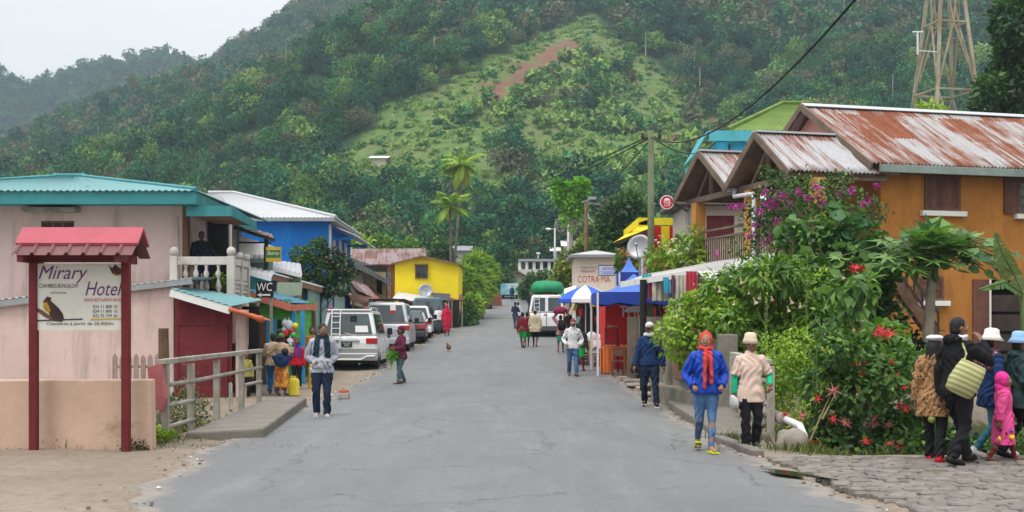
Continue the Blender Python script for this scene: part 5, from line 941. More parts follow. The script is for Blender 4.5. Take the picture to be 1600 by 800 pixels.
# orange table with food case
t=thing('orange_table','orange covered snack table at the drain edge','table',(X(962,38),38,G(3.3,38))); D=37.4; x0,x1=X(940,D),X(985,D); z=G(3.2,D); mb=MB(); mb.box(x0,x1,D,D+.6,z+.8,z+.84); part('table_top',mb,orange,t); mb=MB(); n=8; vv=[]
for i in range(n+1): x=x0+.02+(.22)*i/n; k=.02*math.sin(i*2); vv+=[(x,D-.02+k,z+.82),(x,D-.04+k*1.5,z+.05)]
mb.add(vv,[(2*i,2*i+1,2*i+3,2*i+2) for i in range(n)]); mb.quad((x0-.012,D-.02,z+.05),(x0-.012,D+.6,z+.1),(x0-.012,D+.6,z+.82),(x0-.012,D-.02,z+.82)); part('table_cloth',mb,mat('orange_plastic_cloth',(.75,.2,.05),.5,.1,3,.1,30),t)
for sx,sy in ((x1-.05,D+.03),(x1-.05,D+.55),(x0+.05,D+.55),(x0+.3,D+.03)): mb=MB(); mb.box(sx-.03,sx+.03,sy-.03,sy+.03,z-.02,z+.798); part('leg',mb,orange,t)
t=thing('food_case','wire and glass snack case with bread on top behind orange table','case',(X(957,38.3),38.3,z+.5)); y0=38.3; x0,x1=X(947,y0),X(966,y0)
mb=MB()
for px in (x0,x1):
    for y_ in (y0,y0+.35): mb.box(px-.015,px+.015,y_-.015,y_+.015,z,Z(513,y0))
part('frame',mb,maroon,t)
for py in (513,524,535): mb=MB(); mb.box(x0-.02,x1+.02,y0-.02,y0+.37,Z(py,y0),Z(py,y0)+.025); part('shelf',mb,maroon,t)
bread=mat('bread_crust',(.42,.22,.08),.8,.2,6,.1,40)
for k,(px,py) in enumerate(((952,511),(957,510.5),(962,511))): q=P(px,py,y0+.1); mb=MB(); mb.ball(q,(.07,.1,.05),10); single('bread_roll',mb,bread,'round bread roll on top of the snack case','bread',smooth=True,group='bread rolls on the case')
for k,(px,py) in enumerate(((948,539.5),(954,538.5),(960,539.5),(972,539.5),(979,540))):
    q=P(px,py,37.7); q.z=z+.84+.03; mb=MB(); mb.ball(q,(.075,.06,.035),10); single('snack',mb,bread if k<3 else mat('pinkish_snack',(.5,.25,.2)),'fried snack heaped on the orange table' if k<3 else 'pinkish snack at right end of the orange table','food',smooth=True,group='snacks on the table')
t=thing('wooden_chair','dark wooden chair pushed under the orange table','chair',(X(966,36.8),36.8,G(3.2,36.8))); x,y=X(966,36.8),36.8; z=G(x,y); mb=MB(); mb.box(x-.2,x+.2,y-.2,y+.2,z+.42,z+.46); part('seat',mb,brownwood,t)
for sx in (-.17,.17):
    for sy in (-.17,.17): mb=MB(); mb.box(x+sx-.022,x+sx+.022,y+sy-.022,y+sy+.022,z,z+(.42 if sy>0 else .86)); part('leg',mb,brownwood,t)
mb=MB(); mb.box(x-.14,x+.14,y-.185,y-.155,z+.6,z+.8); part('backrest',mb,brownwood,t)
mb=MB(); q=P(995,575,33.3); z=G(q.x,q.y); mb.box(q.x-.17,q.x+.19,q.y-.15,q.y+.15,z+.02,z+.36); t=single('cardboard_box',mb,mat('cardboard',(.50,.36,.24),.85,.1,2,.1,40),'pale cardboard box beside the drain planks','box',bev=.008); mb=MB(); mb.quad((q.x-.17,q.y-.15,z+.362),(q.x+.19,q.y-.15,z+.362),(q.x+.24,q.y-.3,z+.30),(q.x-.2,q.y-.3,z+.30),th=.008); part('flap',mb,MATS['cardboard'],t)
# drain covers
for k,(x0,x1,y0,y1,rz,lb) in enumerate(((3.05,4.5,31.6,32.5,.08,'broad grey plank cover nearest the navy jacket man'),(3.1,4.3,33.6,34.2,-.05,'wooden slab over drain below the orange table'),(3.1,4.2,35.0,35.5,.06,'grey board lying across drain by table legs'),(3.0,4.1,28.0,28.6,.1,'worn plank over drain end near mossy wall'))):
    cx,cy=(x0+x1)/2,(y0+y1)/2; z=zr(cy)+.03; mb=MB()
    for j in range(3): mb.cbox((cx+random.uniform(-.04,.04),y0+(y1-y0)*(j+.5)/3,z+.02+random.uniform(0,.02)),(x1-x0,(y1-y0)/3-.02,.05),rz+random.uniform(-.02,.02))
    single('drain_cover',mb,greywood,lb,'cover',bev=.008,group='plank covers over the drain')
# COTRA-MA office
t=thing('cooperative_office','cream bus cooperative booth with red COTRA-MA lettering and grey roof','booth',(X(930,70),72,1.4)); y0=70.; x0,x1=X(899,y0),X(961,y0); ze=Z(401,y0)
mb=MB(); hbox(mb,x0,x1,1.2,ze,y0,y0+.15,[]); mb.box(x0,x0+.15,y0+.16,74,1.2,ze); mb.box(x1-.15,x1,y0+.16,74,1.2,ze); part('wall',mb,mat('pale_office_wall',(.70,.60,.50),.9,.06,1.5,.1,40,stain=((.5,.42,.38),.4,1.5)),t)
mb=MB(); a_=P(931,391,72); e0,e1,e2,e3=(x0-.35,y0-.5,ze+.1),(x1+.3,y0-.5,ze+.1),(x1+.3,74.5,ze+.1),(x0-.35,74.5,ze+.1)
for p_,q_ in ((e0,e1),(e1,e2),(e3,e0)): mb.add([p_,q_,a_],[(0,1,2)])
part('roof',mb,mat('grey_roof',(.42,.42,.43),.6,.12,2,.1,40),t); mb=MB(); mb.box(x0-.35,x1+.3,y0-.5,74.5,ze-.06,ze+.095); part('eave_slab',mb,mat('grey_eave',(.25,.25,.26),.8,.15,2,.1,40),t)
mb=MB(); sgn(mb,'COTRA·MA',902.5,441.5,10.5,51,2,0,y0,y0-.006); sgn(mb,'MANAM',908,426,4.5,21,2,0,y0,y0-.006); sgn(mb,'COOPERATIVE DE',907,420,3.2,25,3,0,y0,y0-.006); part('lettering',mb,[letter_w,letter_w,letter_r,letter_g],t)
t=thing('hanging_board','lilac double sided board hanging in front of the cooperative booth','sign',(X(950,66),66,1.4)); y0=66.; mb=MB(); mb.box(X(936,y0),X(963,y0),y0,y0+.05,Z(430,y0),Z(415,y0)); part('board',mb,mat('lilac_board',(.42,.45,.68),.6,.06,2,0),t); mb=MB(); q=(X(936,y0),X(963,y0),Z(430,y0),Z(415,y0)); mb.box(q[0]-.03,q[1]+.03,y0-.01,y0+.06,q[3]+.002,q[3]+.04); mb.box(q[0]-.03,q[1]+.03,y0-.01,y0+.06,q[2]-.04,q[2]-.002); mb.box(q[0]-.03,q[0]-.002,y0-.01,y0+.06,q[2],q[3]); mb.box(q[1]+.002,q[1]+.03,y0-.01,y0+.06,q[2],q[3]); mb.beam((q[1],y0+.02,q[3]),(X(978,y0),y0+.02,q[3]+.05),.04,.04); part('frame',mb,black,t); mb=MB(); sgn(mb,'SERVICE',941,421.5,4,18,0,0,y0,y0-.006); sgn(mb,'TOGGOG',939,428.5,4.5,22,1,0,y0,y0-.006); part('lettering',mb,[letter_r,letter_b],t)
mb=MB(); x=X(978,66.1); mb.box(x-.06,x+.06,66.05,66.17,1.2,Z(412,66)); single('sign_post',mb,brownwood,'dark post carrying the lilac hanging board','post')
# white canopy cloth between minibus and booth
mb=MB(); mb.quad(P(880,452,66),P(899,446,66),P(903,462,64),P(886,470,64)); mb.quad(P(870,455,66),P(880,452,66),P(886,470,64),P(872,465,64),mi=1); single('tarpaulin',mb,[white,mat('tarp_green',(.012,.22,.09),.7,.15,3,.3,15)],'green and white tarpaulin strung beside cooperative booth','tarpaulin')
# ---------------------------------------------------------------- mossy concrete wall, right railing, kerb
moss=mat('mossy_concrete',(.20,.185,.15),.95,.25,1.5,.5,50,stain=((.055,.07,.025),.6,1.6),stain2=((.26,.15,.09),.45,1.8),sstr=(1,1,.5)); t=thing('mossy_wall','mossy concrete wall of pillars and slabs beside the drain','wall',(3.6,25,-.2)); mb=MB()
WP=[(3.32,27.0),(3.42,25.6),(3.62,24.0),(3.95,22.3)]
for (xa,ya),(xb,yb) in zip(WP[:-1],WP[1:]): mb=MB(); mb.beam((xa,ya-.15,.66),(xb,yb+.15,.66),.14,1.45); part('slab',mb,moss,t,bev=.02)
for k,(x,y) in enumerate(WP): mb=MB(); mb.box(x-.17,x+.17,y-.15,y+.15,-1.2,Z(520 if k<3 else 522,y)); part('pillar',mb,moss,t,bev=.025)
mb=MB(); mb.quad((3.36,25.4,.55),(3.45,24.2,.55),(3.45,24.2,1.35),(3.36,25.4,1.35),th=.02); part('rusty_sheet',mb,rustbrown,t); mb=MB(); mb.beam((3.3,26.8,.12),(3.7,22.4,.12),.5,.55); part('footing',mb,moss,t,bev=.03)
t=railing([(3.92,21.6),(3.80,19.4),(3.66,17.2)],1.14,'bridge_railing','weathered grey railing behind the woman in beige blouse',[(.85,0,2),(.55,0,1),(.52,1,2),(.25,0,1)],(greywood,wr))
mb=MB(); mb.tube([(3.7,20.2,.35),(3.95,18.8,.12)],.05,8); part('loose_stave',mb,wr,t)
mb=MB(); mb.add([(2.98,17.55,-.45),(3.72,17.4,-.45),(3.95,22.2,-.45),(3.12,24.4,-.45),(2.98,17.55,.10),(3.72,17.4,.10),(3.95,22.2,.16),(3.12,24.4,.14)],[(3,2,1,0),(4,5,6,7),(0,1,5,4),(1,2,6,5),(2,3,7,6),(3,0,4,7)]); single('kerb_slab',mb,kerb_m,'raised concrete kerb slab under the right railing','kerb',bev=.03)
mb=MB(); mb.beam((2.95,17.4,.01),(3.1,15.3,.01),.16,.14); single('kerb_stone',mb,kerb_m,'low kerb strip where the beige blouse woman walks','kerb',bev=.02)
mb=MB(); mb.tube([(3.75,18.4,.42),(3.78,17.6,.36),(3.80,17.1,.34)],.075,10); mb.tube([(3.80,17.1,.34),(3.83,17.0,.33)],.095,10); mb.tube([(3.83,17.0,.33),(3.93,16.6,.28),(3.96,16.5,.16),(3.97,16.45,.02)],.05,10,1); single('water_pipe',mb,[greywood,white],'pale water pipe bending down at railing foot','pipe',smooth=True)
g_=np.random.default_rng(4); mb=MB(); mb.ball((3.72,16.15,.07),(.22,.16,.21),18,k=12); mb.v=[(x+.02*math.sin(y*31+z*23),y+.02*math.sin(x*27),z+.018*math.sin(x*29+y*17)) for x,y,z in mb.v]; single('boulder',mb,mat('boulder_stone',(.27,.235,.20),.9,.25,5,.4,50,stain=((.14,.14,.06),.5,4)),'rounded grey boulder at the railing foot','boulder',smooth=True)
# ---------------------------------------------------------------- utility poles and cables
def pole(px,pyt,d,r,name,label,cat,m,z0=None): x=X(px,d); z=G(x,d) if z0 is None else z0; t=thing(name,label,cat,(x,d,z)); mb=MB(); mb.tube([(x,d,z-.3),(x,d,Z(pyt,d))],[r,r*.8],10); part('pole',mb,m,t,smooth=True); return t
mp=mat('mossy_pole',(.12,.14,.075),.9,.25,1.5,.3,40,stain=((.30,.27,.2),.5,2),sstr=(1,1,.2)); t=pole(1017,204,37,.115,'utility_pole','tall mossy wooden utility pole beside the red round sign','pole',mp); q=P(1017,212,37)
mb=MB(); mb.beam(q+Vector((-.3,0,-.1)),q+Vector((.3,0,-.1)),.08,.08); [mb.lathe([(.035,0),(.05,.04),(.03,.1),(.04,.14),(.0,.15)],q+Vector((k,0,-.06)),8) for k in (-.26,.26)]; part('crossarm',mb,darkwood,t)
t=pole(916,316,76,.14,'utility_pole','brown utility pole with lamp arm behind the cooperative booth','pole',brownwood); q=P(916,318,76); mb=MB(); mb.beam(q+Vector((-.3,0,.1)),q+Vector((.5,0,.3)),.07,.07); mb.beam(q+Vector((.1,0,.05)),q+Vector((.9,0,-.05)),.06,.06); mb.box(q.x+.1,q.x+.6,q.y-.15,q.y+.15,q.z+.25,q.z+.42); part('crossarm',mb,metalgrey,t)
mb=MB(); mb.tube([q,q+Vector((.15,0,-.9)),q+Vector((.7,0,-1.35)),q+Vector((1.5,-.5,-1.2)),q+Vector((2.2,-1,-.6))],.03,5); part('cable_loop',mb,poleW,t,smooth=True)
for px,py,d,lb in ((878,343,95,'street lamp with white head beside round topped tree'),(857,358,120,'street lamp on slim pole further up the road'),(841,396,150,'small far street lamp before the columned building')):
    t=pole(px+10 if px!=841 else px,py-2,d,.12,'street_lamp',lb,'lamp',metalgrey); q=P(px+(9 if px!=841 else 0),py,d); mb=MB(); mb.beam(q,P(px+2,py,d),.08,.08); part('arm',mb,metalgrey,t); mb=MB(); mb.ball(P(px,py,d),(.3,.16,.12),10); part('lamp_head',mb,white,t,smooth=True)
def cable(pts,r,label,sag=.0,n=14):
    mb=MB(); out=[]
    for a,b in zip(pts[:-1],pts[1:]):
        a,b=Vector(a),Vector(b)
        for k in range(n): f_=k/n; out.append(a.lerp(b,f_)-Vector((0,0,sag*(a-b).length*4*f_*(1-f_))))
    out.append(Vector(pts[-1])); mb.tube(out,r,5); single('power_cable',mb,rope,label,'cable',smooth=True,group='overhead cables')
cable([P(1340,-5,15),P(1017,214,37)],.017,'thick dark cable rising from the pole to upper right',.035)
cable([P(1012,214,37),P(700,306,95),P(470,360,140)],.02,'cable from the mossy pole sinking left across hillside',.012); cable([P(1013,217,37),P(700,318,95),P(520,358,130)],.02,'lower parallel cable from the mossy pole to the left',.014)
cable([P(916,322,76),P(690,362,95),P(530,392,120)],.022,'cable from brown pole to left above the yellow house',.01); cable([P(1013,222,37),P(916,330,76)],.02,'steep cable dropping from mossy pole to brown pole',.0); cable([P(1019,214,37),P(1085,240,44)],.02,'short cable from mossy pole to the cyan house',.02)
# ---------------------------------------------------------------- far centre
def hill_at(px,py):
    d=np.arange(150,640,.5); x=(px-HX)*d/F; z=CZ+(HY-py)*d/F; h=hillz(x,d); k=np.argmax(h>=z); return (float(x[k]),float(d[k]),float(h[k]))
t=thing('columned_building','long pale building with white columns on far slope above road','building',(X(838,149),150,5)); y0=149.; mb=MB(); mb.box(X(812,y0),X(872,y0),y0+2,y0+6,4,Z(409,y0)); part('wall',mb,mat('grey_building_wall',(.30,.30,.27),.9,.15,1,0),t); mb=MB(); mb.box(X(810,y0),X(872,y0),y0-.6,y0+6.5,Z(409,y0)+.02,Z(405,y0)); part('roof',mb,metalgrey,t)
for px in (812,823,834.5,846,858,869): mb=MB(); mb.box(X(px,y0)-.18,X(px,y0)+.18,y0-.2,y0+.16,4,Z(409,y0)); part('column',mb,white,t)
mb=MB(); mb.box(X(810,y0),X(872,y0),y0-.4,y0+1.9,4,Z(421,y0)); part('terrace',mb,mat('pale_terrace',(.45,.45,.42),.9,.1,1,0),t)
t=thing('grey_shed','low grey gabled shed below the columned building','shed',(X(806,145),146,5)); y0=145.; mb=MB(); pr=[(X(793,y0),4),(X(822,y0),4),(X(822,y0),Z(432,y0)),(X(808,y0),Z(424,y0)),(X(793,y0),Z(433,y0))]; mb.prism(pr,'y',y0,y0+5); part('wall',mb,mat('grey_shed_wall',(.26,.25,.22),.9,.15,1,0),t); mb=MB(); mb.beam((X(792,y0),y0-.2,Z(432.5,y0)),(X(808,y0),y0-.2,Z(423.5,y0)),.3,.2); mb.beam((X(823,y0),y0-.2,Z(432.5,y0)),(X(808,y0),y0-.2,Z(423.5,y0)),.3,.2); part('roof_edge',mb,brownwood,t)
mur=mat('mural_paint',(.20,.42,.46),.7,.2,.6,0,40,stain=((.04,.22,.38),.75,.9),stain2=((.62,.62,.56),.75,.7),sstr=(1,1,1))
t=thing('painted_truck','truck box painted turquoise and white with mural at road end','truck',(X(797,138),138,4.5)); y0=138.; zg=G(0,y0); mb=MB(); mb.box(X(782,y0),X(812,y0),y0,y0+5,zg+.5,Z(443,y0)); part('cargo_box',mb,mur,t,bev=.05)
for px in (786,808): mb=MB(); mb.lathe([(.2,-.15),(.45,-.14),(.45,.14),(.2,.15)],(X(px,y0),y0+.6,zg+.45),14,0,Matrix.Rotation(R(90),3,'Y')); part('wheel',mb,black,t)
for px,py,w_,h_,lb,m_ in ((592,256,24,10,'white roofed hut standing alone on the hillside',0),(628,371,26,8,'white roofed house low on left slope',1),(651,374,18,8,'pale house among bushes low on slope',2),(722,392,22,18,'grey gabled house behind the palm trunks',3),(905,385,46,20,'white walled house behind the yellow green bush',4),(868,392,8,14,'narrow mint end of house behind bushes',5)):
    x,y,z=hill_at(px,py+h_/2) if m_<3 else (X(px,150),150.,6.0); s_=y/F; t=thing('distant_house',lb,'house',(x,y,z),0,'small houses far off'); w2=w_*s_/2; zt=z+1.5 if m_<3 else Z(py-h_*.1,y); mb=MB(); mb.box(x-w2,x+w2,y,y+5,z-3,zt); part('wall',mb,(cream,mint,cream,mat('grey_mauve_wall',(.42,.40,.45)),white,mint)[m_],t); mb=MB(); zp=zt+.6 if m_<3 else Z(py-h_*.55,y); mb.quad((x-w2-.4,y-.6,zt-.1),(x+w2+.4,y-.6,zt-.1),(x+w2+.4,y+2.5,zp),(x-w2-.4,y+2.5,zp),th=.1); mb.quad((x+w2+.4,y+5.6,zt-.1),(x-w2-.4,y+5.6,zt-.1),(x-w2-.4,y+2.5,zp),(x+w2+.4,y+2.5,zp),th=.1); part('roof',mb,white if m_!=3 else metalgrey,t)
for px,py,h_,lb in ((678,338,32,'pale concrete pole on the slope left of palms'),):
    x,y,z=hill_at(px,py+h_); mb=MB(); mb.tube([(x,y,z-1),(x,y,Z(py,y))],.22,6); mb.beam((x-.9,y,Z(py+1,y)),(x+.9,y,Z(py+1,y)),.2,.2); single('utility_pole',mb,poleW,lb,'pole')
# crates and clutter at the end of the road
mb=MB(); q=P(772,465,120); z=G(q.x,q.y); mb.prism([(q.x-.8,z),(q.x+.8,z),(q.x+.7,z+1.0),(q.x+.2,z+1.5),(q.x-.5,z+1.3)],'y',q.y,q.y+1); single('brick_pile',mb,MATS['brick_red'],'reddish brick heap by the far road end','pile',bev=.1)
# ================================================================ vehicles (built rear at y=0, nose towards +y)
carw=mat('car_white',(.74,.75,.76),.28,.04,1,0,coat=.6,stain=((.42,.37,.32),.45,1.3),sstr=(1,1,1)); silver=mat('car_silver',(.42,.43,.44),.3,.05,1,0,metal=.5,coat=.5); silverw=mat('car_pale_silver',(.55,.57,.59),.3,.05,1,0,metal=.25,coat=.5,stain=((.35,.31,.27),.4,1.5)); cardk=mat('car_charcoal',(.045,.048,.055),.3,.1,1,0,metal=.3,coat=.6); cart=mat('car_teal',(.02,.08,.12),.3,.1,1,0,metal=.2,coat=.6)
tyre=mat('tyre_rubber',(.018,.018,.019),.85,.2,9,.2,40); rim=mat('wheel_rim',(.42,.43,.45),.35,.1,5,0,metal=.6); cglass=glassmat('car_glass',(.03,.05,.055),.04); lampr=mat('tail_lamp_red',(.42,.012,.02),.15,.15,12,0,spec=.6,coat=.5); lampw=mat('lamp_clear',(.6,.6,.58),.15,.05,5,0); plateb=mat('plate_black',(.015,.015,.017),.4,.1,3,0)
def lbox(x0,x1,y0,y1,z0,z1): return MB().box(x0,x1,y0,y1,z0,z1)
def vehicle(name,label,cat,loc,rz,L_,W,H,belt,paint,low=None,rear_in=.25,hood=.9,wsl=.75,hoodz=None,wr=.34,fa=.85,ra=.85,bump=None,wins=3,roofw=.19,lamp='side',plate=None,grp=None,doors2=False,lamps_hi=False,bed=None):
    t=thing(name,label,cat,loc,rz,grp,local=True); w=W/2; hz=hoodz or belt-.06; low=low or paint; zb=.30
    def arc(c,n=9): return [(c+(wr+.06)*math.cos(a),wr+(wr+.06)*math.sin(a)) for a in [math.pi*(1-k/(n-1))*1.0 for k in range(n)]]
    top=[(0.02,.55),(0.0,belt-.25),(.035,belt)]; yb=L_-hood
    poly=[(.05,zb)]+[p for p in arc(ra)]+[p for p in arc(L_-fa)]+[(L_-.12,zb),(L_-.02,zb+.18),(L_-.03,hz-.28),(L_-.16,hz-.05),(yb,belt)]+[(bed,belt)] * (1 if bed else 0)+[(.035,belt),(0,belt-.25),(.02,zb+.15)]
    if bed: poly=[p for p in poly if not (p[0]==bed)]
    mb=MB(); mb.prism(poly,'x',-w,w)
    r0,r1=rear_in,yb-wsl; b0=bed if bed else .045; b1=yb-.01
    if bed: r0=bed+.12
    bt=[(-w+.02,b0,belt-.02),(w-.02,b0,belt-.02),(w-.02,b1,belt-.02),(-w+.02,b1,belt-.02)]; rf=[(-w+roofw,r0,H),(w-roofw,r0,H),(w-roofw,r1,H),(-w+roofw,r1,H)]
    mb.add(bt+rf,[(3,2,1,0),(4,5,6,7),(0,1,5,4),(1,2,6,5),(2,3,7,6),(3,0,4,7)]); body=part('body',mb,paint,t,bev=.11); body.modifiers['edge'].use_clamp_overlap=False; body.modifiers['edge'].segments=4; body.modifiers['edge'].angle_limit=R(28)
    def face(i,j): return Vector(bt[i]),Vector(bt[j]),Vector(rf[j]),Vector(rf[i])
    def pane(nm,fc,u0,u1,v0,v1,m=cglass,off=.012,par=t,sl=0,th=.01):
        A,B,C,D=fc; n=(B-A).cross(D-A).normalized(); f=lambda u,v:(A*(1-u)+B*u)*(1-v)+(D*(1-u)+C*u)*v+n*off
        return part(nm,MB().quad(f(u0,v0),f(u1,v0),f(u1-sl,v1),f(u0+sl,v1),th=th),m,par)
    rear=face(0,1)
    if doors2: pane('rear_window',rear,.07,.455,.12,.84); pane('rear_window',rear,.545,.93,.12,.84); part('door_seam',lbox(-.012,.012,-.012,.0,.5,belt),black,t)
    else: pane('rear_window',rear,.07,.93,.08,.86,sl=.02)
    for fc,sg in ((face(1,2),1),(face(3,0),-1)):
        for k in range(wins):
            a=.04+.84*k/wins; b=.04+.84*(k+1)/wins-.025
            if sg<0: a,b=1-b,1-a
            pane('side_window',fc,a,b,.1,.86)
    ws=face(2,3); pane('windscreen',ws,.06,.94,.06,.92)
    # bumper, lower trim
    part('bumper',MB().box(-w-.01,w+.01,-.09,.16,zb+.02,zb+.27),bump or low,t,bev=.04)
    if low is not paint:
        for sg in (-1,1): part('sill_trim',lbox(sg*w-.012,sg*w+.012,ra+wr+.08,L_-fa-wr-.08,zb+.01,zb+.28),low,t,bev=.006)
    part('underside',lbox(-w+.08,w-.08,.2,L_-.2,.2,zb-.01),black,t)
    for sg in (-1,1):
        if lamps_hi: m_=lbox(sg*(w-.05)-.045,sg*(w-.05)+.045,-.02,.05,belt-.45,belt-.02)
        else: m_=lbox(min(sg*(w-.36),sg*(w+.008)),max(sg*(w-.36),sg*(w+.008)),-.018,.14,belt-.27,belt-.08)
        part('tail_light',m_,lampr,t,bev=.02)
        mm=MB(); mm.box(min(sg*(w+.02),sg*(w+.2)),max(sg*(w+.02),sg*(w+.2)),yb-.32,yb-.22,belt+.0,belt+.24); part('mirror',mm,black,t,bev=.03)
        hl=lbox(min(sg*(w-.4),sg*(w-.04)),max(sg*(w-.4),sg*(w-.04)),L_-.1,L_-.015,hz-.24,hz-.08); part('headlight',hl,lampw,t,bev=.02)
        for k,wy in enumerate((ra,L_-fa)):
            M=Matrix.Rotation(R(90),3,'Y'); mb=MB(); tw=.1; mb.lathe([(wr*.6,-tw),(wr*.92,-tw),(wr,-tw*.7),(wr,tw*.7),(wr*.92,tw),(wr*.6,tw)],(sg*(w-.13),wy,wr),24,0,M); wo=part('wheel',mb,tyre,t,smooth=False)
            mb=MB(); xx=sg*(w-.13+.085); mb.lathe([(wr*.62,0),(wr*.55,-sg*.03),(wr*.2,-sg*.0),(.02,sg*.01)],(xx,wy,wr),18,0,M); mb2=mb; part('rim',mb2,rim,wo)
    if plate:
        o=part('number_plate',lbox(-.17+plate[2],.17+plate[2],-.03,-.004,plate[1]-.075,plate[1]+.075),plateb,t); mb=MB(); text_mb(mb,plate[0][0],(plate[2],-.033,plate[1]+.012),(1,0,0),(0,0,1),.048,0,.002,0,.24,'c'); text_mb(mb,plate[0][1],(plate[2],-.033,plate[1]-.055),(1,0,0),(0,0,1),.048,0,.002,0,.18,'c'); part('lettering',mb,letter_w,o)
    return t,pane,rear
# white minivan nearest
d=39.3; t,pane,rear=vehicle('minivan','white minivan with rear ladder and silver bumper, nearest of the parked vehicles','van',(-5.28,d,G(-5.3,d)),R(1.0),4.75,1.84,1.95,1.13,carw,low=silver,wins=3,plate=(('4322','TBC'),.84,-.06),grp='vehicles parked along the left kerb')
part('plate_trim',lbox(-.42,.36,-.035,-.003,.93,.985),silver,t,bev=.008); part('bumper_guard',MB().tube([(-.8,-.12,.42),(-.62,-.12,.36),(.42,-.12,.36),(.58,-.12,.46),(.86,-.1,.47)],.028,8),carw,t)
part('lower_band',lbox(-.93,.93,-.02,.03,.56,.72),silver,t,bev=.01)
mb=MB()
for x in (-.55,-.28): mb.tube([(x,-.06,.72),(x,-.05,1.15),(x,.18,1.98)],.022,6)
for z in (.82,1.0,1.18,1.36,1.55,1.74): y=-.055 if z<1.15 else -.05+(z-1.15)*.277; mb.tube([(-.55,y,z),(-.28,y,z)],.016,6)
part('ladder',mb,carw,t); part('wiper',MB().beam((-.12,-.03,1.22),(.26,-.035,1.12),.02,.02),carw,t); pane('window_paper',rear,.62,.86,.15,.4,white,.018); pane('window_sticker',rear,.52,.66,.55,.78,black,.018); part('spoiler',lbox(-.72,.72,.2,.4,1.93,1.99),carw,t,bev=.02)
for x in (-.62,.55): part('marker_lamp',lbox(x-.08,x+.08,.22,.36,1.995,2.06),lampr,t,bev=.02)
for x in (-.68,.68): part('roof_rail',MB().tube([(x,.5,1.95),(x,.6,2.04),(x,2.6,2.04),(x,2.7,1.95)],.022,6),silver,t)
part('exhaust',MB().tube([(.35,-.06,.22),(.35,.3,.22)],.035,8),metalgrey,t)
# silver van with rack
d=48.4; t,pane,rear=vehicle('minivan','silver grey van with loaded roof rack behind the white minivan','van',(-5.02,d,G(-5,d)),R(1.5),4.8,1.86,2.0,1.15,silverw,wins=3,plate=(('6071','TAD'),.62,0.0),grp='vehicles parked along the left kerb')
pane('window_paper',rear,.60,.74,.62,.9,white,.018); pane('window_sticker',rear,.61,.73,.48,.6,redcl,.018); mb=MB()
for x in (-.7,.7): mb.tube([(x,.4,2.12),(x,3.0,2.12)],.025,6)
for y in (.4,1.0,1.7,2.4,3.0): mb.tube([(-.72,y,2.12),(.72,y,2.12)],.022,6); mb.tube([(-.7,y,1.97),(-.7,y,2.12)],.02,6); mb.tube([(.7,y,1.97),(.7,y,2.12)],.02,6)
part('roof_rack',mb,black,t)
# dark hatchback, white pickup, teal van
PV='vehicles parked along the left kerb'
d=54.3; vehicle('parked_car','charcoal hatchback parked between silver van and small white car','car',(-4.72,d,G(-4.7,d)),R(2),4.1,1.7,1.5,.95,cardk,rear_in=.45,hood=1.1,wr=.31,wins=2,grp=PV)
d=59.2; vehicle('parked_car','small white car parked ahead of the charcoal hatchback','car',(-4.76,d,G(-4.7,d)),R(2),4.2,1.66,1.62,.98,carw,rear_in=.2,hood=1.1,wr=.31,wins=2,grp=PV)
d=64.6; vehicle('parked_van','dark teal van facing away beside people at the stalls','van',(-4.5,d,G(-4.4,d)),R(2),4.6,1.8,1.95,1.1,cart,rear_in=.3,hood=.8,wins=3,plate=(('2218','TBA'),.6,0),grp=PV)
# white minibus with green load
d=60.5; t,pane,rear=vehicle('minibus','white minibus with twin rear doors carrying green tarpaulin load','minibus',(1.72,d,G(1.7,d)),R(-3),5.4,1.84,2.12,1.22,carw,rear_in=.12,hood=.8,doors2=True,lamps_hi=True,bump=mat('bumper_grey',(.07,.07,.075),.6,.1,3,0),plate=(('7415','TAC'),.72,-.55),wins=4)
mb=MB()
for x in (-.62,-.36): mb.tube([(x,-.05,.95),(x,-.02,1.3),(x,.1,2.15)],.02,6)
for z in (1.1,1.3,1.5,1.7,1.9): mb.tube([(-.62,.0,z),(-.36,.0,z)],.016,6)
part('ladder',mb,poleW,t); mb=MB(); text_mb(mb,'TRANSPORT',(.12,.085,2.0),(1,0,0),(0,.1,1),.07,0,.004,0,.62,'l'); part('lettering',mb,letter_r,t); part('door_handle',lbox(-.14,.0,-.02,0,1.12,1.16),black,t)
mb=MB()
for x in (-.8,.8): mb.tube([(x,.2,2.24),(x,4.2,2.24)],.025,6)
part('roof_rack',mb,metalgrey,t)
tw=Vector(t.location); mb=MB(); mb.loft([(0,0,0,.92,1.75),(0,0,.12,.98,1.85),(.02,0,.38,.97,1.8),(.0,.05,.62,.86,1.6),(-.1,.1,.74,.5,1.1),(-.1,.1,.77,.05,.3)],22,0,3.2); mb.v=[(x+.03*math.sin(y*5+z*9),y+.03*math.sin(x*6),z+.025*math.sin(x*7+y*4)) for x,y,z in mb.v]
o=obj('tarpaulin_load',mb.mesh('tarpaulin_load',mat('tarp_green',(.012,.22,.09),.7,.15,3,.3,15),True)); o.location=tw+Vector((.1,2.0,2.27)); o.rotation_euler=(0,0,R(-3)); o.scale=(.86,1,.80); o['label']='bulky load under green tarpaulin on the minibus roof'; o['category']='load'; BASE[o]=(0,0,0)
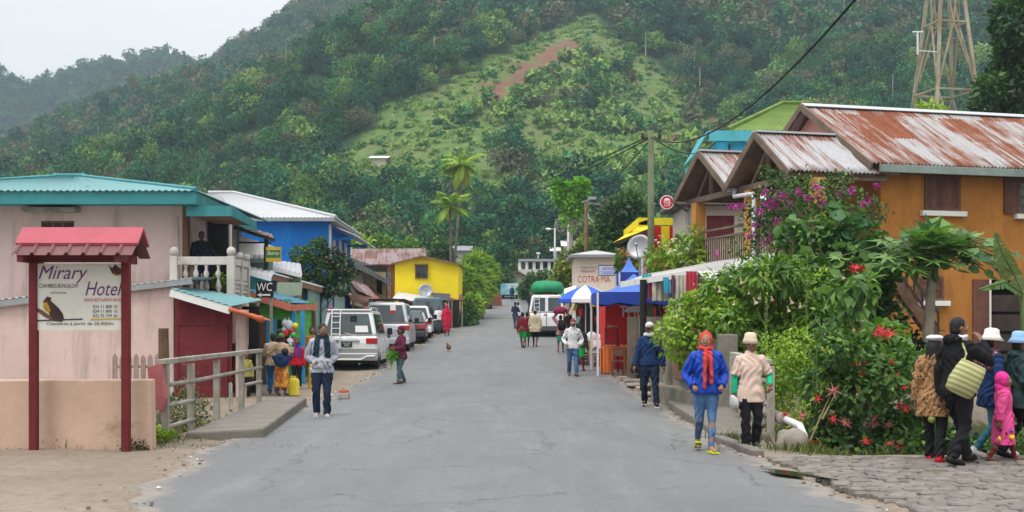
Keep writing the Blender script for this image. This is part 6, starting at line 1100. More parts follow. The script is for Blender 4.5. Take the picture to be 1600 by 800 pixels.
# red parasol-like rolled awning by the minibus, distant vehicles
mb=MB(); q=P(855,480,66); z=G(q.x,q.y); mb.tube([(q.x+.05,q.y,z),(q.x+.05,q.y,z+.6),(q.x-.05,q.y,z+1.2),(q.x+.1,q.y,z+2.1),(q.x+.35,q.y,z+2.5)],[.2,.3,.33,.34,.12],12); single('folded_parasol',mb,mat('faded_red_fabric',(.45,.09,.09),.8,.15,3,.2,20),'folded faded red parasol standing at side of minibus','parasol',smooth=True)
d=112; vehicle('parked_truck','dark old pickup truck parked at far left of the road end','truck',(X(754,d),d,G(-3,d)),R(4),4.6,1.9,1.75,1.05,mat('truck_dark',(.06,.055,.05),.6,.2,2,0),rear_in=.3,hood=1.0,wins=2,wr=.38)
# ================================================================ people
def vox(mb,size,it=2):
    """fuse closed pieces into one continuous smooth skin; returns vertices and faces"""
    me=mb.mesh('tmp',[]); o=bpy.data.objects.new('tmp',me); m=o.modifiers.new('r','REMESH'); m.mode='VOXEL'; m.voxel_size=size
    s=o.modifiers.new('s','SMOOTH'); s.factor=.5; s.iterations=it
    e=evaluated(o)
    v=[tuple(q.co) for q in e.vertices]; f=[tuple(p.vertices) for p in e.polygons]; bpy.data.objects.remove(o); bpy.data.meshes.remove(me); bpy.data.meshes.remove(e); return v,f
def skinm(name,c): return mat(name,c,.55,.12,6,.05,60,spec=.35)
SK=[skinm('skin_deep_brown',(.11,.052,.032)),skinm('skin_brown',(.19,.095,.055)),skinm('skin_light_brown',(.27,.145,.085))]
hairm=mat('black_hair',(.010,.009,.009),.6,.3,20,.4,120); eyew=mat('eye_white',(.6,.58,.55),.3,.02,3,0); eyek=mat('eye_dark',(.01,.008,.007),.2,.05,3,0); lipm=mat('lips',(.13,.045,.04),.5,.1,6,0)
FOLD={'top':0.0059,'hoodie':0.0065,'jacket':0.0065,'fleece':0.0059,'blouse':0.0049,'coat':0.0065,'shirt':0.0059,'jumper':0.0059,'dress':0.0059,'robe':0.0078,'trousers':0.0062,'leggings':0.0029,'skirt':0.0078,'shorts':0.0065,'headscarf':0.0046,'scarf':0.0052,'scarf_tails':0.0052,'hood':0.0039}
def cloth(name,c,var=.14,rough=.85,st=None,sc=7,bump=.5): return mat(name,c,rough,var,sc,bump,11,spec=.15,stain=st)
def ik(a,b,l1,l2,pole):
    d=(b-a); D=min(d.length,(l1+l2)*.999); d=d.normalized(); b=a+d*D; x=(l1*l1-l2*l2+D*D)/(2*D); h=math.sqrt(max(0,l1*l1-x*x)); p=Vector(pole); p=(p-d*p.dot(d)); p=p.normalized() if p.length>1e-6 else Vector((0,1,0)); return a+d*x+p*h,b
def person(label,x,y,head,H_,skin=0,top=None,bot=None,over=None,shoes=None,hair='short',hat=None,scarf=None,hands=('hang','hang'),feet=((.055,0,0),(-.055,0,0)),yaw=0,pitch=0,lean=0,fat=1.0,hs=1.0,res=.011,wide=.096,z=None,grp=None,sit=0,group=None,bend=None):
    h=H_; zz=G(x,y)+.012 if z is None else z; t=thing('person',label,'person',(x,y,zz),R(head),grp or group,local=True); fine=res<.016
    hipz=.505-sit; V=Vector
    Rl=Matrix.Rotation(lean,3,'X')
    def T(p): p=V(p); return (V((0,0,hipz))+Rl@(p-V((0,0,hipz)))) if lean and p.z>hipz-.02 else p
    up=.505-hipz
    def tz(q): return q-up
    sec=[(.47,.080*fat,.060*fat,.004),(.51,.086*fat,.066*fat,.006),(.56,.080*fat,.060*fat,0),(.62,.073*fat,.052*fat,-.002),(.69,.083*fat,.056*fat,-.003),(.745,.088,.058,0),(.785,.076,.050,.004),(.82,.050,.042,.006),(.85,.036,.036,.004)]
    def torso(mb,inf,z0,z1,flare=0,n=18,wb=0):
        s=[q for q in sec if z0+.012<q[0]<z1-.008]; zl=[z0]+[q[0] for q in s]+[z1]; o=len(mb.v); rings=[]
        for k in zl:
            kk=max(k,.47); a=np.interp(kk,[q[0] for q in sec],[q[1] for q in sec])+inf; b=np.interp(kk,[q[0] for q in sec],[q[2] for q in sec])+inf; yo=np.interp(kk,[q[0] for q in sec],[q[3] for q in sec])
            if k<.52: a+=flare*(.52-k); b+=flare*(.52-k)*.8
            if inf>0: q_=1-float(sst(.46,.57,k)); a+=.030*q_; b+=.007*q_
            a+=wb*(1-min(1,abs(k-z0)/.3)); rings.append((yo,tz(k),a,b))
        for yo,k,a,b in rings:
            for j in range(n):
                w=2*math.pi*j/n; c,d=math.cos(w),math.sin(w); mb.v.append(tuple(T((a*math.copysign(abs(c)**.85,c),yo+b*math.copysign(abs(d)**.85,d),k))*h))
        for i in range(len(rings)-1):
            for j in range(n): mb.f.append((o+i*n+j,o+i*n+(j+1)%n,o+(i+1)*n+(j+1)%n,o+(i+1)*n+j)); mb.m.append(0)
        mb.f.append(tuple(o+j for j in range(n))[::-1]); mb.f.append(tuple(o+(len(rings)-1)*n+j for j in range(n))); mb.m+=[0,0]
    # joints
    sh=[T((s*wide,.004,tz(.790))) for s in (1,-1)]; hp=[V((s*.05,0,hipz)) for s in (1,-1)]
    pre={'hang':lambda s:(s*.148,-.015,tz(.475)),'pouch':lambda s:(s*.068,-.062,tz(.585)),'pocket':lambda s:(s*.115,-.07,tz(.545)),'swingf':lambda s:(s*.135,-.12,tz(.50)),'swingb':lambda s:(s*.15,.09,tz(.49)),'chest':lambda s:(s*.05,-.13,tz(.72)),'face':lambda s:(s*.06,-.13,tz(.83)),'head':lambda s:(s*.09,-.02,tz(1.02)),'back':lambda s:(s*.06,.10,tz(.58)),'front':lambda s:(s*.09,-.17,tz(.62)),'waist':lambda s:(s*.10,-.085,tz(.60))}
    el=[];wr_=[]
    for i,s in enumerate((1,-1)):
        hd=hands[i]; tgt=V(pre[hd](s)) if isinstance(hd,str) else V(hd); tgt=T(tgt) if isinstance(hd,str) else tgt
        e,w=ik(sh[i],tgt,.172,.15,(s*.7,1,-.1) if tgt.z<tz(.70) else (s*.6,.15,-1)); el.append(e); wr_.append(w)
    kn=[];an=[]
    for i,s in enumerate((1,-1)):
        f=feet[i]; tgt=V((f[0],f[1],.042+f[2])); k_,a_=ik(hp[i],tgt,.245,.225,(s*.12,-1,.05)); kn.append(k_); an.append(a_)
    # head
    hc=T((0,-.012,tz(.925))); Mh=(Rl if lean else Matrix.Identity(3))@Matrix.Rotation(R(yaw),3,'Z')@Matrix.Rotation(R(pitch),3,'X')
    nb=T((0,.004,tz(.845)))
    def hp_(p): return nb*h+Mh@((V(p)*hs+V((0,-.014,.078*(1+(hs-1)*.9))))*h)
    def hball(mb,c,r,n=14,mi=0): mb.ball(hp_(c),1,n,mi,Mh@Matrix.Diagonal([q*h*hs for q in r]),k=10)
    # ---- body: one continuous skin
    mb=MB(); torso(mb,-.004,.48,.848)
    mb.tube([T((0,.012,tz(.80)))*h,nb*h,hp_((0,.006,-.03))],[.045*h,.031*h,.031*h*hs],10)
    hball(mb,(0,0,.002),(.0445,.055,.064)); hball(mb,(0,-.016,-.036),(.035,.036,.030)); hball(mb,(0,-.046,.014),(.030,.010,.007)); hball(mb,(0,-.056,-.012),(.0085,.014,.011)); hball(mb,(0,-.053,-.004),(.005,.008,.016)); hball(mb,(0,-.048,-.037),(.016,.008,.006)); hball(mb,(0,-.045,-.056),(.013,.010,.010))
    for s in (1,-1): hball(mb,(s*.0455,.006,-.006),(.007,.013,.017)); hball(mb,(s*.028,-.038,-.016),(.014,.012,.012))
    handed=[]
    for i,s in enumerate((1,-1)):
        mb.tube([T((s*.05,.004,tz(.80)))*h,sh[i]*h,sh[i].lerp(el[i],.5)*h,el[i]*h,el[i].lerp(wr_[i],.35)*h,wr_[i]*h],[.030*h,.032*h*fat,.028*h*fat,.025*h,.026*h,.0175*h],10)
        mb.tube([hp[i]*h+V((0,0,.03*h)),hp[i].lerp(kn[i],.3)*h,kn[i]*h,kn[i].lerp(an[i],.3)*h,an[i]*h],[.052*h*fat,.050*h*fat,.032*h,.031*h,.020*h],10)
        f=feet[i]; dr=V((s*.12,-1,-min(.6,f[2]*7))).normalized(); heel=an[i]-dr*.02+V((0,0,-.02)); mb.tube([heel*h,(an[i]+dr*.03+V((0,0,-.018)))*h,(an[i]+dr*.085+V((0,0,-.028)))*h,(an[i]+dr*.115+V((0,0,-.03)))*h],[.022*h,.024*h,.02*h,.012*h],8)
        hd=hands[i]
        if not(isinstance(hd,str) and hd in('pouch','pocket')): handed.append(i)
        else: mb.ball((wr_[i]+(wr_[i]-el[i]).normalized()*.03)*h,.026*h,8)
    v,f=vox(mb,res*.82 if fine else res,2); B=MB(); B.add(v,f)
    for i in handed:
        s=(1,-1)[i]; d=(wr_[i]-el[i]).normalized(); inn=V((-s,0,0)) if abs(d.x)<.8 else V((0,0,-1)); inn=(inn-d*inn.dot(d)).normalized(); fw=d.cross(inn).normalized(); fw=fw if fw.y<0 else -fw; hm=MB(); p=wr_[i]*h; S=h*.058
        hm.tube([p-d*S*.3,p,p+d*S*.45,p+d*S*.85],[(S*.30,S*.27),(S*.30,S*.28),(S*.22,S*.44),(S*.18,S*.44)],10)
        for q,(off,ln) in enumerate(((.36,.72),(.12,.84),(-.12,.78),(-.35,.6))):
            b0=p+d*S*.8+fw*S*off; d1=(d*.95+inn*.3).normalized(); d2=(d*.6+inn*.8).normalized(); L0=S*ln; hm.tube([b0-d*S*.25,b0,b0+d1*L0*.45,b0+d1*L0*.45+d2*L0*.35,b0+d1*L0*.45+d2*L0*.35+(d2+inn*.5).normalized()*L0*.25],[S*.13,S*.135,S*.12,S*.11,S*.085],7)
        b0=p+d*S*.15+fw*S*.3; dt=(fw*.8+d*.6+inn*.35).normalized(); hm.tube([b0,b0+dt*S*.42,b0+dt*S*.6+d*S*.25],[S*.17,S*.14,S*.10],7)
        v,f=vox(hm,.0042*max(1,h/1.6) if fine else .008,1); B.add(v,f)
    for s in (1,-1): hball(B,(s*.0185,-.0468,.003),(.0088,.0062,.0058),8,1); hball(B,(s*.0180,-.0515,.003),(.0042,.0025,.0046),6,2)
    nB=len(B.v); lc=hp_((0,-.056,-.037)); rr=(.013*h*hs)
    B.m=[3 if (m==0 and abs((V(B.v[q[0]])-lc).dot(Mh@V((0,0,1))))<.0065*h*hs and (V(B.v[q[0]])-lc).length<.018*h*hs) else m for q,m in zip(B.f,B.m)]
    part('body',B,[SK[skin],eyew,eyek,lipm],t,smooth=True)
    def grow(nm,mb,m,it=2,lab=None,r=None): 
        v,f=vox(mb,r or res,it); q=MB(); q.add(v,f); o=part(nm,q,m,t,smooth=True,label=lab)
        if nm in FOLD:                                    # creases and slack of the cloth
            me=o.data; n=len(me.vertices); c=np.empty(n*3,np.float32); nn=np.empty(n*3,np.float32); me.vertices.foreach_get('co',c); me.vertices.foreach_get('normal',nn); c=c.reshape(-1,3); nn=nn.reshape(-1,3); ph=(x*7.3+y*3.1)%6.28; X_,Y_,Z_=(c/h).T; A=FOLD[nm]*h
            w=np.sin(62*Z_+16*np.sin(11*X_+ph)+9*np.sin(13*Y_+1+ph))*np.clip(.55+.6*np.sin(17*Z_+13*X_+ph)+.4*np.sin(31*X_-19*Y_+ph),0,1.3)+.7*np.sin(95*X_+24*Z_+ph+6*np.sin(23*Z_))*np.clip(np.sin(9*Z_+21*Y_+ph*2),0,1)
            c=c+nn*(A*w)[:,None]; me.vertices.foreach_set('co',c.ravel().astype(np.float32)); me.update()
        return o
    # ---- clothes
    def sleeves(mb,inf,sl,cuff=.022):
        for i,s in enumerate((1,-1)):
            pts=[T((s*.045,.004,tz(.797))),sh[i]+V((-s*.004,0,.002)),sh[i].lerp(el[i],.5),el[i]]; rd=[.032+inf,.033*fat+inf,.030*fat+inf,.026+inf]
            if sl<.6: k=sl/.5; pts=pts[:3]+[sh[i].lerp(el[i],max(.52,k))]; rd=rd[:3]+[.030+inf*1.3]
            else: pts+=[el[i].lerp(wr_[i],.4),el[i].lerp(wr_[i],.97*min(1,(sl-.5)*2))]; rd+=[.027+inf,cuff+inf*.8]
            mb.tube([p*h for p in pts],[q*h for q in rd],12)
    def legs(mb,inf,knee,hem,to=1.0):
        mb.loft([(0,.004*h,(hipz-.075)*h,(.068*fat+inf)*h,(.056*fat+inf)*h),(0,.006*h,(hipz-.01)*h,(.088*fat+inf)*h,(.066*fat+inf)*h),(0,.002*h,(hipz+.045)*h,(.082*fat+inf)*h,(.060*fat+inf)*h),(0,0,(hipz+.10)*h,(.075*fat+inf)*h,(.056*fat+inf)*h)],16,0,2.3)
        for i,s in enumerate((1,-1)):
            pts=[hp[i]+V((0,0,.01)),hp[i].lerp(kn[i],.35),hp[i].lerp(kn[i],.7),kn[i]]; rd=[.056*fat+inf,.053*fat+inf,(.04*fat+knee)/2+inf*.5+.004,knee]
            if to>.6: pts+=[kn[i].lerp(an[i],.45),kn[i].lerp(an[i],.97)+V((0,.004,-.012))]; rd+=[(knee+hem)/2,hem]
            else: pts[-1]=hp[i].lerp(kn[i],to*1.9); rd[-1]=.05*fat
            mb.tube([p*h for p in pts],[q*h for q in rd],12)
    if bot:
        kind,m=bot[:2]; a=bot[2] if len(bot)>2 else None; mb=MB()
        if kind=='trousers': legs(mb,.008,.040,a or .036)
        elif kind=='leggings': legs(mb,.004,.035,.027)
        elif kind=='shorts': legs(mb,.012,.05,.05,.5)
        else:
            zb=a or .24; fl=bot[3] if len(bot)>3 else .115; n=24; secs=[]
            for k in range(7): u=k/6; zq=.60-(.60-zb)*u; aa=.074*fat+.012+(fl-.086)*u**.7 if zq<.5 else .082*fat+.01; secs.append((0,.004*h+(an[0].y+an[1].y)/2*h*u,(zq-up)*h,aa*h,(aa*.80)*h))
            mb.loft(secs[::-1],n,0,2.1)
        grow('skirt' if kind=='skirt' else kind,mb,m,1 if kind=='skirt' else 3)
    for nm,tp in (('top',top),('coat',over)):
        if not tp: continue
        mb=MB(); torso(mb,tp.get('inf',.013),tp.get('z0',.50),.848 if not tp.get('v') else .835,tp.get('flare',.05),18,tp.get('wb',0)); sleeves(mb,tp.get('inf',.013)*.75,tp.get('sl',1.0),tp.get('cuff',.022))
        if tp.get('collar'): mb.lathe([(.040*h,0),(.050*h,.008*h),(.046*h,.035*h),(.040*h,.04*h)],nb*h-V((0,0,.012*h)),14,0,Rl)
        if tp.get('hood'): mb.ball((nb+V((0,.045,.0)))*h,(.07*h,.04*h,.035*h),14); mb.lathe([(.045*h,-.02*h),(.06*h,0),(.052*h,.03*h),(.042*h,.035*h)],nb*h,14,0,Rl)
        if tp.get('pouch'): mb.loft([(0,-.060*h,tz(.520)*h,.100*h,.036*h),(0,-.066*h,tz(.555)*h,.112*h,.046*h),(0,-.064*h,tz(.60)*h,.105*h,.044*h),(0,-.058*h,tz(.64)*h,.06*h,.024*h)],14)
        o=grow(tp.get('name',nm),mb,tp['m'],2)
        if 'text' in tp:
            q=MB(); txt,zc,hh,m_=tp['text']; yo=-(np.interp(zc,[k[0] for k in sec],[k[2] for k in sec])+tp.get('inf',.013)+.004)*h; c0=T((0,yo/h,tz(zc)))*h; text_mb(q,txt,(c0.x,c0.y-.006,c0.z),(1,0,0),Rl@V((0,0,1)),hh,0,.004,0,None,'c'); b_=part('print',q,m_,t)
        for (bm,zc,xw,ww,hh_) in tp.get('patch',()):
            q=MB(); yo=-(np.interp(max(.47,zc),[k[0] for k in sec],[k[2] for k in sec])+tp.get('inf',.013)+.010)*h; q.ball(T((xw,yo/h,tz(zc)) if not tp.get('pside') else (-.125-tp['flare']*.35-.3*(.36-zc)*.1,xw,tz(zc)))*h,(ww*h,.012*h,hh_*h) if not tp.get('pside') else (.03*h,ww*h,hh_*h),10); part('patch',q,bm,t,smooth=True)
        if tp.get('cuffs'):
            for i in (0,1): q=MB(); a_=el[i].lerp(wr_[i],tp['cuffs'][1]); q.tube([sh[i].lerp(el[i],.62)*h,el[i]*h,a_*h],[(.032*fat+.006)*h,.030*h,.027*h],10); v,f=vox(q,res,1); q=MB(); q.add(v,f); part('sleeve',q,tp['cuffs'][0],t,smooth=True)
    if shoes:
        for i,s in enumerate((1,-1)):
            f=feet[i]; dr=V((s*.12,-1,-min(.6,f[2]*7))).normalized(); a_=an[i]; mb=MB(); n_=V((0,0,1))-dr*dr.z; n_=n_.normalized()
            if shoes[0]=='sandal': mb.cbox((a_+dr*.05-n_*.040)*h,(.058*h,.155*h,.012*h),math.atan2(dr.x,-dr.y),rx=-math.asin(dr.z)*-1); mb.tube([(a_+dr*.065-n_*.036+V((-.026,0,0)))*h,(a_+dr*.07-n_*.010)*h,(a_+dr*.065-n_*.036+V((.026,0,0)))*h],[.007*h]*3,6); part('sandal',mb,shoes[1],t)
            else:
                mb.tube([(a_-dr*.032-n_*.026)*h,(a_-dr*.01-n_*.022)*h,(a_+dr*.05-n_*.026)*h,(a_+dr*.095-n_*.030)*h,(a_+dr*.118-n_*.034)*h],[.022*h,.028*h,.026*h,.022*h,.012*h],10); mb.tube([(a_-n_*.02)*h,(a_+n_*(.03 if shoes[0]=='boot' else .012))*h],[.027*h,.026*h],10)
                mb.v=[(p[0],p[1],max(p[2],(min(0,0)+.002)*h if f[2]<.01 else -9)) for p in mb.v]; o=part('shoe',mb,shoes[1],t,smooth=True)
                if len(shoes)>2: q=MB(); q.tube([(a_-dr*.036-n_*.042)*h,(a_+dr*.05-n_*.042)*h,(a_+dr*.118-n_*.042)*h],[(.012*h,.024*h),(.012*h,.027*h),(.012*h,.016*h)],10) if 0 else q.cbox((a_+dr*.042-n_*.041)*h,(.052*h,.152*h,.014*h),math.atan2(dr.x,-dr.y)); part('sole',q,shoes[2],o,bev=.006)
    if hair:
        mb=MB(); hball(mb,(0,.010,.014),(.0485,.056,.060)); hball(mb,(0,.022,-.012),(.044,.044,.045))
        if hair=='long': mb.tube([hp_((0,.03,.02)),hp_((0,.052,-.03)),hp_((0,.055,-.10)),hp_((0,.058,-.16))],[(.045*h,.03*h),(.050*h,.028*h),(.052*h,.024*h),(.04*h,.016*h)],12)
        if hair=='bun': hball(mb,(0,.062,.022),(.026,.024,.026))
        if hair=='afro': hball(mb,(0,.012,.022),(.058,.060,.062))
        grow('hair',mb,hairm,1,r=res*.9)
    if hat:
        k,m=hat[0],hat[1]; mb=MB()
        if k=='cap':
            hball(mb,(0,.008,.036),(.0505,.058,.044)); v,f=vox(mb,res*.8,1); q=MB(); q.add(v,f); o=part('cap',q,m,t,smooth=True); q=MB(); pts=[(math.sin(a)*.040,-.046-.048*math.cos(a),.020-.008*math.cos(a)-.010*abs(math.sin(a))) for a in np.linspace(-1.5,1.5,11)]; pts=[hp_(p) for p in pts]; dn=Mh@V((0,0,-.006*h)); q.add([*pts,*[p+dn for p in pts]],[tuple(range(11)),tuple(range(21,10,-1))]+[(i,i+11,(i+1)%11+11,(i+1)%11) for i in range(11)]); part('visor',q,hat[2] if len(hat)>2 else m,o)
        elif k=='bucket':
            br=hat[2] if len(hat)>2 else .085; dp=.022; mb.lathe([(br*hs*h,-dp*h),(.062*hs*h,.012*h),(.056*hs*h,.030*h),(.052*hs*h,.062*h),(.03*hs*h,.074*h),(0,.076*h),],hp_((0,.008,.036)),24,0,Mh@Matrix.Rotation(R(4),3,'X')@Matrix.Diagonal((.95,1.08,1))); mb.lathe([(br*hs*h,-dp*h),(.060*hs*h,.008*h),(.05*hs*h,.02*h)],hp_((0,.008,.034)),24,0,Mh@Matrix.Rotation(R(4),3,'X')@Matrix.Diagonal((.95,1.08,1))); part('hat',mb,m,t,smooth=True)
        elif k=='beret': hball(mb,(.004,.010,.042),(.066,.072,.026)); hball(mb,(0,.004,.026),(.052,.060,.022)); grow('beret',mb,m,2,r=res*.8)
        elif k=='scarf':
            hball(mb,(0,.019,.012),(.058,.064,.070)); hball(mb,(0,.018,-.035),(.056,.052,.055)); mb.tube([hp_((.042,-.035,-.055)),hp_((0,-.050,-.072)),hp_((-.042,-.035,-.055))],[.016*h,.02*h,.016*h],8); mb.lathe([(.045*h,-.02*h),(.062*h,-.005*h),(.066*h,.02*h),(.052*h,.04*h)],nb*h,14); grow('headscarf',mb,m,2,r=res*.8)
            q=MB()
            for s,xx,zl in ((1,.020,.57),(-1,-.026,.53)): q.tube([T((xx*.8,-.070,tz(.84)))*h,T((xx,-.092,tz(.76)))*h,T((xx*1.1,-.098,tz(.66)))*h,T((xx*1.2,-.10,tz(zl)))*h],[(.018*h,.030*h),(.017*h,.050*h),(.015*h,.048*h),(.010*h,.040*h)],10)
            if len(hat)>2: grow('scarf_tails',q,m,2)
        elif k=='wrap': hball(mb,(0,.012,.030),(.054,.060,.052)); hball(mb,(0,.05,.04),(.028,.026,.024)); grow('head_wrap',mb,m,2)
        elif k=='hood': hball(mb,(0,.020,.012),(.058,.064,.070)); mb.tube([hp_((0,.05,-.03)),hp_((0,.03,-.09))],[.05*h,.06*h],10); grow('hood',mb,m,2)
    if scarf:
        m,kind=scarf; mb=MB(); mb.lathe([(.046*h,-.018*h),(.066*h,-.010*h),(.070*h,.012*h),(.056*h,.032*h),(.042*h,.03*h)],nb*h+V((0,-.006*h,0)),16,0,Rl)
        if kind=='tails':
            for s,zl in ((1,.63),(-1,.64)): mb.tube([T((s*.045,-.03,tz(.85)))*h,T((s*.050,-.075,tz(.80)))*h,T((s*.058,-.083,tz(.72)))*h,T((s*.062,-.082,tz(zl)))*h],[(.018*h,.026*h),(.016*h,.032*h),(.014*h,.034*h),(.012*h,.034*h)],10)
        if kind=='shawl': mb.loft([(0,.01*h,tz(.70)*h,.10*h,.07*h),(0,.01*h,tz(.76)*h,.118*h,.078*h),(0,.008*h,tz(.82)*h,.10*h,.066*h),(0,0,tz(.86)*h,.055*h,.055*h)],16)
        grow('scarf',mb,m,2)
    t['_']=0; del t['_']
    return t,lambda p: Matrix.Rotation(R(head),3,'Z')@(V(p)*h)+V((x,y,zz)),wr_,el,an
jean=cloth('blue_jeans',(.05,.11,.22),.3,st=((.16,.26,.40),.55,6)); djean=cloth('dark_jeans',(.014,.024,.050),.25); blackc=cloth('black_cloth',(.012,.012,.014),.2); heather=cloth('light_heather_grey',(.36,.38,.44),.12); navyc=cloth('navy_fleece',(.012,.032,.10),.15); tealsc=cloth('dark_teal_scarf',(.010,.028,.040),.2)
bluej=cloth('blue_puffer',(.012,.055,.36),.2,.45,bump=.9); redsc=cloth('coral_red_scarf',(.50,.055,.05),.2,st=((.25,.05,.07),.5,5)); beigeb=cloth('beige_blouse',(.62,.47,.39),.07); greensl=cloth('green_knit',(.012,.36,.17),.12); creamhat=cloth('cream_hat',(.62,.50,.36),.08); whitec=cloth('white_cloth',(.60,.60,.62),.06); maroonc=cloth('maroon_hoodie',(.11,.016,.045),.2); gtrous=cloth('faded_grey_green_trousers',(.07,.13,.14),.25); whitehat=cloth('white_hat',(.72,.68,.64),.06); pinkc=cloth('pink_coat',(.62,.075,.24),.1); hotpink=cloth('hot_pink_hood',(.66,.04,.26),.1); wine=cloth('wine_red_leggings',(.16,.015,.025),.15); dkgreen=cloth('dark_green_jacket',(.022,.045,.045),.2); shoek=cloth('black_shoe',(.012,.012,.013),.1,.5); shoeg=cloth('grey_trainers',(.36,.36,.37),.2); shoer=cloth('red_shoe',(.42,.012,.02),.1,.4); shoew=cloth('white_trainer',(.66,.64,.62),.1); limes=cloth('lime_slipper',(.50,.62,.04),.1)
greenskirt=cloth('bright_green_skirt',(.015,.34,.06),.12); sandb=cloth('brown_sandal',(.12,.06,.035),.1); tealleg=cloth('teal_jeans',(.03,.13,.18),.2); bluevis=cloth('light_blue_hat',(.25,.42,.62),.1)
def leopard():
    if 'leopard' in MATS: return MATS['leopard']
    m,nt,bs=_nt('leopard_print'); co=coord(nt); v=nt.nodes.new('ShaderNodeTexVoronoi'); v.inputs['Scale'].default_value=25; L(nt,co,v.inputs['Vector']); n=noise(nt,co,40,3)
    r=math_(nt,'ADD',v.outputs['Distance'],math_(nt,'MULTIPLY',math_(nt,'SUBTRACT',n.outputs[0],.5),.5)); L(nt,mixc(nt,ramp(nt,r,.28,.36,1,0),mixc(nt,ramp(nt,n.outputs[0],.4,.6),(.24,.12,.045),(.34,.19,.08)),(.03,.015,.01)),bs.inputs['Base Color']); bs.inputs['Roughness'].default_value=.85; MATS['leopard']=m; return m
def printm(name,c1,c2,scale=22,c3=None):
    if name in MATS: return MATS[name]
    m,nt,bs=_nt(name); co=coord(nt); n=noise(nt,co,scale,2,.5,.6); c=mixc(nt,ramp(nt,n.outputs[0],.47,.53),c1,c2)
    if c3: n2=noise(nt,math_v(nt,co,5),scale*.8,2); c=mixc(nt,ramp(nt,n2.outputs[0],.58,.62),c,c3)
    L(nt,c,bs.inputs['Base Color']); bs.inputs['Roughness'].default_value=.85; MATS[name]=m; return m
def pt(px,d): return X(px,d),d
walkL=((.05,-.11,0),(-.05,.12,.035)); walkR=((.05,.12,.035),(-.05,-.11,0)); strL=((.045,-.16,.0),(-.045,.17,.05))
fine=.0105; mid_=.014; far=.022
person('young man in pale grey hoodie and dark scarf walking with hands in pouch',*pt(503,21.8),8,1.70,1,dict(m=heather,z0=.47,inf=.02,hood=1,pouch=1,name='hoodie',text=('RIFT',.70,.075,mat('hoodie_print',(.16,.17,.22),.9,.2,8,0))),('trousers',djean,.038),shoes=('shoe',shoeg,shoew),scarf=(tealsc,'tails'),hands=('pouch','pouch'),feet=((.052,-.03,0),(-.052,.05,.012)),yaw=18,pitch=14,res=fine)
tb,fb,wb,_,_=person('barefoot child in maroon hoodie and cap carrying green leaves across road',*pt(627,33.0),-62,1.56,0,dict(m=maroonc,z0=.44,inf=.016,name='hoodie'),('trousers',gtrous,.034),hat=('cap',cloth('maroon_cap',(.13,.01,.03))),hands=('front','front'),feet=((.05,-.07,0),(-.05,.09,.02)),hs=1.1,res=mid_)
person('man in white zip jacket and jeans walking towards the camera',*pt(895,36.5),4,1.72,2,dict(m=whitec,z0=.48,inf=.016,collar=1,name='jacket'),('trousers',jean,.034),shoes=('shoe',cloth('brown_shoe',(.09,.035,.03))),hat=('cap',cloth('wine_cap',(.22,.03,.035)),whitec),hands=('pocket','pocket'),feet=walkL,res=mid_)
person('woman with green skirt and dark top half hidden behind white jacket man',*pt(907,38.6),170,1.5,0,dict(m=cloth('charcoal_top',(.04,.035,.045)),z0=.5,name='shirt'),('skirt',greenskirt,.30,.10),shoes=('sandal',sandb),feet=walkR,res=mid_)
person('man in navy fleece and white cap stepping beside the kerb',*pt(1015,24.4),-8,1.70,1,dict(m=navyc,z0=.49,inf=.017,collar=1,name='fleece',wb=.004),('trousers',djean,.036),shoes=('shoe',shoek,shoew),hat=('cap',whitec,blackc),scarf=(whitec,'ring'),hands=((.165,-.02,.47),(-.175,-.05,.475)),feet=((.085,-.10,0),(-.06,.12,.03)),yaw=-14,res=fine,fat=1.05)
person('woman in blue puffer jacket and red headscarf walking with torn jeans',*pt(1103,15.75),2,1.555,2,dict(m=bluej,z0=.485,inf=.024,name='jacket',flare=.02),('leggings',jean),shoes=('sandal',limes),hair=None,hat=('scarf',redsc,1),hands=('pocket','pocket'),feet=((.02,-.12,0),(-.04,.15,.06)),yaw=-14,res=fine)
person('woman in cream bucket hat and beige blouse with green sleeves walking',*pt(1172,16.2),4,1.49,1,dict(m=beigeb,z0=.41,inf=.016,sl=.42,name='blouse',cuffs=(greensl,.92),collar=1,v=1),('trousers',blackc,.044),shoes=('shoe',cloth('dark_trainer',(.05,.06,.065)),shoew),hat=('bucket',creamhat,.076),hands=((.155,-.09,.555),'hang'),feet=((.055,.04,.012),(-.05,-.05,0)),yaw=16,fat=1.08,res=fine)
person('woman in leopard print coat and white beret seen from behind',*pt(1461,14.55),150,1.54,1,dict(m=leopard(),z0=.36,inf=.02,flare=.10,name='coat'),('trousers',blackc,.034),shoes=('shoe',shoer),hair='long',hat=('beret',whitec),hands=('hang','swingf'),feet=((.05,-.05,0),(-.05,.11,.01)),yaw=-20,res=fine)
tm_,fm_,wm_,_,_=person('tall man in black jacket carrying woven bag, seen from behind',*pt(1496,14.15),122,1.74,1,dict(m=blackc,z0=.47,inf=.02,hood=1,name='jacket'),('trousers',cloth('charcoal_trousers',(.014,.014,.017),.2),.036),shoes=('shoe',shoek),scarf=(whitec,'ring'),hands=('hang',(-.07,-.15,.83)),feet=((.05,-.17,0),(-.05,.12,.03)),yaw=-25,res=fine)
person('woman in white floppy hat and maroon shawl walking right',*pt(1549,14.85),100,1.55,1,dict(m=navyc,z0=.42,inf=.016,name='jacket'),('leggings',tealleg),shoes=('shoe',shoew),hat=('bucket',whitehat,.092),scarf=(printm('maroon_print',(.15,.03,.055),(.05,.015,.025),30,(.4,.3,.3)),'shawl'),hands=('hang','waist'),feet=strL,res=fine)
person('woman in dark green jacket and light blue hat at right frame edge',*pt(1592,14.8),96,1.52,1,dict(m=dkgreen,z0=.42,inf=.024,hood=1,name='jacket'),('trousers',blackc),shoes=('shoe',shoek),hat=('bucket',bluevis,.09),hands=('pocket','pocket'),feet=walkR,res=fine)
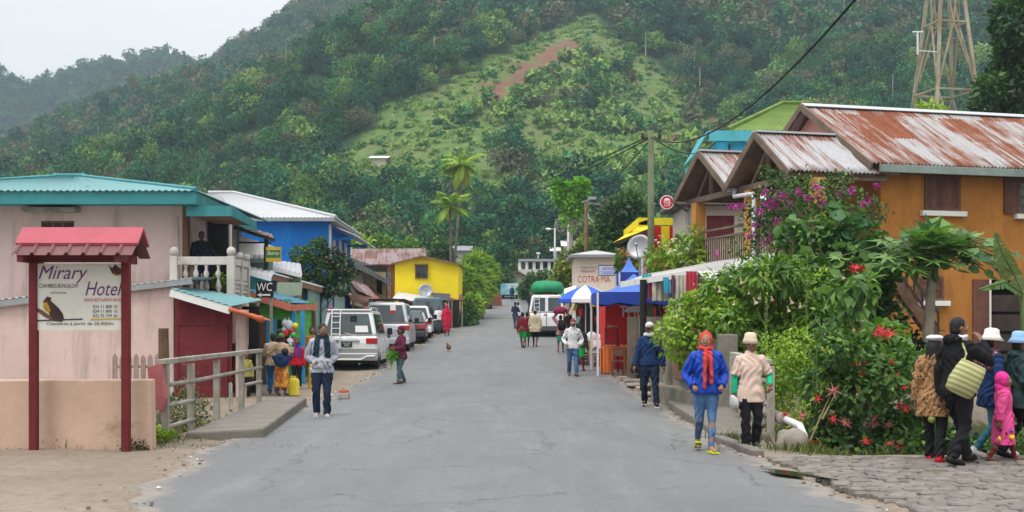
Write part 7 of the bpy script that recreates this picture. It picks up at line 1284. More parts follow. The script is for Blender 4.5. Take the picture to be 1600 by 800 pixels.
yel=cloth('yellow_print',(.75,.55,.03)); dkp=cloth('dark_red_print',(.12,.02,.03))
person('small child in long pink hooded coat with printed yellow shapes',*pt(1568,14.5),82,1.04,1,dict(m=pinkc,z0=.22,inf=.035,flare=.10,name='coat',cuff=.03,pside=1,patch=((yel,.31,-.05,.03,.03),(yel,.29,.085,.018,.03),(dkp,.40,.075,.022,.022),(cloth('blue_print',(.08,.1,.4)),.38,-.05,.02,.018),(dkp,.355,.01,.014,.016))),('leggings',wine),shoes=('shoe',sandb),hair=None,hat=('hood',hotpink),scarf=(hotpink,'shawl'),hands=('swingf','swingb'),feet=((.06,-.15,0),(-.06,.17,.03)),hs=1.32,res=fine)
# left pavement
person('woman in dark brown top standing in red shed doorway',*pt(374,27.9),25,1.55,0,dict(m=cloth('dark_brown_top',(.035,.018,.014)),z0=.46,name='shirt'),('skirt',cloth('brown_skirt',(.05,.025,.02)),.1,.1),hair='bun',hands=('waist','hang'),res=mid_,z=-.05)
person('small child standing in front of the shed doorway woman',*pt(384,27.3),15,1.05,1,dict(m=cloth('dull_yellow_shirt',(.30,.26,.06)),z0=.46,name='shirt'),('trousers',blackc),hs=1.3,res=mid_,z=.0)
person('woman with green head wrap and yellow print skirt carrying baby bundle',*pt(440,28.3),165,1.46,0,dict(m=cloth('tan_shirt',(.42,.30,.19)),z0=.5,name='shirt'),('skirt',printm('yellow_wrap_print',(.62,.34,.03),(.42,.10,.02),9,(.7,.5,.2)),.13,.125),hat=('wrap',cloth('olive_green_wrap',(.10,.17,.03))),hands=((.14,-.03,.62),(-.2,.02,.78)),feet=((.05,.03,0),(-.05,-.02,0)),res=mid_)
q=P(440,563,28.12); mb=MB(); mb.ball(q,(.19,.14,.17),14); mb.ball(q+Vector((.09,-.06,.2)),(.085,.085,.09),12,1); mb.tube([q+Vector((-.2,.1,.05)),q+Vector((0,-.12,.08)),q+Vector((.2,.1,.05))],[.05,.07,.05],8); single('baby_sling',mb,[cloth('navy_sling',(.015,.04,.11)),hairm],'dark blue sling with a sleeping baby on the yellow skirted woman back','sling',smooth=True)
person('person in pale tan jacket and blue trousers facing the green stall',*pt(427,28.9),178,1.45,0,dict(m=cloth('pale_tan_jacket',(.46,.36,.26)),z0=.46,inf=.018,name='jacket'),('trousers',cloth('bright_blue_trousers',(.03,.12,.30)),.04),hands=('front','hang'),res=mid_)
person('dark haired person in dark top at the green stall counter',*pt(437,30.2),165,1.52,0,dict(m=blackc,z0=.46,name='shirt'),('trousers',blackc),hands=('front','front'),res=mid_)
person('boy in red jumper with blue jacket beside the green stall',*pt(464,31.0),5,1.27,0,dict(m=cloth('red_jumper',(.46,.012,.03)),z0=.46,inf=.02,name='jumper'),('trousers',blackc),shoes=('shoe',shoeg),scarf=(cloth('blue_violet_scarf',(.06,.05,.32)),'tails'),hs=1.2,res=mid_)
person('woman in orange dress half hidden behind stall post',*pt(487,34.5),30,1.55,1,dict(m=cloth('ochre_dress',(.42,.20,.05)),z0=.4,name='dress'),('skirt',cloth('ochre_skirt',(.40,.19,.05)),.2,.1),res=far)
person('man in dark jacket standing in the balcony doorway',X(315,31.6),31.6,20,1.72,0,dict(m=cloth('navy_black_jacket',(.014,.018,.034)),z0=.46,inf=.03,name='jacket'),('trousers',cloth('indigo_trousers',(.02,.03,.10))),hands=('pocket','swingf'),feet=((.07,-.03,0),(-.06,.06,0)),res=mid_,z=Z(462,29.9)+.01)
person('person in dark coat and yellow top by the teal van',*pt(669,64.0),10,1.70,0,dict(m=gold,z0=.42,name='shirt'),('trousers',blackc),over=dict(m=cloth('dark_olive_coat',(.04,.04,.03)),z0=.40,inf=.022,name='coat'),hair='afro',res=far)
person('woman in dark jacket and white shirt by the teal van',*pt(685,63.6),-10,1.5,0,dict(m=whitec,z0=.5,inf=.02,name='shirt'),('skirt',cloth('dark_teal_skirt',(.02,.07,.08)),.14,.1),res=far)
person('woman in long red robe walking beside the parked vehicles',*pt(698,62.5),20,1.6,0,dict(m=cloth('red_robe',(.50,.015,.05)),z0=.3,inf=.03,name='robe'),('skirt',cloth('red_robe',(.50,.015,.05)),.14,.12),hat=('scarf',cloth('red_robe',(.5,.015,.05))),hair=None,res=far)
person('person in blue top behind the red robed woman',*pt(694,66.0),0,1.65,0,dict(m=cloth('cobalt_top',(.02,.05,.25)),z0=.5,name='shirt'),('trousers',blackc),res=far)
person('woman in magenta top walking at left edge of far road',*pt(743,90),170,1.6,0,dict(m=cloth('magenta_top',(.45,.02,.13)),z0=.48,name='shirt'),('trousers',blackc),feet=walkL,res=far)
person('shirtless man carrying load in middle of far left trio',*pt(748.5,92),175,1.75,1,None,('shorts',cloth('green_shorts',(.05,.2,.15))),feet=walkR,res=far)
person('man in brown clothes rightmost of far left trio',*pt(754,89.5),170,1.75,0,dict(m=cloth('brown_shirt',(.10,.06,.045)),z0=.46,name='shirt'),('trousers',cloth('grey_brown_trousers',(.08,.06,.055))),feet=walkL,res=far)
# right side, further up
person('woman in dark top holding pale bundle by far right road edge',*pt(805,71),160,1.6,0,dict(m=cloth('dark_blue_top',(.025,.03,.05)),z0=.48,name='shirt'),('trousers',cloth('slate_trousers',(.08,.10,.13))),hands=('chest','chest'),feet=walkL,res=far)
person('person in pale lilac shirt beside woman with bundle up the road',*pt(809.5,72),180,1.58,0,dict(m=cloth('pale_lilac_shirt',(.5,.5,.62)),z0=.46,name='shirt'),('trousers',cloth('slate_trousers',(.08,.10,.13))),res=far)
person('child in maroon shirt and green shorts walking up the road',*pt(816.5,51),165,1.5,0,dict(m=cloth('maroon_shirt',(.17,.015,.025)),z0=.46,name='shirt'),('shorts',greenskirt),shoes=('sandal',blackc),feet=walkL,hs=1.08,res=far)
person('person with dark bag and green skirt next to child in maroon',*pt(823.5,52),185,1.5,0,dict(m=cloth('red_brown_shirt',(.22,.05,.04)),z0=.46,name='shirt'),('shorts',greenskirt),feet=walkR,res=far)
mb=MB(); q=P(826,504,51.6); mb.ball(q,(.15,.12,.2),12); single('shoulder_bag',mb,blackc,'dark round bag slung on back of person with green shorts','bag',smooth=True)
person('person in loose beige jacket and cap walking beside the minibus',*pt(836,51.5),170,1.62,0,dict(m=cloth('beige_jacket',(.50,.44,.30)),z0=.40,inf=.035,name='jacket'),('shorts',blackc),hat=('cap',cloth('khaki_cap',(.35,.27,.15))),feet=walkL,res=far)
person('woman in pinkish print top and green skirt carrying bundle on head',*pt(876,48),172,1.5,0,dict(m=printm('pinkish_print',(.42,.22,.23),(.25,.08,.1),14),z0=.46,inf=.02,name='shirt'),('skirt',cloth('sea_green_skirt',(.02,.22,.12)),.30,.10),hands=('head','hang'),feet=walkR,res=far)
c=P(874,486,48); mb=MB(); mb.loft([(c.x,c.y,c.z-.12,.18,.14),(c.x,c.y,c.z-.05,.26,.2),(c.x+.03,c.y,c.z+.08,.25,.19),(c.x+.05,c.y,c.z+.17,.12,.1)],14,0,2.5); single('head_bundle',mb,cloth('plum_bundle',(.20,.02,.06)),'plum coloured cloth bundle balanced on a woman head','bundle',smooth=True)
mb=MB(); q=P(878,508,47.75); mb.loft([(q.x,q.y,q.z-.2,.15,.08),(q.x,q.y,q.z,.17,.1),(q.x,q.y,q.z+.2,.13,.07)],12,0,3); single('backpack',mb,blackc,'black backpack worn by the woman with the head bundle','backpack',smooth=True)
person('dark clothed person standing near umbrella stall',*pt(889,50),200,1.66,0,dict(m=blackc,z0=.46,name='shirt'),('trousers',blackc),hat=('wrap',cloth('plum_bundle',(.20,.02,.06))),res=far)
person('person in white shirt standing behind the minibus side',*pt(848,74),170,1.6,0,dict(m=whitec,z0=.46,name='shirt'),('trousers',blackc),res=far)
person('seated dark haired person behind board partition near orange table',*pt(997,36.6),60,1.5,0,dict(m=cloth('dark_grey_top',(.03,.03,.035)),z0=.46,name='shirt'),('trousers',blackc),hands=('front','front'),res=mid_)
person('crouching person in dark clothes beside the drain planks',*pt(992,34.6),70,1.5,0,dict(m=cloth('black_brown_top',(.03,.02,.02)),z0=.46,name='shirt'),('trousers',blackc),sit=.30,lean=.5,hands=((.1,-.3,.28),(-.1,-.3,.28)),feet=((.07,-.06,0),(-.07,-.06,0)),res=mid_,z=.10)
for px,d,m_,lb in ((762,122,cloth('magenta_top',(.45,.02,.13)),'tiny far figure in magenta near the old pickup'),(765.5,120,whitec,'tiny far figure in white near the brick heap'),(800,134,navyc,'tiny far figure in navy before the painted truck'),(828,108,blackc,'dark far figure by the road before columned building'),(758,124,cloth('grey_top',(.3,.3,.32)),'tiny far figure in grey by the old pickup')):
    person(lb,*pt(px,d),0,1.65,0,dict(m=m_,z0=.46,name='shirt'),('trousers',djean),res=.03)
# ---- things carried and small animals
weave=printm('woven_palm',(.26,.30,.09),(.50,.46,.26),1)
nt=weave.node_tree; wv=nt.nodes.new('ShaderNodeTexWave'); wv.bands_direction='Z'; wv.inputs['Scale'].default_value=5.5; wv.inputs['Distortion'].default_value=.8; L(nt,mapping(nt,coord(nt),(1,1,1),(0,R(-25),0)),wv.inputs['Vector']); L(nt,mixc(nt,ramp(nt,wv.outputs['Fac'],.35,.65),(.24,.29,.085),(.50,.45,.26)),nt.nodes['Principled BSDF'].inputs['Base Color']); c=P(1509,592,13.85); M=Matrix.Rotation(R(25),3,'Y')@Matrix.Rotation(R(14),3,'X'); mb=MB()
o0=len(mb.v); MBs=MB(); MBs.loft([(0,0,-.19,.13,.085),(0,0,-.18,.155,.10),(0,0,-.05,.175,.12),(0,0,.09,.165,.10),(0,0,.19,.15,.06),(0,0,.195,.14,.05)],24,0,2.6); mb.add([tuple(c+M@Vector(p)) for p in MBs.v],MBs.f); t=thing('woven_bag','pale green striped woven palm bag slung on man in black','bag',tuple(c)); part('bag',mb,weave,t,smooth=True); mb=MB(); mb.tube([c+M@Vector((-.12,0,.18)),c+M@Vector((-.13,.02,.26)),c+M@Vector((-.20,.10,.34))],.012,6); part('strap',mb,weave,t); mb=MB(); MBs=MB(); MBs.loft([(0,0,-.197,.12,.078),(0,0,-.191,.14,.088)],24,0,2.6); mb.add([tuple(c+M@Vector(p)) for p in MBs.v],MBs.f); part('base',mb,mat('olive_base',(.16,.17,.05),.85,.2,4,.3,60),t)
q=P(1456,655,14.45); mb=MB(); mb.ball(q,.047,14); single('green_fruit',mb,mat('green_fruit_skin',(.22,.26,.05),.4,.15,8,0),'round green fruit held low by the leopard coat woman','fruit',smooth=True)
q=P(1145,628,16.05); mb=MB(); mb.loft([(q.x,q.y,q.z-.08,.03,.02),(q.x+.02,q.y,q.z-.03,.07,.03),(q.x+.01,q.y,q.z+.05,.05,.03),(q.x-.01,q.y,q.z+.09,.015,.01)],10); single('white_paper_bag',mb,whitec,'small white bag in hand of woman in beige blouse','bag',smooth=True)
g=np.random.default_rng(8); q=P(613,556,32.85); lp=cloud([(q.x,q.y,q.z+.02,.13,.1,.17)],160,.10,'ovate',8,.3,.2,tint=(.6,.3)); lm=leafmat('fresh_greens',(.05,.22,.02),(.16,.42,.05)); o=obj('leafy_bunch',leafmesh('leafy_bunch',[lp],lm,q)); o.location=q; o['label']='bunch of fresh green leaves carried by the maroon hooded child'; o['category']='vegetables'; BASE[o]=tuple(q)
mb=MB()
for k in range(5): mb.tube([q+Vector((.02*k-.04,0,-.05)),q+Vector((-.06+.01*k,.02,-.42+.03*k))],.012,5)
part('stalks',mb,mat('pale_stalk',(.35,.45,.2),.7,.1,3,0),o)
x,y=X(701,48.5),48.5; z=G(x,y); t=thing('hen','brown hen walking on the road','hen',(x,y,z)); mb=MB(); mb.ball((x,y,z+.20),(.11,.15,.115),14); mb.tube([(x-.02,y-.10,z+.24),(x-.04,y-.16,z+.34)],[.05,.032],8); mb.ball((x-.04,y-.175,z+.355),(.032,.045,.034),10); mb.tube([(x,y+.1,z+.23),(x,y+.2,z+.34)],[.06,.02],8); v,f=vox(mb,.014,2); q=MB(); q.add(v,f); part('body',q,mat('hen_feathers',(.24,.12,.06),.8,.3,14,.3,60),t,smooth=True); q=MB()
for s in (-.04,.04): q.tube([(x+s,y,z+.12),(x+s,y,z+.012),(x+s,y-.06,z+.01)],.009,5)
part('legs',q,gold,t)
# ================================================================ plants and trees
L_lime=leafmat('leaf_lime',(.085,.20,.012),(.33,.47,.05)); L_mid=leafmat('leaf_mid',(.035,.11,.02),(.17,.31,.045)); L_dark=leafmat('leaf_dark',(.014,.05,.016),(.075,.16,.035)); L_deep=leafmat('leaf_deep',(.007,.022,.012),(.03,.065,.025)); L_vine=leafmat('leaf_vine',(.03,.11,.035),(.19,.33,.085)); L_yel=leafmat('leaf_yellow',(.20,.22,.02),(.50,.42,.05)); L_tree=leafmat('leaf_tree',(.012,.05,.014),(.07,.15,.03)); L_dry=leafmat('leaf_dry',(.12,.08,.04),(.25,.18,.09),.15)
FL_mag=leafmat('bract_magenta',(.28,.01,.22),(.62,.04,.50),.35); FL_red=leafmat('bract_red',(.42,.012,.02),(.68,.04,.05),.2); FL_wp=leafmat('trumpet_pale',(.48,.32,.25),(.62,.48,.40),.3); FL_or=leafmat('flower_orange',(.55,.10,.03),(.65,.25,.08),.25); FL_white=leafmat('flower_white',(.65,.62,.55),(.75,.72,.68),.3); FL_pink=leafmat('bract_pinkish',(.40,.09,.10),(.55,.2,.18),.25)
bark=mat('bark',(.13,.10,.075),.95,.3,3,.5,30); palebark=mat('pale_bark',(.30,.26,.21),.9,.25,2,.4,30,stain=((.13,.12,.08),.5,2)); greenstem=mat('green_stem',(.10,.14,.05),.8,.2,3,.2,40)
def stems(root,blobs,r,g,n=None,mi=0):
    mb=MB(); root=Vector(root)
    for b in (blobs if n is None else g.sample(blobs,min(n,len(blobs)))):
        e=Vector(b[:3]); m_=root.lerp(e,.5)+Vector((g.uniform(-.1,.1),g.uniform(-.1,.1),g.uniform(0,.15)))*(e-root).length; mb.tube([root,root.lerp(m_,.5),m_,e],[r,r*.75,r*.55,r*.25],6)
    return mb
def bush(name,label,cat,blobs,leafs,m,seed,r=.03,root=None,flowers=None,grp=None,stemm=None,ns=10):
    """leafs: list of (count,size,kind,droop,tint,aspect); flowers: list of (name,material,function)"""
    g=random.Random(seed); b=np.array(blobs); cx,cy=b[:,0].mean(),b[:,1].mean(); root=root or (cx,cy,G(cx,cy)-.05); t=thing(name,label,cat,root,0,grp)
    part('stem',stems(root,list(blobs),r,g,ns),stemm or bark,t); ch=[]
    for k,(n,s,kind,droop,tint,asp) in enumerate(leafs): ch.append(cloud(blobs,n,s,kind,seed*7+k,.5,.6,droop,tint,asp,k if isinstance(m,list) else 0))
    lpart('foliage',ch,m,t); return t
def trumpets(t,pts,size,seed):
    g=np.random.default_rng(seed); prof=[(.02,0),(.10,-.12),(.07,-.35),(.13,-.62),(.30,-.92),(.42,-1.0)]
    for p in pts:
        s=size*(.75+.5*g.random()); tl=Matrix.Rotation(g.normal()*.3,3,'X')@Matrix.Rotation(g.normal()*.3,3,'Y'); q=MB(); q.lathe(prof,(0,0,0),7,0,tl@Matrix.Scale(s,3)); v=np.array(q.v)+np.array(p); f=[(c[0],c[k],c[k+1]) for c in q.f for k in range(1,len(c)-1)]
        lpart('flower',[(v,np.array(f),np.full(len(v),g.random()),0)],FL_wp,t)
def bracts(t,pts,size,m,seed,nm='flower',kind='star',tilt=.75):
    g=np.random.default_rng(seed)
    for p in pts:
        n=2 if kind=='star' else 3; d=norm(g.normal(size=(n,3))*np.array([1,1,.3])); u=norm(np.array([[0,-.55,.8]])+g.normal(size=(n,3))*tilt*.6); v,f,k=leaves(np.array(p)+g.normal(size=(n,3))*size*.12,d,u,size*(.65+.6*g.random(n)),kind); lpart(nm,[(v,f,np.repeat(g.random(n),k),0)],m,t)
def PB(lst,d,seed=0,dd=.35,k=1.0):
    """blobs from sight lines (px,py,radius px) about depth d"""
    g=random.Random(seed); out=[]
    for px,py,r in lst: e=d+g.uniform(-dd,dd); q=P(px,py,e); s=r*e/F*k; out.append((q.x,q.y,q.z,s,s,s*.92))
    return out
def rp(g,x0,x1,y0,y1,d0,d1): return P(g.uniform(x0,x1),g.uniform(y0,y1),g.uniform(d0,d1))
G_=random.Random(21)
# --- garden by the stream
bl=PB([(1045,520,24),(1070,490,30),(1100,478,32),(1130,488,30),(1065,540,28),(1095,520,34),(1130,525,32),(1085,560,26),(1120,560,30),(1150,540,28)],23.4,1); bush('shrub','rounded yellow green shrub hanging over the mossy wall','shrub',bl,[(3600,.115,'ovate',.5,(.58,.36),1)],L_lime,31,.03)
bl=PB([(1120,450,26),(1150,440,30),(1190,435,34),(1225,430,34),(1170,475,34),(1210,480,38),(1250,470,36),(1140,500,30),(1180,520,34),(1230,520,36),(1275,450,34),(1290,500,36),(1160,560,30),(1215,565,34)],23.0,2,.5); t=bush('angel_trumpet_shrub','large green shrub with pale hanging trumpet flowers beside small tin canopy','shrub',bl,[(3400,.20,'lance',.9,(.55,.36),1.25),(2800,.12,'ovate',.6,(.6,.3),1)],[L_mid,L_lime],32,.035)
trumpets(t,[P(px+G_.uniform(-4,4),py,22.2+G_.uniform(-.2,.2)) for px,py in ((1160,434),(1168,452),(1182,446),(1186,458),(1205,462),(1200,428),(1176,465),(1231,464),(1232,478),(1246,472),(1310,428),(1128,446),(1148,470),(1285,520),(1300,500),(1272,540))],.115,5)
bl=PB([(1230,585,34),(1260,560,34),(1210,620,30),(1240,625,36),(1275,600,34),(1225,660,28),(1260,655,30),(1290,570,30),(1200,580,28),(1245,540,30),(1210,545,28)],18.6,3,.3); t=bush('shrub','feathery yellow green shrub right behind the beige blouse woman','shrub',bl,[(5200,.060,'ovate',.3,(.55,.38),1)],L_lime,33,.02)
bl=PB([(1330,560,38),(1300,540,34),(1290,600,36),(1340,610,40),(1380,590,36),(1310,650,38),(1360,660,40),(1410,630,34),(1400,680,36),(1330,700,34),(1280,690,34),(1440,700,32),(1265,720,28),(1370,715,30),(1420,570,30),(1450,650,26),(1470,690,30),(1510,705,30),(1550,710,28),(1590,705,30)],17.2,4,.6); t=bush('poinsettia_bush','dark spreading bush with many red star bracts beside the cobbles','shrub',bl,[(4600,.115,'ovate',.5,(.5,.36),1.15),(2600,.10,'ovate',.4,(.6,.3),1.1)],[L_dark,L_mid],34,.03,root=(4.9,17.3,-1.2))
pts=[P(px,py,16.5+G_.uniform(-.1,.25)) for px,py in ((1335,570),(1350,567),(1347,585),(1387,588),(1402,586),(1412,605),(1422,603),(1437,606),(1430,612),(1276,624),(1342,632),(1355,635),(1338,640),(1405,634),(1417,640),(1276,690),(1268,692),(1352,690),(1362,692),(1390,693),(1402,700),(1408,694),(1228,648),(1380,524),(1385,518),(1372,523),(1330,418+100),(1393,568),(1300,655),(1395,715),(1320,600),(1365,650))]; bracts(t,pts,.09,FL_red,6); bracts(t,[P(px,py,16.6) for px,py in ((1362,662),(1300,610),(1390,665),(1254,650),(1320,660),(1440,640))],.12,FL_pink,7,'faded_flower')
# second poinsettia, higher up
bl=PB([(1330,440,24),(1350,450,22),(1345,470,24),(1320,460,22)],21.5,5,.2); t=bush('poinsettia_bush','tall poinsettia stem with broad leaves and red bract above the vine','shrub',bl,[(120,.26,'ovate',1.0,(.7,.3),1.1)],L_vine,35,.02,root=(6.3,21.5,-1.1)); bracts(t,[P(px,py,21.1) for px,py in ((1328,420),(1340,421),(1334,424),(1347,422),(1336,418))],.13,FL_red,8)
bl=PB([(1370,520,24),(1385,530,24),(1400,525,22),(1360,535,22)],19.5,6,.2); t=bush('poinsettia_bush','poinsettia with red bracts below the outside stair foot','shrub',bl,[(150,.22,'ovate',1.0,(.5,.3),1.1)],L_mid,36,.02,root=(5.9,19.5,-1.1)); bracts(t,[P(px,py,19.1) for px,py in ((1372,521),(1382,523),(1390,522),(1378,518))],.14,FL_red,9)
# bougainvillea on the veranda
bl=PB([(1195,320,30),(1225,310,34),(1260,305,36),(1290,310,34),(1180,350,28),(1215,350,34),(1255,345,36),(1295,345,36),(1200,385,30),(1240,385,34),(1285,380,34),(1330,320,30),(1345,350,30),(1310,290,26),(1365,330,24),(1160,385,22)],26.2,7,.5); t=bush('bougainvillea','bougainvillea thicket with magenta flowers climbing the veranda front','climber',bl,[(4200,.085,'ovate',.4,(.4,.36),1),(700,.09,'ovate',.3,(.6,.3),1)],[L_dark,L_mid],37,.045,root=(6.6,26.2,-.3))
ch=[]
for px,py,r,n in ((1205,318,14,150),(1222,306,11,110),(1188,330,8,60),(1232,318,9,70),(1196,300,6,40),(1248,300,8,60),(1262,312,6,40),(1214,345,6,36),(1279,306,7,50),(1283,318,6,36),(1300,330,5,26),(1350,320,8,60),(1358,310,5,30),(1371,292,6,40),(1285,378,5,26),(1256,410,9,60),(1236,414,6,36),(1180,352,5,26),(1172,368,5,26),(1162,320,4,26),(1150,322,5,30),(1140,324,4,22),(1278,292,7,46),(1312,302,6,34),(1120,398,4,16),(1240,342,5,24),(1193,380,6,30),(1265,350,5,22),(1330,298,7,40),(1205,372,5,26),(1225,395,6,30),(1320,340,6,30)):
    q=P(px,py,25.5); s=r*25.5/F*.9; ch.append(cloud([(q.x,q.y,q.z,s,s*.8,s*.75)],int(n*.55),.07,'ovate',px,.3,.2,0,(.55,.4)))
q=lpart('flowers',ch,FL_mag,t); q['kind']='stuff'
bl=PB([(1210,275,14),(1235,280,14),(1195,268,10),(1250,290,12)],28.9,8,.1); bush('creeper','small creeper hanging under the near veranda gable','climber',bl,[(420,.09,'ovate',.6,(.4,.3),1)],L_dark,38,.015,root=(6.75,29.0,3.3))
# gourd vine with big round leaves
bl=PB([(1270,365,34),(1310,355,36),(1345,375,36),(1290,400,36),(1330,410,40),(1370,420,36),(1290,445,36),(1320,470,40),(1360,470,40),(1375,450,22),(1310,510,38),(1350,515,38),(1390,500,30),(1395,400,30),(1240,370,28),(1260,420,32)],24.2,9,.4); bush('gourd_vine','sprawling gourd vine with big round leaves across the garden centre','climber',bl,[(1150,.175,'round',.2,(.5,.36),1.25),(1800,.11,'ovate',.5,(.5,.3),1)],[L_vine,L_mid],39,.03,root=(6.8,24.2,-.6))
bl=PB([(1390,500,20),(1425,545,24),(1400,560,30),(1440,560,30),(1380,545,30)],23.5,10,.4); bush('dark_shrub','dark leafy shrub beneath the stair and papaya tree','shrub',bl,[(900,.16,'ovate',.5,(.3,.3),1.1)],L_deep,40,.03)
# papaya-like tree
def papaya():
    d=23.2; x=X(1454,d); t=thing('papaya_tree','papaya tree with spreading lobed leaves in front of the orange wall','tree',(x,d,G(x,d))); top=P(1454,385,d); mb=MB(); mb.tube([(x,d,G(x,d)-.1),P(1450,520,d),P(1456,440,d),top],[.13,.11,.085,.06],10); part('trunk',mb,palebark,t,smooth=True); g=random.Random(4); lv=MB(); pos=[];dr=[];up=[]
    for k in range(210):
        a=g.uniform(0,6.28); px=g.gauss(1466,54); py=g.uniform(348,392)+abs(px-1462)*.30+g.uniform(0,30)*(g.random()<.45); e=P(px,py,d+g.uniform(-.8,.8)); m_=top.lerp(e,.6)+Vector((0,0,.12)); s0=top+Vector((0,0,-g.uniform(0,.55))); lv.tube([s0,m_,e],[.014,.011,.008],5); v=(e-s0).normalized(); pos.append(e); dr.append((v.x,v.y,v.z-.35)); up.append((g.uniform(-.3,.3),g.uniform(-.7,0),1))
    part('leaf_stalks',lv,greenstem,t); A_=np.array(pos); D_=norm(np.array(dr)); U_=norm(np.array(up)); ch=[]
    for s0,kd,lo,hi,asp in ((0,'palmate',.24,.40,1.45),(1,'round',.19,.34,1.3)): v,f,k=leaves(A_[s0::2],D_[s0::2],U_[s0::2],np.random.default_rng(3+s0).uniform(lo,hi,len(A_[s0::2])),kd,asp); ch.append((v,f,np.repeat(np.random.default_rng(5+s0).random(len(A_[s0::2])),k),0))
    lpart('crown',ch,L_vine,t); mb=MB()
    for k in range(5): q=top+Vector((g.uniform(-.12,.12),g.uniform(-.12,.1),-g.uniform(.35,.8))); mb.ball(q,(.06,.06,.1),8)
    part('fruit',mb,L_lime if 0 else mat('green_papaya',(.06,.11,.03),.5,.2,6,0),t,smooth=True)
papaya()
# banana plant with ragged leaf
d=22.4; x=X(1602,d); t=thing('banana_plant','banana plant with torn drooping leaf at the right edge','plant',(x,d,G(x,d)-.1)); mb=MB(); mb.tube([(x,d,G(x,d)-.2),P(1604,520,d),P(1600,455,d)],[.13,.11,.08],10); part('trunk',mb,greenstem,t,smooth=True); g=random.Random(6)
def bleaf(pts,w,seed):
    g=np.random.default_rng(seed); vs=[];fs=[];n=34; P_=[Vector(p) for p in pts]
    for i in range(n):
        u=i/n; k=min(int(u*(len(P_)-1)),len(P_)-2); a=P_[k].lerp(P_[k+1],u*(len(P_)-1)-k); u2=(i+1.05)/n; k2=min(int(u2*(len(P_)-1)),len(P_)-2); b=P_[k2].lerp(P_[k2+1],u2*(len(P_)-1)-k2); tn=(P_[-1]-P_[0]).normalized(); sd=tn.cross(Vector((0,-1,.3))).normalized()
        for s in (-1,1):
            if g.random()<.05: continue
            ww=w*math.sin(math.pi*min(.97,u*.85+.12))*(.9+.12*g.random()); dz=Vector((g.normal()*.006,g.normal()*.012,-ww*(.38+.10*g.random()))); o=len(vs); vs+= [a,b,b+sd*s*ww+dz,a+sd*s*ww*.97+dz]; fs+=[(o,o+1,o+2),(o,o+2,o+3)]
    return np.array([tuple(q) for q in vs]),np.array(fs),np.clip(g.random(len(vs))*.3+.35,0,1),0
for k,(pts,w) in enumerate((([P(1600,460,d),P(1585,430,d),P(1566,395,d-.2),P(1554,362,d-.3)],.22),([P(1600,460,d),P(1570,440,d-.5),P(1530,452,d-.8)],.09))):
    mb=MB(); mb.tube(pts,[.03,.02,.015,.008][:len(pts)],5); lf=part('leaf_midrib',mb,greenstem,t); lpart('leaf_blade',[bleaf(pts,w,k)],L_vine if k else leafmat('leaf_torn',(.12,.10,.05),(.16,.28,.08)),lf)
# tall weed stalks, arching dry twigs
for k,(px0,py0,px1,py1,d,lb) in enumerate(((1195,600,1200,385,20.6,'tall leafy weed stalk rising near pale trumpets'),(1255,610,1262,395,21,'tall thin weed stalk before the vine'),(1300,580,1365,400,20.5,'leaning weed with pale flower spike'),(1265,690,1338,560,16.8,'long arching dry twig across the poinsettias'),(1285,655,1345,575,16.7,'short arching dry twig by the red bracts'))):
    a,b=P(px0,py0,d),P(px1,py1,d); a.z=min(a.z,G(a.x,a.y)) if k<3 else a.z; m_=a.lerp(b,.5)+Vector((0,0,.15 if k>2 else .0)); t=thing('weed_stalk' if k<3 else 'dry_twig',lb,'plant',tuple(a)); mb=MB(); mb.tube([a,m_,b],[.014,.011,.005],5); part('stem',mb,greenstem if k<3 else mat('dry_twig',(.30,.24,.13),.9,.2,3,0),t)
    if k<3: g2=np.random.default_rng(k); u=g2.random(90)**.6; pos=np.array(a)+u[:,None]*(np.array(b)-np.array(a)); v,f,kk=leaves(pos,norm(g2.normal(size=(90,3))+np.array([0,0,.5])),norm(g2.normal(size=(90,3))*.3+np.array([0,0,1])),.05+.11*(1-u)*g2.random(90),'ovate',.9); lpart('foliage',[(v,f,np.repeat(.5+.4*g2.random(90),kk),0)],L_lime,t)
bl=PB([(1025,405,18),(1050,395,22),(1075,385,22),(1085,405,20),(1040,412,18),(1065,410,20),(1085,365,12)],34.2,11,.3); t=bush('flowering_shrub','bright green shrub with white flowers above long tin awning','shrub',bl,[(900,.22,'lance',.4,(.6,.36),1.3)],L_lime,41,.03); bracts(t,[rp(G_,1025,1090,365,415,33.6,34) for _ in range(26)],.1,FL_white,11,kind='ovate')
bl=PB([(978,405,12),(972,418,12),(990,398,11),(985,425,12),(968,398,9)],46.5,12,.3); t=bush('flowering_bush','green bush with orange red flowers next to satellite dish','shrub',bl,[(700,.16,'ovate',.3,(.5,.35),1)],L_mid,42,.03); bracts(t,[rp(G_,968,992,388,410,45.9,46.3) for _ in range(30)],.13,FL_or,12,kind='ovate')
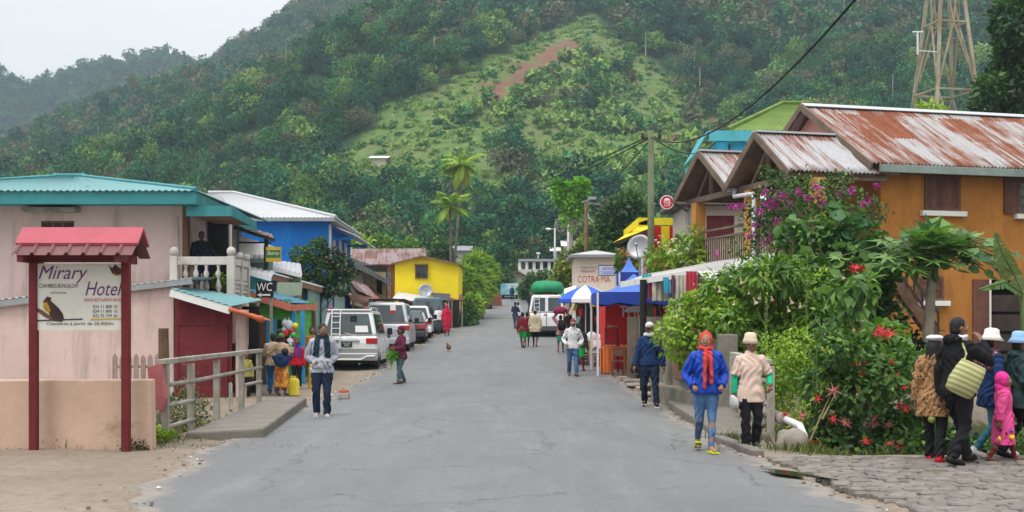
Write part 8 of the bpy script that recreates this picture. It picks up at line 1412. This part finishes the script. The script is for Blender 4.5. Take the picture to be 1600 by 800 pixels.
# --- grass and weeds: uncounted ground cover
def tufts(spots,seed,n,hmin,hmax,w=.012):
    g=np.random.default_rng(seed); vs=[];k=0
    ps=np.concatenate([np.c_[g.normal(x,rx,c),g.normal(y,ry,c)] for x,y,rx,ry,c in spots]); z=gz(ps[:,0],ps[:,1])-.01; n=len(ps); h=g.uniform(hmin,hmax,n); d=g.normal(size=(n,3))*.35+np.array([0,0,1]); v,f,k=leaves(np.c_[ps,z],norm(d),norm(g.normal(size=(n,3))),h,'lance',.45); return v,f,np.repeat(g.random(n),k),0
a=tufts([(3.9,16.0,.25,.2,420),(4.4,15.75,.4,.2,380),(3.5,17.6,.3,.4,160),(3.1,17.4,.08,.1,60),(-4.95,17.0,.12,.3,200),(-5.3,18.5,.3,1.0,420),(-5.8,21,.5,2,500),(-6.5,23,.8,2,400),(3.45,24.5,.12,1.2,160),(4.2,29,.3,1.5,160),(5,16.2,1.0,.3,260),(7,16.2,1.2,.3,200)],3,0,.05,.19); b=tufts([(-5.0,16.5,1.2,.15,260),(-7.5,16.0,1.3,.1,120),(-4.6,17.4,.15,.15,80)],4,0,.03,.1)
g4=np.random.default_rng(2); n_=2600; ps=np.c_[g4.uniform(-10,-4.8,n_),16.10-.02*g4.random(n_)]; ps=ps[(np.sin(ps[:,0]*2.3)+np.sin(ps[:,0]*5.1+1)+g4.normal(size=n_)*.5)>.9]; n_=len(ps); v,f,k=leaves(np.c_[ps,gz(ps[:,0],ps[:,1])-.01+.16*g4.random(n_)**2.5],norm(g4.normal(size=(n_,3))+np.array([0,-1,.3])),norm(g4.normal(size=(n_,3))),.02+.04*g4.random(n_),'ovate'); a2=(v,f,np.repeat(g4.random(n_)*.3,k),0)
o=obj('grass',leafmesh('grass',[a,b,a2],[leafmat('grass_blades',(.04,.075,.015),(.18,.20,.05))])); o['kind']='stuff'; o['label']='tufts of grass and weeds along walls, kerbs and stream banks'
bl=[(-5.35,18.0,-.15,.28,.3,.3),(-5.5,19.0,-.2,.3,.4,.35),(-5.7,20.2,-.2,.35,.4,.35),(-5.9,21.6,-.15,.35,.4,.35),(-6.2,19.5,-.2,.4,.5,.4)]; bush('dry_scrub','dry brownish scrub below the left bridge railing','shrub',bl,[(800,.08,'ovate',.3,(.5,.4),1),(500,.09,'ovate',.3,(.4,.3),1)],[L_dry,L_dark],43,.02,ns=5)
g3=random.Random(12); bl=[(-6.3+g3.uniform(-.9,.8),21.5+g3.uniform(-3,5),-.25+g3.uniform(0,.25),.4,.5,.38) for _ in range(12)]; bush('dry_scrub','dark green scrub filling the ditch before the red shed','shrub',bl,[(1500,.085,'ovate',.3,(.45,.4),1),(900,.08,'ovate',.3,(.5,.4),1)],[L_dark,L_dry],47,.02,ns=8)
bl=[(-4.98,17.15,.02,.16,.2,.18),(-5.05,17.6,.0,.2,.2,.2)]; bush('weed_clump','bright green weeds at the foot of left railing end','plant',bl,[(260,.075,'round',.3,(.6,.3),1)],L_lime,44,.01,ns=2)
bl=[(-5.55,21.0,.95,.14,.14,.25),(-5.6,21.0,.55,.16,.14,.25)]; bush('dead_vine','dry dead vine tangled round the old trunk','plant',bl,[(160,.05,'ovate',.3,(.6,.4),.6)],L_dry,45,.012,root=(-5.5,21.05,-.5),ns=2)
bl=PB([(470,400,20),(495,395,22),(520,405,22),(480,420,24),(510,425,24),(535,415,20),(460,425,18),(500,380,12),(540,430,16),(480,445,18),(510,450,18),(535,448,16),(465,440,14)],43.1,13,.12,.82); t=bush('climbing_bush','dense dark bush with reddish blooms against the blue house','shrub',bl,[(5600,.13,'ovate',.4,(.4,.36),1)],L_dark,46,.05,root=(-7.7,43.3,.3)); bracts(t,[rp(G_,500,548,385,425,42.4,42.7) for _ in range(26)],.06,FL_pink,13,kind='ovate')
pc=(X(343,30.5),30.4,Z(462,29.9)); t=thing('potted_plant','small leafy potted plant behind balcony balusters','plant',pc); mb=MB(); mb.lathe([(.09,0),(.12,.2),(.10,.2),(.0,.19)],pc,12); part('pot',mb,rustbrown,t); lpart('foliage',[cloud([(pc[0],pc[1],pc[2]+.38,.17,.15,.2)],120,.12,'ovate',3,.4,.3,.2,(.6,.3))],L_lime,t)
# --- trees
def tree(name,label,x,y,blobs,n,leaf,m,seed,tr=.18,kind='ovate',zr0=None,trm=None,nst=8,grp=None,fork=None):
    g=random.Random(seed); z0=G(x,y) if zr0 is None else zr0; t=thing(name,label,'tree',(x,y,z0),0,grp); b=np.array(blobs); c=Vector((b[:,0].mean(),b[:,1].mean(),b[:,2].min() if fork is None else fork)); mb=MB(); mb.tube([(x,y,z0-.3),Vector((x,y,z0)).lerp(c,.5)+Vector((g.uniform(-.1,.1),0,0)),c],[tr,tr*.8,tr*.6],9)
    for q in g.sample(list(blobs),min(nst,len(blobs))): e=Vector(q[:3]); mb.tube([c-Vector((0,0,tr)),c.lerp(e,.5)+Vector((0,0,.1)),e],[tr*.55,tr*.38,tr*.15],6)
    part('trunk',mb,trm or bark,t); lpart('crown',[cloud(blobs,n,leaf,kind,seed,.5,.6,.25,(.45,.36)),cloud(blobs,n//4,leaf*.9,kind,seed+50,.6,.85,.2,(.85,.2))],m,t); return t
d=52; bl=PB([(1590,30,40),(1580,85,24),(1605,90,44),(1575,130,36),(1610,150,40),(1550,140,26),(1540,165,22),(1630,40,44),(1640,110,44),(1555,150,14),(1600,-20,40)],d,14,1.0); tree('dark_leafy_tree','big dark leafy tree filling the upper right corner',X(1610,d),d,bl,6500,.30,L_tree,51,.35,zr0=1,fork=8)
d=46; bl=PB([(1455,168,9),(1440,170,7),(1468,170,6)],d,15,.1); bush('fern_tuft','small bright fern tuft sprouting behind the rusty roof ridge','plant',bl,[(160,.3,'lance',.2,(.7,.3),1)],L_lime,52,.03,root=(X(1455,d),d,9))
d=76; bl=PB([(975,325,22),(955,345,22),(995,340,22),(975,360,28),(950,375,22),(1000,370,24),(940,395,18),(970,395,24),(1005,395,18),(985,312,14)],d,16,.8); tree('round_dark_tree','broad rounded dark green tree behind the yellow red shop',X(975,d),d,bl,4200,.36,L_tree,53,.3)
d=84; bl=PB([(875,293,11),(885,300,13),(900,305,14),(908,290,11),(890,315,16),(905,320,12),(880,310,11),(872,302,8),(912,300,8),(898,328,10)],d,17,.3); t=tree('topped_tree','lopped tree with heart shaped green crown above the road',X(886,d),d,bl,5200,.33,leafmat('leaf_fresh',(.07,.24,.015),(.28,.55,.06)),54,.2,trm=palebark); lpart('shoots',[cloud(PB([(880,340,6),(884,346,5),(893,358,4)],d,3,.1),200,.24,'ovate',5,.5,.4,.2,(.6,.3))],MATS['leaf_fresh'],t)
d=80; bl=PB([(880,420,14),(900,410,14),(890,435,16),(905,390,10),(912,378,9),(870,440,13),(895,450,14),(885,400,9),(925,385,7)],d,18,.5); tree('yellow_green_tree','yellow flowering green tree beside the cooperative booth',X(893,d),d,bl,1900,.3,[leafmat('leaf_yellowgreen',(.06,.13,.015),(.32,.36,.04))],55,.18)
def palm(label,px,pyb,pyt,d,nf,fl,seed,yel,bend=0):
    x=X(px,d); top=P(px+bend,pyt,d); z0=G(x,d); t=thing('palm_tree',label,'tree',(x,d,z0)); mb=MB(); mb.tube([(X(px-bend*1.2,d),d,z0-.2),(X(px-bend*.6,d),d,(z0+top.z)*.45),top],[.13,.11,.09],9); part('trunk',mb,bark,t,smooth=True); g=np.random.default_rng(seed); gr=[];ye=[]
    for k in range(nf):
        a=g.random()*6.28; e=g.uniform(-.65,1.35); L0=fl*(.85+.3*g.random()); n=26; u=np.linspace(.05,1,n); el=e-u*(1.0+.4*g.random()); r=np.cumsum(np.cos(el))*L0/n; zz=np.cumsum(np.sin(el))*L0/n; p=np.c_[top.x+r*math.cos(a),top.y+r*math.sin(a),top.z+zz]; sd=np.array([-math.sin(a),math.cos(a),0]); td=np.gradient(p,axis=0)
        for s in (-1,1):
            dd=norm(norm(td)*.7+sd*s+np.array([0,0,-.45])+g.normal(size=(n,3))*.1); v,f,kk=leaves(p,dd,norm(np.cross(td,sd)+1e-6),L0*.30*np.sin(np.pi*np.clip(u*.85+.12,0,1)),'lance',.8); (ye if e<-.5 and yel else gr).append((v,f,np.full(len(v),.3+.6*g.random()),0))
    lpart('crown',gr,L_palm,t); 
    if ye: lpart('dry_fronds',ye,L_yel,t)
L_palm=leafmat('leaf_palm',(.08,.20,.02),(.34,.48,.06))
palm('tall slender palm with yellowing lower fronds left of the road',716,400,258,100,24,2.1,1,True,7); palm('shorter palm with bright crown beside the tall palm',704,400,322,97,22,1.9,2,False,-1)
for px,d,h_,lb,s_ in ((738,92,440,'bushy fan palm at left roadside below tall palms',1.0),(750,97,432,'second fan palm right of the bushy one at the roadside',.9),(728,90,452,'low fan palm next to the yellow house corner',.8)):
    bl=PB([(px,h_-25*s_,15*s_),(px-12*s_,h_-8,14*s_),(px+12*s_,h_-8,14*s_),(px,h_+8,16*s_),(px-8,h_+22,13*s_),(px+9,h_+22,13*s_)],d,int(px),.5); tree('fan_palm',lb,X(px,d),d,bl,620,.85,L_palm,int(px),.16,'palmate')
for k,(px,py,d,r,lb,m_) in enumerate(((728,490,78,16,'clipped hedge bush beside pole shed',L_mid),(738,478,82,14,'yellowish rounded bush behind the hedge bush',L_lime),(722,505,76,12,'low dark hedge clump at the road edge',L_dark),(742,470,86,11,'green shrub where left road edge narrows',L_mid),(832,448,128,15,'dark roadside shrub left of the minibus load',L_dark),(852,442,124,16,'grey green roadside tree before columned building',L_tree),(868,455,112,15,'dark bush directly left of the yellow flowering tree',L_dark),(823,452,134,10,'small shrub beside the painted truck',L_mid),(845,462,104,9,'low green shrub near the minibus load',L_mid),(560,385,95,16,'leafy tree behind the maroon roofed building',L_lime),(595,384,105,14,'green bush tree above maroon roof middle',L_mid),(690,398,110,15,'dark bush behind the yellow house gable',L_dark),(766,432,118,12,'pale green bush above the brick heap',L_mid),(785,435,142,13,'bush cluster over the painted truck',L_dark),(640,388,112,13,'green tree peeking above long maroon roof',L_mid),(930,372,105,16,'dark tree between brown pole and round tree',L_dark),(1030,395,70,14,'green tree behind the mossy pole',L_mid))):
    bl=PB([(px+q*r*.7,py+w*r*.5,r*.7) for q,w in ((0,-1),(-.8,0),(.8,0),(0,.6),(-.5,.9),(.6,1),(0,0))],d,60+k,.6); tree('roadside_tree' if r>12 else 'roadside_shrub',lb,X(px,d),d,bl,int(900+300*(100/d)),.0042*d,m_,70+k,.12,grp='trees and shrubs along the far road')
for k,(px,py,hpx,wpx,lb,m_) in enumerate(((800,262,36,18,'dark round tree alone on the open grassy slope',L_deep),(627,342,44,11,'dark pointed tree on the lower left slope',L_deep),(655,350,36,20,'dark leafy tree beside pointed tree on slope',L_dark),(700,330,40,22,'bluish green tree behind palm crowns',L_tree),(860,332,30,20,'small dark tree on slope left of lopped crown',L_dark),(960,290,30,16,'lone tree with pale trunk on right slope',L_tree),(592,372,28,22,'round tree on slope above maroon roof',L_tree),(762,400,30,24,'leafy tree on slope behind the fan palms',L_tree),(800,395,34,26,'pale banana-like tree clump at the slope foot',L_mid),(560,330,34,24,'wide tree on the slope above maroon roof left end',L_tree))):
    x,y,z=hill_at(px,py+hpx*.45); s=y/F; bl=[(x+q*wpx*s*.5,y+g_.normal()*wpx*s*.3,Z(py+w*hpx*.35,y),wpx*s*.42,wpx*s*.42,hpx*s*.2) for q,w in ((0,-1),(-.5,-.3),(.5,-.3),(-.6,.35),(.6,.35),(0,.2),(0,.8))]
    if hpx>40: bl=[(x,y,Z(py+w*hpx*.5,y),wpx*s*(.2+.3*(w+1)/2),wpx*s*(.2+.3*(w+1)/2),hpx*s*.16) for w in (-.9,-.5,-.1,.3,.6)]
    tree('slope_tree',lb,x,y,bl,900,.0036*y,m_,90+k,.2,'tri',zr0=z,trm=palebark,grp='single trees on the slope')
# ================================================================ sky, sun, air, camera
W=bpy.data.worlds.new('World'); SC.world=W; W.use_nodes=True; nt=W.node_tree; bg=nt.nodes['Background']
sky=nt.nodes.new('ShaderNodeTexSky'); sky.sky_type='NISHITA'; sky.sun_disc=False; sky.sun_elevation=R(64); sky.sun_rotation=R(215); sky.air_density=1.2; sky.dust_density=4; sky.ozone_density=1
hs=nt.nodes.new('ShaderNodeHueSaturation'); hs.inputs['Saturation'].default_value=.22; hs.inputs['Value'].default_value=1; L(nt,sky.outputs[0],hs.inputs['Color'])
# unbroken cloud deck, a little uneven
n=noise(nt,mapping(nt,coord(nt,'Generated'),(1.2,1.2,4)),1.1,5,.55)
cl=mixc(nt,ramp(nt,n.outputs[0],.35,.7),(8.0,8.08,8.25),(9.5,9.45,9.4)); sp=nt.nodes.new('ShaderNodeSeparateXYZ'); L(nt,coord(nt,'Generated'),sp.inputs[0])
over=math_(nt,'ADD',math_(nt,'MULTIPLY',math_(nt,'POWER',math_(nt,'MAXIMUM',sp.outputs[2],0),1.6),.78),.43)      # an overcast sky is about three times brighter overhead than at the horizon
L(nt,mixc(nt,1.0,mixc(nt,.86,hs.outputs[0],cl),over,'MULTIPLY'),bg.inputs['Color']); bg.inputs['Strength'].default_value=.10
sl=bpy.data.lights.new('sun','SUN'); sl.energy=.85; sl.angle=R(18); sl.color=(1,.96,.9); so=bpy.data.objects.new('sun',sl); COL.objects.link(so)
el,rot=R(64),R(215); d=Vector((math.sin(rot)*math.cos(el),math.cos(rot)*math.cos(el),math.sin(el))); so.rotation_euler=d.to_track_quat('Z','Y').to_euler(); so.location=(0,0,60)
if HAZE:
    mb=MB(); mb.box(-880,880,-70,1080,-6,300); m=bpy.data.materials.new('haze_air'); m.use_nodes=True; nt=m.node_tree; nt.nodes.remove(nt.nodes['Principled BSDF'])
    v=nt.nodes.new('ShaderNodeVolumePrincipled'); v.inputs['Color'].default_value=(.70,.87,1,1); v.inputs['Density'].default_value=HAZE; v.inputs['Anisotropy'].default_value=.2; L(nt,v.outputs[0],nt.nodes['Material Output'].inputs['Volume'])
    o=obj('haze',mb.mesh('haze',m)); o['kind']='stuff'; o['label']='thin bluish humid air over the valley'
cam=bpy.data.cameras.new('camera'); co_=bpy.data.objects.new('camera',cam); COL.objects.link(co_); co_.location=(0,0,CZ); co_.rotation_euler=(R(90),0,0)
cam.sensor_width=36; cam.lens=F/1600*36; cam.shift_y=(HY-400)/1600; cam.clip_start=.3; cam.clip_end=5000; SC.camera=co_
vs=SC.view_settings; vs.view_transform='Standard'; vs.look='None'; vs.exposure=1.3; vs.gamma=1
SC.cycles.max_bounces=6; SC.cycles.diffuse_bounces=3; SC.cycles.glossy_bounces=3; SC.cycles.transmission_bounces=3; SC.cycles.volume_bounces=0; SC.cycles.use_denoising=True
SC.cycles.use_adaptive_sampling=True
bpy.data.scenes.remove(TMP)
